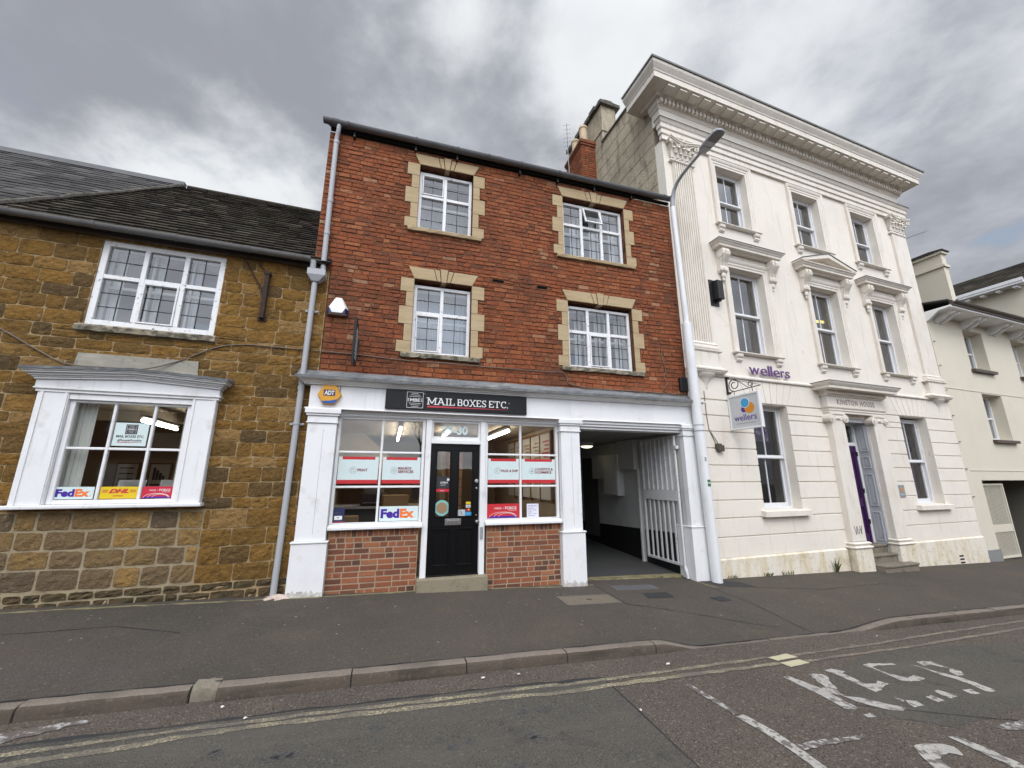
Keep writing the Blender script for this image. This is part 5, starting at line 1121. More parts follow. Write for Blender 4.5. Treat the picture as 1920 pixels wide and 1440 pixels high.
def rail_gate():
    t = thing('iron_gate', 'cream painted iron bar gate standing in the recess of the yellowish building', 'gate', (CX, CY, 0), WA)
    u0, u1, y, z0, z1 = .92, 2.02, .10, -.33, 1.61; b = B()
    b.box(u0, u0 + .05, y, y + .05, z0, z1).box(u1 - .05, u1, y, y + .05, z0, z1).box(u0 + .05, u1 - .05, y, y + .05, z0, z0 + .05).box(u0 + .05, u1 - .05, y, y + .05, z1 - .05, z1); b.obj('gate_frame', m_cream, t)
    B().box(u0 + .05, u1 - .05, y + .006, y + .044, .33, .52).obj('gate_panel', m_cream, t)
    b = B(); n = 17
    for i in range(n):
        u = u0 + .05 + (u1 - u0 - .1) * (i + .5) / n; b.box(u - .010, u + .010, y + .018, y + .028, z0 + .05, .33).box(u - .010, u + .010, y + .018, y + .028, .52, z1 - .05)
    b.obj('gate_bars', m_cream, t)
rail_gate()
b = B(); b.box(2.3, 3.1, 1.22, 1.29, .75, 1.15); b.box(2.34, 2.66, 1.20, 1.219, .8, 1.1).box(2.74, 3.06, 1.20, 1.219, .8, 1.1); b.obj('letter_box_panel', m_blackm, creamb)
for (a, c, d, e) in CW:
    b = B(); y = .27; zm = (d + e) / 2; b.box(a, a + .06, y, y + .1, d, e).box(c - .06, c, y, y + .1, d, e).box(a + .06, c - .06, y, y + .1, e - .06, e).box(a + .06, c - .06, y, y + .1, d, d + .07).box(a + .06, c - .06, y + .01, y + .09, zm - .025, zm + .025)
    m = a + (c - a) * .36; b.box(m - .02, m + .02, y + .013, y + .08, d + .07, zm - .025).box(m - .02, m + .02, y + .013, y + .08, zm + .025, e - .06)
    o = b.obj('window', m_white, creamb); B().quad((a + .06, y + .05, d + .07), (c - .06, y + .05, d + .07), (c - .06, y + .05, e - .06), (a + .06, y + .05, e - .06)).obj('pane', g_sash, o)
    room_lining('interior', o, a + .03, c - .03, d + .03, e - .03, y + .101, y + 1.6, .1)
    curtain(o, a + .1, a + .55, d + .1, e - .08, y + .25, m_net)
    b = B(); b.px([(.26, d), (-.10, d - .02), (-.10, d - .10), (0, d - .10), (0, d - .03), (.26, d - .03)], a - .06, c + .10); b.obj('sill', m_brownp, o)
# eaves on paired brackets
b = B(); b.box(-.02, 12, -.56, .4, 6.452, 6.50); b.px([(-.02 + .4, 6.40), (-.02, 6.20), (-.12, 6.28), (-.30, 6.42), (-.56, 6.452), (.4, 6.452)], -.04, .06); b.obj('eaves_soffit', m_white, creamb)
for u in (.35, .62, 1.75, 2.02, 3.3, 3.57, 4.6, 4.87, 6.0, 6.27):
    b = B(); b.px([(0, 6.451), (-.44, 6.451), (-.46, 6.42), (-.42, 6.37), (-.32, 6.36), (-.2, 6.28), (-.06, 6.21), (0, 6.20)], u, u + .13); b.obj('eaves_bracket', m_white, creamb)
b = B(); half_round(b, .05, 12, -.60, 6.62, .075); b.box(.05, 12, -.60, -.52, 6.50, 6.62); b.obj('gutter', m_brownp, creamb)
b = B(); b.px([(-.55, 6.63), (-.55, 6.67), (3.2, 7.45), (3.2, 7.40)], -.05, 6.9); b.obj('roof', m_slate, creamb)
b = B(); b.box(2.42, 2.67, .25, 6.5, 6.5, 9.05); b.box(2.37, 2.72, .20, 6.55, 8.58, 8.66); b.box(2.36, 2.73, .19, 6.56, 9.052, 9.13); ph = b.obj('party_wall', m_cream, creamb)
b = B(); b.px([(.15, 9.132), (.15, 9.17), (.5, 9.22), (6.6, 9.22), (6.6, 9.132)], 2.33, 2.76); b.obj('wall_coping', m_slate, ph)
b = B(); b.box(7.0, 11.3, .02, 9, 6.5, 8.615); b.py([(7.05, 8.72), (11.3, 8.72), (9.17, 9.93)], .03, 8.9); b.obj('wing_wall', m_cream, creamb)
b = B(); b.py([(9.15, 10.10), (11.75, 8.72), (11.75, 8.82), (9.15, 10.20)], -.15, 9.1); b.obj('wing_roof', m_slate, creamb)
b = B(); b.box(6.60, 7.0, -.1, 9, 8.62, 8.70); b.box(6.58, 6.63, -.1, 9, 8.702, 8.82); [b.box(6.68, 6.98, .1 + i * .42, .22 + i * .42, 8.52, 8.618) for i in range(20)]; b.obj('wing_eaves', m_white, creamb)
b = B(); rg = random.Random(3)
for i in range(9):
    for j in range(26):
        u = 6.58 + i * .28; z = 8.82 + i * .15; y = -.15 + j * .28 + (.14 if i % 2 else 0); b.r = rg.random() * .95
        b.add([(u, y + .005, z + .03), (u, y + .275, z + .03), (u + .33, y + .275, z + .165), (u + .33, y + .005, z + .165), (u, y + .005, z), (u, y + .275, z), (u + .33, y + .275, z + .135), (u + .33, y + .005, z + .135)], [(0, 1, 2, 3), (7, 6, 5, 4), (0, 4, 5, 1), (1, 5, 6, 2), (2, 6, 7, 3), (3, 7, 4, 0)])
b.obj('wing_roof', m_tile, creamb)
b = B()
for i in range(7): b.tube([(.02, -.03, 5.6 - i * .72), (.10, -.03, 5.6 - i * .72)], .012, 5)
b.obj('wall_tie', m_brownp, creamb)
# ------------------------------------------------------------------ the ironstone building on the left
LA = R(2.5); LX = -1.25
stone = thing('stone_building', 'brown ironstone building with a mossy tiled roof, leaded upper window and white shop window', 'building', (LX, 0, 0), LA)
def on_stone(o): o.location = (LX, 0, 0); o.rotation_euler.z = LA; return o
UW = (-2.72, -1.27, 3.735, 4.97); BAY = (-2.86, -1.12, 1.43, 3.05)
b = B(); rg = random.Random(21); hol = [UW, (UW[0] - .04, UW[1] + .05, 3.62, 3.74), BAY]
masonry(b, (-9, .135, 1.36, 5.06), hol, rg, .172, .30, .013, .011, .004, .42, .26, sub=5, rough=.0055, wave=.004)
b.cur = 1; wall_boxes(b, (-9, .14, 1.35, 5.04), [UW, BAY], .002, .3)
# the rebuilt lower courses: larger greyer stones in wide pale mortar below the shop window, plain ironstone right of it
zb = .10
masonry(b, (-9, -1.02, .475, 1.36), [], rg, .222, .30, .028, .012, .004, .42, .06, sub=5, rough=.007, mi=2, wave=.010)
masonry(b, (-1.02, .135, .46, 1.36), [], rg, .215, .38, .012, .012, .004, .35, .06, sub=5, rough=.007, mi=0, wave=.006)
masonry(b, (-9, .135, .10, .46), [], rg, .135, .26, .018, .010, .006, .5, .1, sub=4, rough=.014, mi=4, wave=.006)
b.cur = 3; b.box(-9, -1.02, .002, .3, -.3, 1.349); b.cur = 1; b.box(-1.02, .14, .002, .3, -.3, 1.349)
# a strip of moulding mortar at the foot
m_rub = mat('dark_mossy_rubble', (.09, .065, .036), .95, [lay(6, (.045, .040, .024), .45, .65, .85, 7, 6), lay(24, (.20, .15, .075), .58, .72, .6, 6, 1)], (24, 1, .03), spec=.1)
b.obj('wall', [m_iron, m_iron_mortar, m_iron_low, m_pale_mortar, m_rub], stone)
leadw = leaded_window(stone, UW[0], UW[1], UW[2], UW[3], (-2.22, -1.745), 4.44, .015, [(0, 1)], curtains=[(-2.64, -2.52, .24, m_net), (-2.16, -2.08, .24, m_net), (-1.70, -1.62, .24, m_net)], fw=.075)
b = B(); rg = random.Random(12); n = 18; vs = []
for i in range(n + 1):
    u = UW[0] - .055 + (UW[1] - UW[0] + .10) * i / n; j = lambda q: rg.uniform(-q, q)
    vs += [(u, .2, 3.63), (u, -.06 + j(.008), 3.635 + j(.006)), (u, -.075 + j(.010), 3.70 + j(.008)), (u, -.03, 3.728 + j(.004)), (u, .2, 3.733)]
b.add(vs, [(i * 5 + k, i * 5 + (k + 1) % 5, (i + 1) * 5 + (k + 1) % 5, (i + 1) * 5 + k) for i in range(n) for k in range(5)] + [tuple(range(5)), tuple(range(n * 5, n * 5 + 5))])
b.obj('sill', m_sill, leadw)
# shop window with pilasters and shallow pediment
b = B(); O = -.08
b.box(-2.92, -2.62, O - .012, -.001, 1.445, 2.79).box(-1.34, -1.065, O - .012, -.001, 1.445, 2.79)
b.box(-2.89, -2.86, O - .024, O - .0125, 1.445, 2.79).box(-1.10, -1.07, O - .024, O - .0125, 1.445, 2.79).box(-2.66, -2.63, O - .024, O - .0125, 1.445, 2.79).box(-1.335, -1.305, O - .024, O - .0125, 1.445, 2.79)
b.box(-2.618, -1.342, O, .02, 2.715, 2.79)
b.px([(0, 1.40), (-.13, 1.40), (-.135, 1.41), (-.135, 1.435), (-.12, 1.443), (0, 1.443)], -2.96, -1.04)
b.sweep([(0, 2.792), (.105, 2.792), (.105, 2.815), (.125, 2.83), (.125, 2.845), (0, 2.845)], -2.835, -1.145, -.001)
bay = b.obj('bay_surround', m_white, stone, bevel=.004)
b = B(); m = -1.99
def ped(z0, z1, rise, y, x0, x1): b.py([(x0, z0), (x1, z0), (x1, z1), (m, z1 + rise), (x0, z1)], y, -.002)
ped(2.847, 2.935, .06, -.115, -2.95, -1.04)
for k, (dz0, dz1, y, ex) in enumerate(((.0, .022, -.14, .015), (.022, .040, -.155, .03), (.040, .065, -.18, .05), (.065, .085, -.215, .085), (.085, .108, -.235, .10))):
    x0, x1 = -2.95 - ex, -1.04 + ex; b.py([(x0, 2.937 + dz0), (m, 2.997 + dz0), (x1, 2.937 + dz0), (x1, 2.937 + dz1 - .001), (m, 2.997 + dz1 - .001), (x0, 2.937 + dz1 - .001)], y, -.002)
b.obj('bay_pediment', m_white, stone)
b = B(); rg = random.Random(7)
x0, x1 = -3.065, -.925
for (a, za, c, zc) in ((x0, 3.047, m, 3.107), (m, 3.107, x1, 3.047)):
    n = 12; vs = []
    for i in range(n + 1):
        t = i / n; u = a + (c - a) * t; z = za + (zc - za) * t; j = rg.uniform(-.004, .004)
        vs += [(u, -.002, z), (u, -.25, z - .012 + j), (u, -.255, z + .022 + j), (u, -.12, z + .035), (u, -.002, z + .065)]
    b.add(vs, [(i * 5 + k, i * 5 + (k + 1) % 5, (i + 1) * 5 + (k + 1) % 5, (i + 1) * 5 + k) for i in range(n) for k in range(5)] + [tuple(range(5)), tuple(range(n * 5, n * 5 + 5))])
b.cur = 1; b.py([(-2.70, 3.12), (-1.36, 3.12), (-1.38, 3.335), (-2.68, 3.335)], -.022, -.0015)
b.obj('lead_flashing', [m_lead, mat('bleached_lead', (.27, .255, .21), .85, [lay((3, 3, 7), (.38, .355, .29), .48, .68, .8, 6), lay(9, (.15, .14, .115), .55, .7, .7, 6, 4)], (20, .5, .012), spec=.2)], stone)
def bay_window():
    b = B(); u0, u1, z0, z1 = -2.618, -1.342, 1.445, 2.713; y0, y1 = -.045, .02; w = .055; mu = [-2.165, -1.745]; mw = .032
    b.box(u0, u0 + w, y0, y1, z0, z1).box(u1 - w, u1, y0, y1, z0, z1).box(u0 + w, u1 - w, y0, y1, z1 - .03, z1).box(u0 + w, u1 - w, y0, y1, z0, z0 + .05)
    for x in mu: b.box(x - mw / 2, x + mw / 2, y0 + .01, y1, z0 + .05, z1 - .03)
    us = [u0 + w, mu[0] - mw / 2, mu[0] + mw / 2, mu[1] - mw / 2, mu[1] + mw / 2, u1 - w]
    for i in (0, 2, 4): b.box(us[i], us[i + 1], y0 + .013, y1 - .003, 2.098, 2.13)
    o = b.obj('shop_window', m_white, stone, bevel=.006); p = B()
    for i in (0, 2, 4):
        for d, e in ((z0 + .05, 2.098), (2.13, z1 - .03)): p.quad((us[i], -.01, d), (us[i + 1], -.01, d), (us[i + 1], -.01, e), (us[i], -.01, e))
    p.obj('pane', g_clear, o)
bay_window()
b = B(); u0, u1, y0, y1, z0, z1 = -4.2, .1, .31, 3.6, .6, 2.82
b.cur = 0; b.quad((u0, y1, z0), (u1, y1, z0), (u1, y1, z1), (u0, y1, z1)).quad((u0, y0, z0), (u0, y1, z0), (u0, y1, z1), (u0, y0, z1)).quad((u1, y0, z0), (u1, y1, z0), (u1, y1, z1), (u1, y0, z1))
for (a, c, d, e) in rect_sub((u0, u1, z0, z1), [(BAY[0] + .2, BAY[1] - .2, BAY[2], 2.76)]): b.quad((a, y0, d), (c, y0, d), (c, y0, e), (a, y0, e))
b.cur = 1; b.quad((u0, y0, z1), (u1, y0, z1), (u1, y1, z1), (u0, y1, z1)); b.cur = 2; b.quad((u0, y0, z0), (u1, y0, z0), (u1, y1, z0), (u0, y1, z0))
b.cur = 3; b.box(-2.66, -2.62, .021, .31, 1.44, 2.76).box(-1.34, -1.30, .021, .31, 1.44, 2.76).box(-2.62, -1.34, .021, .31, 1.44, 1.46).box(-2.62, -1.34, .021, .31, 2.74, 2.76)
b.cur = 1; b.box(u0, u1, 1.7, 1.85, 2.66, 2.82)
b.obj('shop_interior', [m_beige, m_ceil, m_floor, m_revw], stone)
curtain(stone, -2.60, -2.40, 1.47, 2.70, .10, m_blind, .012, .05, 'window_blind'); curtain(stone, -1.46, -1.36, 1.47, 2.70, .10, m_blind, .012, .05, 'window_blind')
# roof of stone slates, the slate roof beyond, gutter
EY, EZ, RY, RZ = -.13, 5.06, 2.45, 7.58
def roof_pt(u, t, lift=0): return (u, EY + (RY - EY) * t - lift * .7, EZ + (RZ - EZ) * t + lift * .7)
def split(t): return -3.93 + .85 * t      # the mortared line between the two roofs
def tiles(t0, n, u0f, u1f, wmin, wmax, th, seed, flatlift=0):
    b = B(); rng = random.Random(seed)
    for i in range(n):
        ta, tb = i / n, (i + 1.35) / n; u = u0f(ta) - rng.uniform(0, wmax); u1 = u1f(ta); lo = u0f((ta + min(tb, 1)) / 2)
        while u < u1:
            w = rng.uniform(wmin, wmax); a, c = max(u, lo), min(u + w, u1)
            if c - a > .03:
                l0 = th + rng.uniform(-.004, .007); l1 = rng.uniform(0, .004); b.r = rng.random(); tt = ta + rng.uniform(-.002, .002); e = min(tb, 1.0); g = .003
                P = [roof_pt(a + g, tt, l0 + flatlift), roof_pt(c - g, tt, l0 + flatlift + rng.uniform(-.003, .003)), roof_pt(c - g, e, l1 + flatlift), roof_pt(a + g, e, l1 + flatlift),
                     roof_pt(a + g, tt, flatlift - .005), roof_pt(c - g, tt, flatlift - .005)]
                b.add(P, [(0, 1, 2, 3), (4, 5, 1, 0), (4, 0, 3), (5, 2, 1)])
            u += w
    return b
tiles(0, 25, split, lambda t: .16, .13, .28, .036, 5).obj('stone_tile_roof', m_tile, stone)
tiles(0, 22, lambda t: -10, split, .26, .34, .013, 6, .035).obj('slate_roof', m_slate, stone)
b = B(); rg = random.Random(15); path = []
for i in range(15): t = i / 14; p = roof_pt(split(t) + rg.uniform(-.02, .02), t, .045); path.append(p)
b.tube(path, [.034 + rg.uniform(-.012, .012) for _ in path], 7); b.obj('mortar_fillet', bpy.data.materials['dark_weathered_stone'], stone)
b = B()
for i in range(9): u = -3.0 + i * .36; b.tube([(u + .004, RY, RZ + .02), (u + .35, RY, RZ + .02)], .055, 8)
b.obj('ridge_tile', m_tile, stone)
b = B(); b.py([(-10, RZ + .04), (-3.06, RZ + .04), (-3.06, RZ + .13), (-10, RZ + .13)], RY - .03, RY + .08); b.obj('slate_ridge', m_gutter2, stone)
b = B(); b.px([(.3, 5.0), (EY, EZ - .02), (RY, RZ - .02), (RY + 3, RZ - 2.9), (RY + 3, 4.9)], -10, .0); b.obj('roof_body', m_dark, stone)
b = B(); half_round(b, -10, -.12, -.19, 5.085, .062, s0=0, s1=0)
for u in (-4.5, -3.6, -2.75, -1.85, -.95, -.35): half_round(b, u - .02, u + .02, -.19, 5.088, .069)
b.obj('gutter', m_gutter, stone, smooth=True)
B().box(-10, .10, -.06, -.0, 5.0, 5.06).obj('eaves_board', m_brownp, stone)
# rusty iron bracket
t = on_stone(thing('iron_bracket', 'rusty old sign bracket with two stays on the ironstone wall under the gutter', 'bracket'))
b = B(); b.box(-.73, -.67, -.09, -.03, 4.06, 4.78); b.box(-.76, -.64, -.03, -.012, 4.03, 4.10).box(-.74, -.655, -.10, -.02, 4.76, 4.80); b.obj('bracket_bar', m_rust, t)
b = B(); b.tube([(-.70, -.05, 4.44), (-1.0, -.03, 4.93)], .011, 6); b.tube([(-.69, -.05, 4.76), (-.86, -.03, 4.97)], .011, 6); b.obj('stay', m_rust, t)
# cables
def cable(name, label, pts, r, parent=None):
    P = []; 
    for i in range(len(pts) - 1):
        for k in range(6):
            t = k / 6; p0 = pts[max(i - 1, 0)]; p1 = pts[i]; p2 = pts[i + 1]; p3 = pts[min(i + 2, len(pts) - 1)]
            P.append(tuple(.5 * ((2 * p1[a]) + (-p0[a] + p2[a]) * t + (2 * p0[a] - 5 * p1[a] + 4 * p2[a] - p3[a]) * t * t + (-p0[a] + 3 * p1[a] - 3 * p2[a] + p3[a]) * t ** 3) for a in range(3)))
    P.append(pts[-1]); b = B(); b.tube(P, r, 6); return tag(b.obj(name, m_cable, None, smooth=True), label, 'cable')
on_stone(cable('wall_cable', 'brown cable drooping across the ironstone wall over the top of the white shop window', [(-4.4, -.02, 3.2), (-4.1, -.025, 3.38), (-3.75, -.025, 3.60), (-3.5, -.025, 3.57), (-3.1, -.025, 3.34), (-2.75, -.04, 3.17), (-2.3, -.08, 3.15), (-1.95, -.08, 3.16), (-1.6, -.03, 3.32), (-1.2, -.025, 3.56), (-.85, -.025, 3.64), (-.4, -.025, 3.645), (.0, -.03, 3.65)], .0085))
cable('wall_cable', 'thin cable running level along the brick wall under the first floor sills', [(-1.2, -.03, 3.645), (-.66, -.025, 3.64), (.19, -.025, 3.605), (.8, -.07, 3.60), (1.39, -.03, 3.605), (2.55, -.025, 3.605), (2.9, -.025, 3.61), (2.98, -.025, 3.52), (3.02, -.03, 3.42), (3.25, -.035, 3.375), (3.66, -.035, 3.355), (4.81, -.035, 3.36), (5.45, -.04, 3.32)], .008)
cable('loose_wire', 'loose pale wire hanging down the right end of the brick wall above the shopfront', [(5.05, -.025, 4.28), (5.06, -.03, 4.05), (5.12, -.025, 3.82), (5.06, -.03, 3.70), (5.10, -.03, 3.55), (5.02, -.03, 3.42), (5.2, -.04, 3.36), (5.4, -.04, 3.38)], .006)
jb2 = tag(B().box(5.40, 5.58, -.075, -.012, 3.42, 3.70).obj('junction_box', m_blackm, None, bevel=.008), 'black plastic junction box at the right end of the brick wall beside the lamp post', 'junction box')
# ------------------------------------------------------------------ downpipe between the two buildings
dp = thing('downpipe', 'grey rainwater downpipe with a hopper between the ironstone and brick buildings', 'downpipe', (0, 0, 0))
b = B(); b.tube([(-1.20, -.135, 7.70), (-1.20, -.135, 7.60), (-1.215, -.10, 7.53), (-1.225, -.075, 7.44), (-1.225, -.07, 7.36)], .036, 12); b.tube([(-1.225, -.07, 7.40), (-1.20, -.07, 4.93)], .041, 12)
for z in (7.36, 6.2, 5.6): b.lathe([(.047, 0), (.047, .06)], (-1.222 + (7.4 - z) * .01, -.07, z), 12)
b.obj('upper_pipe', m_pipe, dp, smooth=True)
b = B(); x, y = -1.27, -.10
b.add([(x - .13, y - .09, 4.93), (x + .13, y - .09, 4.93), (x + .13, y + .09, 4.93), (x - .13, y + .09, 4.93), (x - .13, y - .09, 4.83), (x + .13, y - .09, 4.83), (x + .13, y + .09, 4.83), (x - .13, y + .09, 4.83), (x - .06, y - .05, 4.73), (x + .04, y - .05, 4.73), (x + .04, y + .05, 4.73), (x - .06, y + .05, 4.73)],
      [(0, 1, 2, 3), (0, 1, 5, 4), (1, 2, 6, 5), (2, 3, 7, 6), (3, 0, 4, 7), (4, 5, 9, 8), (5, 6, 10, 9), (6, 7, 11, 10), (7, 4, 8, 11), (8, 9, 10, 11)])
b.tube([(-1.33, -.17, 5.06), (-1.33, -.15, 4.92)], .042, 10); b.obj('hopper', m_pipe, dp, bevel=.006)
b = B(); b.tube([(-1.29, -.095, 4.75), (-1.30, -.085, 3.0), (-1.335, -.08, .30), (-1.335, -.085, .24)], .041, 12)
for z in (3.02, 3.10): b.lathe([(.046, 0), (.046, .05)], (-1.302, -.085, z), 12)
b.obj('lower_pipe', m_pipe, dp, smooth=True)
for z, xx in ((4.25, -1.293), (2.5, -1.31)): b = B(); b.box(xx - .09, xx + .09, -.05, -.035, z, z + .03); b.lathe([(.047, 0), (.047, .03)], (xx, -.085, z), 12); b.ball((xx + .085, -.05, z + .015), .016, n=5); b.obj('pipe_clip', m_pipe, dp)
b = B(); rg = random.Random(31); n = 12; vs = [(-1.27, -.11, .28)]
for i in range(n):
    a = 2 * math.pi * i / n; r = .135 + rg.uniform(-.03, .03); vs.append((-1.27 + r * .65 * math.cos(a), -.10 + r * .5 * math.sin(a), .25 + rg.uniform(-.02, .02)))
for i in range(n):
    a = 2 * math.pi * i / n; r = .21 + rg.uniform(-.03, .03); x = -1.29 + r * math.cos(a); y = -.12 + r * .6 * math.sin(a); vs.append((x, y, G(x, y) - .01))
b.add(vs, [(0, 1 + i, 1 + (i + 1) % n) for i in range(n)] + [(1 + i, 1 + n + i, 1 + n + (i + 1) % n, 1 + (i + 1) % n) for i in range(n)])
b.obj('mortar_collar', mat('pinkish_mortar', (.50, .40, .34), .9, [lay(14, (.36, .28, .23), .5, .7, .7)], (50, .5, .01)), dp)
# ------------------------------------------------------------------ shop signs
sg = thing('shop_sign', 'long black shop sign board with white lettering and a red underline on the white fascia', 'sign', (0, 0, 0))
B().box(-.11, 2.165, FY - .045, FY - .001, 2.79, 3.088).obj('sign_board', m_sign, sg, bevel=.004)
YS = FY - .046
def slab():
    """slab serif capitals drawn as strokes on a unit-height grid"""
    T = .19; Tt = .12; ser = .11
    gl = {'M': (1.22, [((.16, 0), (.16, 1), T), ((1.06, 0), (1.06, 1), T), ((.16, 1), (.61, .18), T), ((1.06, 1), (.61, .18), T)], [(.16, 0), (1.06, 0), (.10, 1), (1.12, 1)]),
          'A': (1.12, [((.18, 0), (.56, 1), T), ((.94, 0), (.56, 1), T), ((.32, .34), (.80, .34), Tt)], [(.16, 0), (.96, 0), (.50, 1)]),
          'I': (.46, [((.23, 0), (.23, 1), T)], [(.23, 0), (.23, 1)]),
          'L': (.82, [((.22, 0), (.22, 1), T), ((.22, .06), (.78, .06), Tt), ((.74, 0), (.74, .34), Tt)], [(.20, 0), (.22, 1)]),
          'B': (.88, [((.20, 0), (.20, 1), T), ((.1, .94), (.62, .94), Tt), ((.2, .52), (.64, .52), Tt), ((.1, .06), (.66, .06), Tt), ((.62, .94), (.70, .84), T), ((.70, .86), (.70, .62), T), ((.70, .64), (.60, .52), T), ((.64, .52), (.76, .40), T), ((.76, .42), (.76, .18), T), ((.76, .20), (.64, .06), T)], []),
          'O': (1.0, [((.18, .28), (.18, .72), T), ((.82, .28), (.82, .72), T), ((.34, .93), (.66, .93), Tt), ((.34, .07), (.66, .07), Tt), ((.18, .70), (.36, .92), T * .85), ((.82, .70), (.64, .92), T * .85), ((.18, .30), (.36, .08), T * .85), ((.82, .30), (.64, .08), T * .85)], []),
          'X': (1.02, [((.18, 0), (.84, 1), T * .9), ((.84, 0), (.18, 1), T)], [(.16, 0), (.86, 0), (.16, 1), (.86, 1)]),
          'E': (.84, [((.20, 0), (.20, 1), T), ((.1, .94), (.74, .94), Tt), ((.2, .51), (.60, .51), Tt), ((.1, .06), (.76, .06), Tt), ((.72, 1), (.72, .74), Tt), ((.76, 0), (.76, .28), Tt)], []),
          'S': (.80, [((.16, .28), (.16, .0), Tt), ((.14, .06), (.56, .06), Tt), ((.56, .06), (.68, .18), T * .9), ((.68, .18), (.66, .36), T * .9), ((.66, .38), (.20, .60), T), ((.18, .60), (.18, .82), T * .9), ((.18, .80), (.30, .94), T * .9), ((.30, .94), (.66, .94), Tt), ((.66, 1), (.66, .74), Tt)], []),
          'T': (.90, [((.45, 0), (.45, 1), T), ((.06, .94), (.84, .94), Tt), ((.10, 1), (.10, .72), Tt), ((.80, 1), (.80, .72), Tt)], [(.45, 0)]),
          'C': (.92, [((.18, .28), (.18, .72), T), ((.34, .93), (.74, .93), Tt), ((.34, .07), (.74, .07), Tt), ((.18, .70), (.36, .92), T * .85), ((.18, .30), (.36, .08), T * .85), ((.78, 1), (.78, .70), Tt), ((.70, .07), (.84, .24), Tt)], []),
          '.': (.3, [((.14, 0), (.14, .17), .17)], []), ' ': (.30, [], [])}
    return gl, ser
def slab_text(s, x, z, h, width, m, parent, name):
    gl, ser = slab(); tw = sum(gl[c][0] for c in s); k = width / tw; b = B(); u = x; d = 0
    for c in s:
        w, st, sf = gl[c]
        for (p, q, t) in st:
            P = Vector((u + p[0] * k, z + p[1] * h)); Q = Vector((u + q[0] * k, z + q[1] * h)); dr = (Q - P).normalized(); n = Vector((-dr.y, dr.x)) * t * h * .42
            lim = lambda v: (v.x, min(max(v.y, z), z + h)); d = (d + 1) % 9
            b.py([lim(P + n), lim(P - n), lim(Q - n), lim(Q + n)], YS - .004 - d * .0002, YS)
        for (a, zz) in sf:
            d = (d + 1) % 9; z0 = z + (0 if zz == 0 else h - .105 * h); b.box(u + (a - .18) * k, u + (a + .18) * k, YS - .0042 - d * .0002, YS, z0, z0 + .105 * h)
        u += w * k
    return b.obj(name, m, parent)
slab_text('MAIL', .515, 2.878, .112, .44, m_swhite, sg, 'lettering'); slab_text('BOXES', .985, 2.878, .112, .485, m_swhite, sg, 'lettering'); slab_text('ETC.', 1.50, 2.878, .112, .345, m_swhite, sg, 'lettering')
b = B(); b.py([(.52, 2.862), (1.84, 2.855), (1.84, 2.851), (.52, 2.832)], YS - .004, YS); b.obj('underline', m_redl, sg)
def mbe(parent, x, z, s, m, y, name='emblem'):
    b = B(); t = s * .022
    for q in ((0, t, 0, s), (s - t, s, 0, s), (t, s - t, 0, t), (t, s - t, s - t, s)): b.box(x + q[0], x + q[1], y - .003, y, z + q[2], z + q[3])
    for k, (a, c) in enumerate(((.28, .72), (.19, .81), (.11, .89))):
        for zz in (.91 - .10 * k, .09 + .10 * k): b.py([(x + a * s, z + (zz - .009) * s), (x + c * s, z + (zz - .009) * s), (x + (c - .03) * s, z + (zz + .011) * s), (x + (a + .03) * s, z + (zz + .011) * s)], y - .003, y)
    for zz in (.42, .5, .58): b.box(x + .05 * s, x + .15 * s, y - .003, y, z + (zz - .014) * s, z + (zz + .014) * s).box(x + .85 * s, x + .95 * s, y - .003, y, z + (zz - .014) * s, z + (zz + .014) * s)
    b.obj(name, m, parent); text('MBE', m, parent, x + s * .5, y, z + s * .40, s * .20, s * .60, s * .020, name=name, align='CENTER')
mbe(sg, .205, 2.815, .25, m_swhite, YS)
for x, z in ((.475, 3.045), (1.855, 2.965)): B().lathe([(.012, -.001), (.012, -.003)], (x, YS, z), 12, 'y').obj('registered_mark', m_grey, sg)
# hexagonal alarm sign with its strobe wire
t = thing('alarm_sign', 'amber and blue hexagonal alarm box at the left end of the white fascia', 'alarm box', (-.90, FY - .002, 2.955))
def hexa(r, y0, y1, m, name, k=1):
    b = B(); P0 = [(r * math.cos(R(60 * i)), r * math.sin(R(60 * i))) for i in range(6)]; P1 = [(p * k, q * k) for p, q in P0]
    b.add([(p, y0, q) for p, q in P0] + [(p, y1, q) for p, q in P1], [tuple(range(6)), tuple(range(6, 12))] + [(i, (i + 1) % 6, 6 + (i + 1) % 6, 6 + i) for i in range(6)]); return b.obj(name, m, t)
hexa(.168, 0, -.055, m_amber, 'alarm_case', .93)
b = B(); b.py([(-.078, -.1345), (.078, -.1345), (.118, -.066), (.02, -.092), (-.10, -.104)], -.0575, -.0555); b.obj('blue_band', m_bluep, t)
B().box(-.078, .078, -.0575, -.0555, -.022, .068).obj('label_panel', m_navy, t); text('ADT', m_swhite, t, 0, -.058, -.008, .062, .135, .010, align='CENTER')
b = B(); b.tube([(.135, -.01, .04), (.14, -.012, .19), (.15, -.05, .25)], .005, 6); b.obj('alarm_wire', m_cable, t)
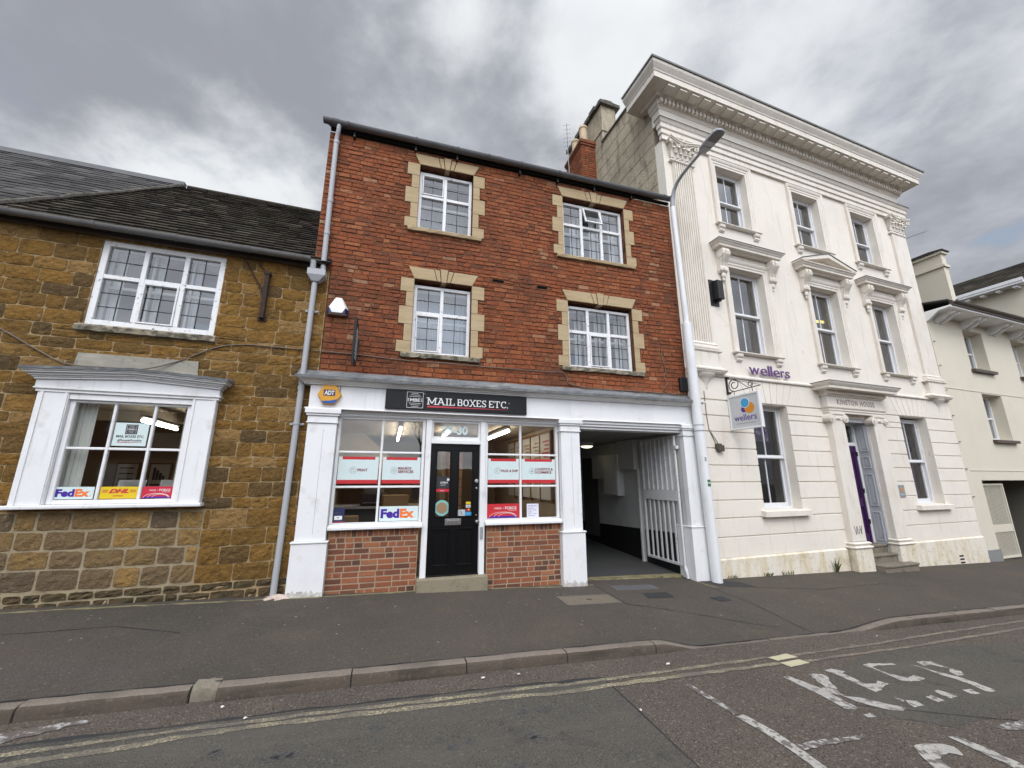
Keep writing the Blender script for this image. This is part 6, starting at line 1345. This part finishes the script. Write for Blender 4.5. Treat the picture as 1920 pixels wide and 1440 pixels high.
# burglar alarm sounder up on the brick
t = thing('alarm_sounder', 'white wedge shaped alarm sounder with dark blue corners on the brick wall by the downpipe', 'alarm box', (-.93, 0, 4.26))
b = B(); b.add([(-.15, -.012, .0), (.16, -.012, .0), (.16, -.012, .10), (.055, -.012, .29), (-.05, -.012, .29), (-.15, -.012, .10), (-.11, -.13, .0), (.12, -.13, .0), (.125, -.13, .085), (.04, -.065, .275), (-.035, -.065, .275), (-.115, -.13, .085)],
              [(0, 1, 2, 3, 4, 5), (6, 7, 8, 9, 10, 11), (0, 1, 7, 6), (1, 2, 8, 7), (2, 3, 9, 8), (3, 4, 10, 9), (4, 5, 11, 10), (5, 0, 6, 11)]); b.obj('sounder_case', m_swhite, t, bevel=.004)
for sx in (-1, 1):
    b = B(); b.add([(sx * .158 + .005, -.010, -.006), (sx * .158 + .005, -.010, .098), (sx * .120 + .005, -.136, .084), (sx * .116 + .005, -.136, -.006), (sx * .07 + .005, -.138, -.007), (sx * .10 + .005, -.135, .05)], [(0, 1, 2, 3), (3, 2, 5, 4)]); b.obj('corner_lens', m_navy, t)
# projecting sign seen edge-on
t = thing('projecting_sign', 'black diamond shaped projecting sign with white stripes, fixed edge on above the shopfront', 'sign', (-.60, 0, 3.72))
b = B(); P = [(-.10, 0), (-.36, -.36), (-.62, 0), (-.36, .36)]
P = [(-.12, .22), (-.12, -.22), (-.56, -.36), (-.56, .36)]
P = [(-.10, .32), (-.10, -.30), (-.50, -.36), (-.50, .36)]
b.px(P, -.018, .018); b.obj('sign_panel', m_sign, t, bevel=.003)
b = B()
for i in range(9): z = -.24 + i * .055; y0, y1 = (-.20, -.42) if i in (0, 8) else (-.17, -.45); b.box(.0185, .0205, y1, y0, z, z + .026); b.box(-.0205, -.0185, y1, y0, z, z + .026)
b.obj('sign_stripe', m_swhite, t)
b = B(); b.box(-.015, .015, -.10, -.012, .10, .14).box(-.015, .015, -.10, -.012, -.12, -.08).box(-.03, .03, -.02, -.012, -.16, .18); b.obj('sign_bracket', m_blackm, t)
# ------------------------------------------------------------------ posters fixed in the windows
def panel(name, label, u0, u1, z0, z1, y, m, stone_=False, cat='poster'):
    t = thing(name, label, cat, (0, 0, 0))
    if stone_: on_stone(t)
    B().box(u0, u1, y - .003, y, z0, z1).obj('panel', m, t); return t, y - .0032
YB, YL = .034, -.0115
def fedex(t, y, u0, u1, z0, z1):
    w = u1 - u0; h = z1 - z0; text('Fed', m_fpur, t, u0 + w * .04, y, z0 + h * .24, h * .56, w * .47, .030 * h / .2, name='lettering'); text('Ex', m_orange, t, u0 + w * .525, y, z0 + h * .24, h * .56, w * .37, .030 * h / .2, name='lettering'); B().lathe([(.006, 0), (.006, -.001)], (u0 + w * .925, y, z0 + h * .26), 8, 'y').obj('lettering', m_orange, t)
def parcel(t, y, u0, u1, z0, z1):
    w = u1 - u0; h = z1 - z0; text('PARCEL', m_swhite, t, u0 + w * .22, y, z0 + h * .62, h * .12, w * .22, .002, .25); text('FORCE', m_swhite, t, u0 + w * .55, y, z0 + h * .60, h * .19, w * .36, .004)
    B().box(u0 + w * .465, u0 + w * .52, y - .001, y, z0 + h * .68, z0 + h * .70).obj('lettering', m_swhite, t); text('WORLDWIDE', m_swhite, t, u0 + w * .66, y, z0 + h * .50, h * .06, w * .25, .0)
    b = B(); m_ = u0 + w * .55
    for k in range(3):
        r = w * (.42 - .08 * k); pts = [(m_ + w * .06 * (k - 1) + r * math.cos(math.pi * i / 16), z0 + h * .06 + h * .36 * (1 - k * .12) * math.sin(math.pi * i / 16)) for i in range(17)]
        b.tube([(p[0], y - .0005, p[1]) for p in pts], .0022, 5)
    b.obj('globe_arc', m_redl if False else m_swhite, t); B().py([(u0 + w * .03, z0 + .002), (u1 - w * .03, z0 + .002), (u1 - w * .12, z0 + h * .14), (u0 + w * .12, z0 + h * .14)], y - .001, y).obj('purple_base', m_fpur, t)
t, y = panel('courier_poster', 'pale poster in purple and orange lettering at the left foot of the ironstone shop window', -2.575, -2.20, 1.505, 1.65, YL, m_pale, True); fedex(t, y, -2.575, -2.20, 1.505, 1.65)
t, y = panel('courier_poster', 'yellow poster with red slanted lettering at the foot of the ironstone shop window', -2.14, -1.768, 1.505, 1.65, YL, m_dyel, True)
text('DHL', m_redp, t, -1.955, y, 1.575, .045, .20, .012, .35, align='CENTER'); text('EXPRESS', m_redp, t, -1.955, y, 1.53, .018, .10, .0, .1, align='CENTER')
b = B()
for z in (1.582, 1.594, 1.606): b.box(-2.12, -2.065, y - .001, y, z, z + .005).box(-1.845, -1.785, y - .001, y, z, z + .005)
b.obj('stripe', m_redp, t)
t, y = panel('courier_poster', 'crimson poster with white lettering at the right foot of the ironstone shop window', -1.722, -1.40, 1.505, 1.65, YL, m_redp, True); parcel(t, y, -1.722, -1.40, 1.505, 1.65)
t, y = panel('shop_poster', 'pale mint poster with a black square emblem in the middle of the ironstone shop window', -2.135, -1.785, 2.155, 2.45, YL, m_pale, True)
B().box(-2.022, -1.898, y - .001, y, 2.305, 2.43).obj('emblem_square', m_ink, t); mbe(t, -2.01, 2.318, .10, m_swhite, y - .0012)
text('MAIL BOXES ETC.', m_ink, t, -1.96, y, 2.262, .030, .29, .004, align='CENTER'); text('#PeoplePossible', m_ink, t, -1.96, y, 2.215, .026, .25, .002, .2, align='CENTER'); b = B(); b.py([(-2.085, 2.195), (-1.83, 2.199), (-1.83, 2.202), (-2.085, 2.206)], y - .001, y); b.obj('underline', m_redl, t)
def service(label, u0, u1, lines, icon):
    z0, z1 = 1.675, 2.068; t, y = panel('service_poster', label, u0, u1, z0, z1, YB, m_pale); w = u1 - u0
    B().box(u0 + w * .09, u1 - w * .09, y - .001, y, z1 - .042, z1).obj('red_band', m_red, t); B().box(u0, u1, y - .001, y, z0, z0 + .055).obj('red_band', m_red, t)
    cx, cz = u0 + w * (.30 if len(lines) > 1 or lines[0] != 'PRINT' else .37), (z0 + z1) / 2; b = B(); pts = [(cx + .047 * math.cos(2 * math.pi * i / 28), y - .0004, cz + .047 * math.sin(2 * math.pi * i / 28)) for i in range(29)]; b.tube(pts, .0022, 5)
    if icon == 0: b.box(cx - .022, cx + .012, y - .001, y, cz + .018, cz + .022).box(cx - .022, cx - .018, y - .001, y, cz - .022, cz + .0178).box(cx + .012, cx + .016, y - .001, y, cz - .01, cz + .022).box(cx - .012, cx + .006, y - .001, y, cz + .004, cz + .008); b.tube([(cx + .004, y - .0005, cz - .018), (cx + .024, y - .0005, cz - .024)], .003, 5)
    elif icon == 1: b.tube([(cx - .024, y - .0005, cz - .014), (cx - .024, y - .0005, cz + .014), (cx + .024, y - .0005, cz + .014), (cx + .024, y - .0005, cz - .014), (cx - .024, y - .0005, cz - .014)], .0022, 5); b.tube([(cx - .01, y - .0005, cz), (cx + .012, y - .0005, cz)], .0022, 5)
    elif icon == 2: b.tube([(cx - .024, y - .0005, cz - .004), (cx - .006, y - .0005, cz - .024), (cx + .024, y - .0005, cz + .024), (cx - .024, y - .0005, cz - .004)], .0022, 5); b.tube([(cx - .02, y - .0005, cz + .018), (cx - .008, y - .0005, cz + .022)], .002, 5)
    else: b.box(cx - .022, cx - .004, y - .001, y, cz - .018, cz - .004).box(cx + .004, cx + .022, y - .001, y, cz - .018, cz - .004).box(cx - .009, cx + .009, y - .001, y, cz + .004, cz + .018)
    b.obj('icon', m_grey, t)
    for i, s_ in enumerate(lines): text(s_, m_dred, t, cx + .062, y, cz - .018 + (.030 - .052 * i if len(lines) > 1 else 0), .038, min(.036 * .8 * len(s_), u1 - cx - .078), .008)
service('pale mint poster reading PRINT between red bands, leftmost in the brick shopfront', -.708, -.145, ['PRINT'], 0)
service('pale mint poster reading MAILBOX SERVICES between red bands beside the black door', -.085, .478, ['MAILBOX', 'SERVICES'], 1)
service('pale mint poster reading PACK & SHIP between red bands right of the black door', 1.555, 2.085, ['PACK & SHIP'], 2)
service('pale mint poster reading LOGISTICS & E-COMMERCE between red bands by the middle pillar', 2.135, 2.735, ['LOGISTICS &', 'E-COMMERCE'], 3)
t, y = panel('courier_poster', 'large pale poster in purple and orange lettering left of the black shop door', -.085, .478, 1.135, 1.345, YB, m_pale); fedex(t, y, -.085, .478, 1.135, 1.345)
t, y = panel('courier_poster', 'large crimson poster with white lettering and globe arcs right of the black shop door', 1.552, 2.09, 1.135, 1.352, YB, m_red); parcel(t, y, 1.552, 2.09, 1.135, 1.352)
t, y = panel('leaflet', 'small navy card with a white box in the lower left corner of the brick shopfront', -.712, -.565, 1.135, 1.335, YB, m_navy, cat='leaflet'); B().box(-.695, -.59, y - .001, y, 1.172, 1.225).obj('white_box', m_swhite, t); B().box(-.66, -.63, y - .002, y - .001, 1.195, 1.205).obj('print_line', m_ink, t); B().box(-.71, -.567, y - .001, y, 1.137, 1.147).obj('red_edge', m_redl, t); text('collect here', m_grey, t, -.69, y, 1.262, .012, .08)
t, y = panel('opening_hours', 'white printed opening hours sheet standing in the right pane of the brick shopfront', 2.22, 2.425, 1.13, 1.345, YB, flat('lilac_paper', (.66, .66, .74)), cat='notice')
text('Opening Times', m_fpur, t, 2.24, y, 1.305, .016, .15, .0015)
for i, (s_, w) in enumerate((('Monday - Friday', .10), ('9.00   5.30', .14), ('Saturday', .07), ('9.30   1.00', .14), ('Sunday closed', .12))): text(s_, m_ink, t, 2.24, y, 1.27 - i * .029, .013, w)
# ------------------------------------------------------------------ things inside the shops
def tube_light(label, x, y0, y1, z, parent_rz=None, w=.028):
    t = thing('ceiling_light', label, 'ceiling light', (0, 0, 0), group='fluorescent shop lights'); L = y1 - y0
    B().box(x - w, x + w, y0, y1, z + .045, z + .085).obj('light_body', m_galv, t); b = B(); b.tube([(x, y0 + .02, z), (x, y1 - .02, z)], .023, 10); b.obj('tube', m_tube, t); return t
tube_light('lit white tube light seen through the pane left of the black shop door', .17, 1.0, 3.4, 2.62)
tube_light('lit white tube light seen through the fanlight numbered 29-30', 1.10, 1.4, 2.45, 2.64)
tube_light('lit white tube light seen through the pane right of the black shop door', 2.13, .78, 2.7, 2.62)
on_stone(tube_light('lit white tube light slanting behind the ironstone shop window', -2.10, .5, 1.65, 2.55))
def interior():
    rng = random.Random(40)
    t = thing('shop_counter', 'dark service counter inside the brick shop behind the left window', 'counter', (0, 0, 0))
    B().box(-.9, .75, 1.5, 2.1, .342, 1.22).obj('counter_front', m_ink, t); B().box(-.95, .8, 1.45, 2.15, 1.222, 1.26).obj('counter_top', m_greyp, t)
    t = thing('printer', 'black office printer on the counter behind the brick shop window', 'printer', (-.2, 1.8, 1.262)); B().box(-.25, .2, -.22, .22, 0, .22).obj('printer_body', m_blackm, t, bevel=.02); b = B(); b.px([(-.2, .222), (.2, .222), (.2, .34), (-.1, .30)], -.2, .15); b.obj('scanner_lid', m_ink, t, bevel=.01); B().box(-.2, .15, -.32, -.22, .05, .065).obj('paper_tray', m_grey, t)
    t = thing('computer_monitor', 'black computer monitor at the right end of the shop counter', 'monitor', (.62, 1.75, 1.262)); B().box(-.16, .16, -.02, .02, .10, .34).obj('screen', m_ink, t, bevel=.005); B().box(-.02, .02, 0, .03, 0, .10).obj('stand', m_ink, t); B().box(-.1, .1, -.07, .08, 0, .012).obj('foot', m_ink, t)
    for i, (x, y, z, w, d, h, lb) in enumerate(((.12, 1.2, .342, .52, .4, .62, 'large brown carton on the shop floor behind the purple lettered poster'), (.15, 1.2, .964, .42, .36, .50, 'brown carton stacked on the large one behind the poster'), (.52, 1.3, .342, .34, .3, .95, 'tall narrow carton nearest the black shop door'), (-.62, 1.1, .342, .4, .3, .55, 'low carton in the left corner of the brick shop window'), (-.58, 1.1, .894, .3, .26, .24, 'small carton on top of the low one in the left corner'))):
        t = thing('carton', lb, 'box', (x, y, z), rng.uniform(-.15, .15), 'cardboard boxes in the shop'); B().box(-w / 2, w / 2, -d / 2, d / 2, 0, h).obj('carton_body', m_card, t, bevel=.006); B().box(-w / 2 - .001, w / 2 + .001, -.025, .025, h * .75, h + .001).obj('packing_tape', mat('tape', (.42, .30, .16), .4) if i == 0 else bpy.data.materials['tape'], t)
    t = thing('staircase_panel', 'sloping beige boxed staircase behind the upper left pane of the brick shop', 'staircase', (0, 0, 0)); b = B(); b.py([(-1.04, 2.73), (-.55, 2.73), (.35, 1.9), (.35, 1.7), (-1.04, 1.9)], 3.0, 3.9); b.obj('stair_soffit', m_beige, t)
    t = thing('display_boards', 'wood framed price boards along the right wall of the brick shop', 'display board', (0, 0, 0))
    for i in range(5):
        y0 = .75 + i * .58; B().box(2.955, 2.985, y0 + .02, y0 + .555, 1.35, 2.62).obj('board', m_paper, t)
        b = B(); b.box(2.94, 2.99, y0 - .02, y0 + .02, 1.30, 2.66); b.box(2.94, 2.99, y0 + .02, y0 + .56, 2.62, 2.66); b.obj('board_frame', m_wood, t)
        b = B(); [b.box(2.95, 2.954, y0 + .08, y0 + .08 + rng.uniform(.2, .4), 2.45 - k * .075, 2.48 - k * .075) for k in range(12)]; b.obj('board_print', m_tan if i else m_red, t)
    t = thing('mailbox_rack', 'wooden rack of small private mailboxes seen through the black door panes', 'rack', (0, 0, 0)); B().box(1.31, 1.62, 2.8, 3.2, .345, 2.3).obj('rack_body', m_wood, t)
    b = B(); [b.box(1.32 + i * .10, 1.41 + i * .10, 2.785, 2.799, .42 + k * .19, .59 + k * .19) for i in range(3) for k in range(9)]; b.obj('mailbox_doors', m_tan, t)
    t = on_stone(thing('wall_cupboards', 'cream wall cupboards with framed notices inside the ironstone shop', 'cupboard', (0, 0, 0))); B().box(-4.1, .0, 3.1, 3.55, 1.35, 2.1).obj('cupboard_body', m_beige, t); B().box(-4.1, .0, 2.9, 3.55, .602, 1.28).obj('base_unit', m_ink, t); B().box(-3.6, -1.9, 3.2, 3.5, 2.3, 2.62).obj('top_shelf', m_paper, t)
    for i, (u, k) in enumerate(((-3.45, 0), (-2.95, 1), (-2.35, 2), (-1.9, 3))):
        t = on_stone(thing('framed_notice', ('printed framed notice nearest the left blind', 'framed chart with dark bars second from the left blind', 'framed notice third from the left blind', 'framed drawing nearest the right blind')[k] + ' on the cream cupboards', 'notice', (0, 0, 0), group='framed notices in the ironstone shop'))
        B().box(u, u + .36, 3.06, 3.099, 1.50, 2.04).obj('notice_frame', m_wood, t); B().box(u + .03, u + .33, 3.05, 3.059, 1.53, 2.01).obj('notice_sheet', m_paper, t); b = B()
        if k == 1: [b.box(u + .08 + q * .05, u + .12 + q * .05, 3.04, 3.049, 1.72, 1.95 - .05 * q) for q in range(4)]; b.box(u + .06, u + .24, 3.04, 3.049, 1.62, 1.65)
        elif k == 3: [b.box(u + .07 + q * .07, u + .11 + q * .07, 3.04, 3.049, 1.75, 1.87) for q in range(3)]; b.box(u + .08, u + .25, 3.04, 3.049, 1.62, 1.64)
        else: [b.box(u + .07, u + .28, 3.04, 3.049, 1.93 - q * .10, 1.95 - q * .10) for q in range(4)]
        b.obj('notice_print', m_ink, t)
    t = on_stone(thing('laptop_stand', 'open white folder and papers standing behind the ironstone shop window', 'folder', (0, 0, 0)))
    for j, (u, a) in enumerate(((-2.05, .35), (-1.62, -.25))):
        b = B(); b.box(-.14, .14, -.006, .006, 0, .26); b.tf(lambda x, y, z: (u + x * math.cos(a), .42 + x * math.sin(a) + z * .3, 1.47 + z)); b.obj('folder_leaf', m_swhite, t)
    B().box(-2.3, -1.35, .33, .75, 1.44, 1.468).obj('window_shelf', m_swhite, t)
interior()
# yellow tube seen in the middle first-floor window of the classical building
t = on_white(thing('ceiling_light', 'yellow lit tube light inside the pedimented first floor window', 'ceiling light', group=None)); b = B(); b.tube([(4.98, .46, 5.80), (5.44, .52, 5.86)], .035, 10); b.obj('tube', m_yellamp, t); b = B(); b.tube([(4.98, .46, 5.845), (5.44, .52, 5.905)], .012, 6); b.tube([(5.2, .49, 5.87), (5.2, .49, 6.6)], .006, 6); b.obj('light_body', m_galv, t)
# passage lamp
t = thing('passage_lamp', 'round lit bulkhead lamp on the ceiling of the covered passage', 'ceiling light', (4.62, 2.5, 2.50)); B().lathe([(.15, .02), (.16, .05), (.16, .10), (.12, .115)], (0, 0, 0), 24).obj('lamp_base', m_swhite, t, smooth=True); B().lathe([(.01, -.03), (.08, -.022), (.135, 0), (.145, .02), (.14, .025)], (0, 0, 0), 24).obj('lamp_dome', m_bulk, t, smooth=True)
# passage gate
t = thing('passage_gate', 'white chipped barred gate folded open against the passage wall', 'gate', (5.235, 0, 0))
b = B(); y0, y1, z0, z1 = .06, 1.17, .20, 2.56
b.box(-.02, .02, y0, y0 + .045, z0, z1).box(-.02, .02, y1 - .045, y1, z0, z1).box(-.018, .018, y0 + .045, y1 - .045, z0, z0 + .045).box(-.018, .018, y0 + .045, y1 - .045, z1 - .045, z1); b.obj('gate_frame', m_gate, t, bevel=.003)
for i in range(6):
    y = y0 + .045 + (y1 - y0 - .09) * (i + 1) / 7; b = B(); b.box(-.014, .014, y - .014, y + .014, z0 + .045, 1.335); b.box(-.014, .014, y - .014, y + .014, 1.535, z1 - .045); b.obj('bar', m_gate, t)
B().box(-.022, .006, y0 + .046, y1 - .046, 1.337, 1.533).obj('lock_plate', m_gate, t); b = B(); b.box(.016, .022, y0 + .05, y1 - .05, 1.54, z1 - .05); b.obj('backing_sheet', m_gate, t)
b = B(); b.tube([(0, .075, .20), (-.01, .02, .10), (-.01, .01, .02)], .028, 8); b.box(-.03, .03, .0, .08, 2.3, 2.36); b.obj('hinge', m_gate, t)
# ------------------------------------------------------------------ street lamp
lp = thing('street_lamp', 'white street lamp post with curved arm and flat grey lantern before the cream building', 'street lamp', (5.62, -.24, G(5.62, -.24)))
gz = G(5.62, -.24); lean = lambda z: -.125 * z / 7.5
b = B(); b.tube([(lean(z), 0, z - gz if False else z) for z in (-.1, 0, 1.5, 3, 4.70)], .092, 20); b.obj('lower_post', m_post, lp, smooth=True)
b = B(); b.tube([(lean(4.69), 0, 4.69), (lean(4.78), 0, 4.78), (lean(4.80), 0, 4.80)], [.094, .094, .062], 20); b.obj('post_collar', m_post, lp, smooth=True)
b = B(); b.tube([(lean(4.8), 0, 4.80), (lean(6.5), 0, 6.5), (lean(7.45), 0, 7.45)], [.058, .055, .052], 16); b.obj('upper_post', m_post, lp, smooth=True)
ax = lean(7.45); arm = [(ax, 0, 7.45), (ax, -.02, 7.62), (ax + .01, -.08, 7.80), (ax + .02, -.18, 7.92), (ax + .035, -.34, 8.00), (ax + .05, -.56, 8.05), (ax + .06, -.78, 8.085), (ax + .06, -.95, 8.105)]
b = B(); b.tube(arm, [.048, .044, .040, .037, .034, .032, .030, .030], 14); b.obj('arm', m_galv, lp, smooth=True)
def lantern():
    b = B(); P = [(-.06, -.78), (-.125, -.86), (-.135, -1.05), (-.135, -1.32), (-.10, -1.40), (0, -1.425), (.10, -1.40), (.135, -1.32), (.135, -1.05), (.125, -.86), (.06, -.78)]
    n = len(P); vs = [(x, y, 0) for x, y in P] + [(x, y, .035) for x, y in P] + [(x * .8, -1.1 + (y + 1.1) * .85, .085) for x, y in P]
    b.add(vs, [tuple(range(n))[::-1]] + [(k * n + i, k * n + (i + 1) % n, (k + 1) * n + (i + 1) % n, (k + 1) * n + i) for k in range(2) for i in range(n)] + [tuple(range(2 * n, 3 * n))])
    f = lambda x, y, z: (ax + .06 + x * .88, -.88 + (y + .78) * .84, 8.065 + z * .9 + (-(y + .78)) * .05); b.tf(f); h = b.obj('lantern', m_galv, lp, bevel=.004)
    b = B(); b.pz([(x * .86, -1.16 + (y + 1.12) * .80) for x, y in P[2:-2]], -.006, -.0005); b.tf(f); b.obj('lantern_lens', m_lens, h)
    b = B(); b.box(-.10, .10, -.96, -.80, -.010, -.0005); b.tf(f); b.obj('gear_cover', m_galv, h)
lantern()
b = B(); z = 2.62; [b.lathe([(.0955, 0), (.0955, .02)], (lean(z), 0, z + k * .11), 18) for k in range(2)]; b.tf(lambda x, y, z: (x, y, z)); b.obj('band_clip', m_galv, lp)
b = B(); rg = random.Random(3); 
def wrap(b, u0, u1, z0, z1, r, n=6):
    vs = []
    for i in range(n + 1): a = (u0 + (u1 - u0) * i / n); vs += [(lean((z0 + z1) / 2) + r * math.sin(a), -r * math.cos(a), z0), (lean((z0 + z1) / 2) + r * math.sin(a), -r * math.cos(a), z1)]
    b.add(vs, [(2 * i, 2 * i + 2, 2 * i + 3, 2 * i + 1) for i in range(n)])
wrap(b, -1.2, .1, 2.645, 2.725, .0985); b.obj('tape_patch', m_post, lp)
b = B(); wrap(b, -.42, .0, 2.07, 2.15, .0935); b.obj('number_plate', m_swhite, lp)
text('2', m_ink, lp, 0, 0, 0, .055, .036, .008, name='post_number', pt=lambda a, d, e: (lean(2.1) + (.0945 + d) * math.sin(-.40 + a / .0945), -(.0945 + d) * math.cos(-.40 + a / .0945), 2.083 + e))
b = B(); wrap(b, -.35, .40, 1.62, 1.74, .0935); b.obj('round_sticker', flat('green_sticker', (.05, .16, .06)), lp); b = B(); wrap(b, -.32, .37, 1.675, 1.69, .0945); b.obj('sticker_bar', m_swhite, lp)
# ------------------------------------------------------------------ aerials
def aerial(label, base, top, direction, L, n, el=.16):
    t = thing('television_aerial', label, 'aerial', (0, 0, 0)); b = B(); b.tube([base, top], .012, 6); b.obj('mast', m_galv, t)
    d = Vector(direction).normalized(); s = d.cross(Vector((0, 0, 1))).normalized(); b = B(); p0 = Vector(top) - d * L * .3; b.tube([p0, p0 + d * L], .008, 5)
    for i in range(n): p = p0 + d * L * (i + .5) / n; b.tube([p - s * el, p + s * el], .005, 4)
    b.obj('aerial_boom', m_galv, t)
aerial('thin television aerial leaning on the brick chimney', (4.91, 3.45, 10.9), (4.80, 3.3, 12.05), (-.3, -.6, .6), .9, 8, .12)
aerial('many toothed television aerial behind the right end of the classical building', (20.5, 3.5, 6.5), (20.5, 3.5, 11.74), (1.8, 0, .76), 3.1, 17, .12)
# ------------------------------------------------------------------ weeds and litter
def weed(x, y, h, n, lab, seed):
    rng = random.Random(seed); b = B()
    for i in range(n):
        a = rng.uniform(0, 6.28); l = h * rng.uniform(.5, 1); sp = rng.uniform(.1, .55); base = Vector((rng.uniform(-.12, .12) * (1 if h < .2 else .3), rng.uniform(-.03, .0), 0)); d = Vector((math.cos(a) * sp, -abs(math.sin(a)) * sp, 1)).normalized(); w = rng.uniform(.004, .010)
        s = d.cross(Vector((math.sin(a), math.cos(a), .3))).normalized() * w; m = base + d * l * .55; tip = base + d * l + Vector((d.x, d.y, -.25)) * l * .2
        b.add([base - s * .5, base + s * .5, m + s, m - s, tip], [(0, 1, 2, 3), (3, 2, 4)])
    o = b.obj('weed', m_leaf, None); o.location = (x, y, G(x, y)); return tag(o, lab, 'plant', 'weeds along the cream wall')
wp = lambda u, v: (5.6 + u * math.cos(WA) - v * math.sin(WA), u * math.sin(WA) + v * math.cos(WA))
for k, (u, h, n, lab) in enumerate(((.55, .085, 16, 'low grass tuft nearest the lamp post at the foot of the cream wall'), (1.45, .10, 24, 'grass tuft midway along the foot of the cream wall'), (1.95, .11, 20, 'grass tuft nearer the tall weed at the foot of the cream wall'), (3.35, .36, 26, 'tall leafy weed growing against the stained cream plinth by the porch'))): x, y = wp(u, -.075); weed(x, y, h, n, lab, k)
def litter():
    rng = random.Random(77); spots = [(-2.7, -1.2), (-1.9, -.75), (-.9, -.9), (.2, -.7), (1.1, -1.4), (1.9, -.9), (2.3, -1.7), (.6, -1.9), (-.4, -1.5), (3.0, -1.5), (-1.5, -1.7), (4.4, -1.6), (6.6, -1.2), (7.6, -1.6)]
    t = B()
    for x, y in spots + [(rng.uniform(-4, 9), rng.uniform(-2.1, -.2)) for _ in range(60)]:
        r = rng.uniform(.006, .016); n = 6; t.add([(x + r * rng.uniform(.6, 1.2) * math.cos(6.28 * i / n), y + r * .8 * math.sin(6.28 * i / n), G(x, y) + .003) for i in range(n)], [tuple(range(n))])
    tag(t.obj('chewing_gum', flat('trodden_gum', (.24, .225, .205), .8), None), kind='stuff')
    rows = [(-.85, -2.80, 'pale scrap of paper in the gutter below the kerb gap'), (-1.05, -2.60, 'small yellowish scrap in the gutter at the left'), (.92, -2.56, 'crumpled white scrap in the gutter before the shop door'), (1.25, -2.56, 'tiny white scrap right of the crumpled one in the gutter'), (1.98, -3.35, 'white fleck on the grey asphalt'), (2.75, -2.66, 'pale scrap lying on the double yellow lines'), (5.85, -2.53, 'white scrap in the gutter where the kerb rises again')]
    for x, y, lb in rows:
        b = B(); r = rng.uniform(.014, .026); n = 7; vs = [(r * rng.uniform(.5, 1.2) * math.cos(6.28 * i / n), r * .7 * rng.uniform(.5, 1.2) * math.sin(6.28 * i / n), rng.uniform(.002, .012)) for i in range(n)] + [(0, 0, .016)]
        b.add(vs, [(i, (i + 1) % n, n) for i in range(n)]); o = b.obj('litter', flat('litter_paper', (.55, .53, .48)) if 'litter_paper' not in bpy.data.materials else bpy.data.materials['litter_paper'], None); o.location = (x, y, GR(x, y) + .01); tag(o, lb, 'litter', 'litter in the gutter')
litter()
# ------------------------------------------------------------------ across the street (seen only as reflections)
def tree(x, y, h, seed, lab):
    t = thing('bare_tree', lab, 'tree', (x, y, -.2)); rng = random.Random(seed); tr = B(); br = B()
    def grow(p, d, l, r, dep):
        q = p + d * l; (tr if dep < 2 else br).tube([p, p + d * l * .5 + Vector((rng.uniform(-1, 1), rng.uniform(-1, 1), 0)) * l * .05, q], [r, r * .85, r * .7], 6 if dep < 2 else 4, cap=False)
        if dep > 6: return
        for _ in range(3 if dep < 5 else 2):
            nd = (d + Vector((rng.uniform(-1, 1), rng.uniform(-1, 1), rng.uniform(-.25, .6))) * .62).normalized(); grow(q, nd, l * rng.uniform(.66, .84), r * .66, dep + 1)
    grow(Vector((0, 0, 0)), Vector((0, 0, 1)), h * .25, h * .013, 0); tr.obj('trunk', m_bark, t); br.obj('branches', m_bark, t)
tree(-4.5, -20.5, 10.5, 3, 'bare winter tree across the street, left of the other'); tree(2.0, -22.5, 9.5, 14, 'middle bare winter tree across the street'); tree(8.5, -21.5, 12, 8, 'taller bare winter tree across the street')
ob = thing('opposite_house', 'plain brick house across the street behind the camera', 'building', (-14, -17.5, 0)); B().box(-8, 10.5, -6, 0, -.6, 6.0).obj('wall', m_brick2, ob); b = B(); b.px([(.3, 6.0), (-3, 8.6), (-6.3, 6.0)], -8.2, 10.7); b.obj('roof', m_slate, ob)
for x in (-6, -3, 0, 3, 6, 8.5): [B().box(x, x + 1.1, .001, .03, z, z + 1.5).obj('window', m_white, ob) for z in (.9, 3.8)]
ow = tag(B().box(-3.4, 6.9, -17.2, -16.9, -.9, 2.3).obj('garden_wall', m_brick2, None), 'long brick garden wall across the street behind the camera', 'wall')
ob = thing('opposite_house', 'brick house across the street at the right end of the garden wall', 'building', (12, -18, -.8)); B().box(-5, 18, -6, 0, 0, 6.8).obj('wall', m_brick2, ob); b = B(); b.px([(.3, 6.8), (-3, 9.4), (-6.3, 6.8)], -5.2, 18.2); b.obj('roof', m_slate, ob)
for x in (-3, 0, 3, 6, 9, 12): [B().box(x, x + 1.1, .001, .03, z, z + 1.5).obj('window', m_white, ob) for z in (1.2, 4.3)]
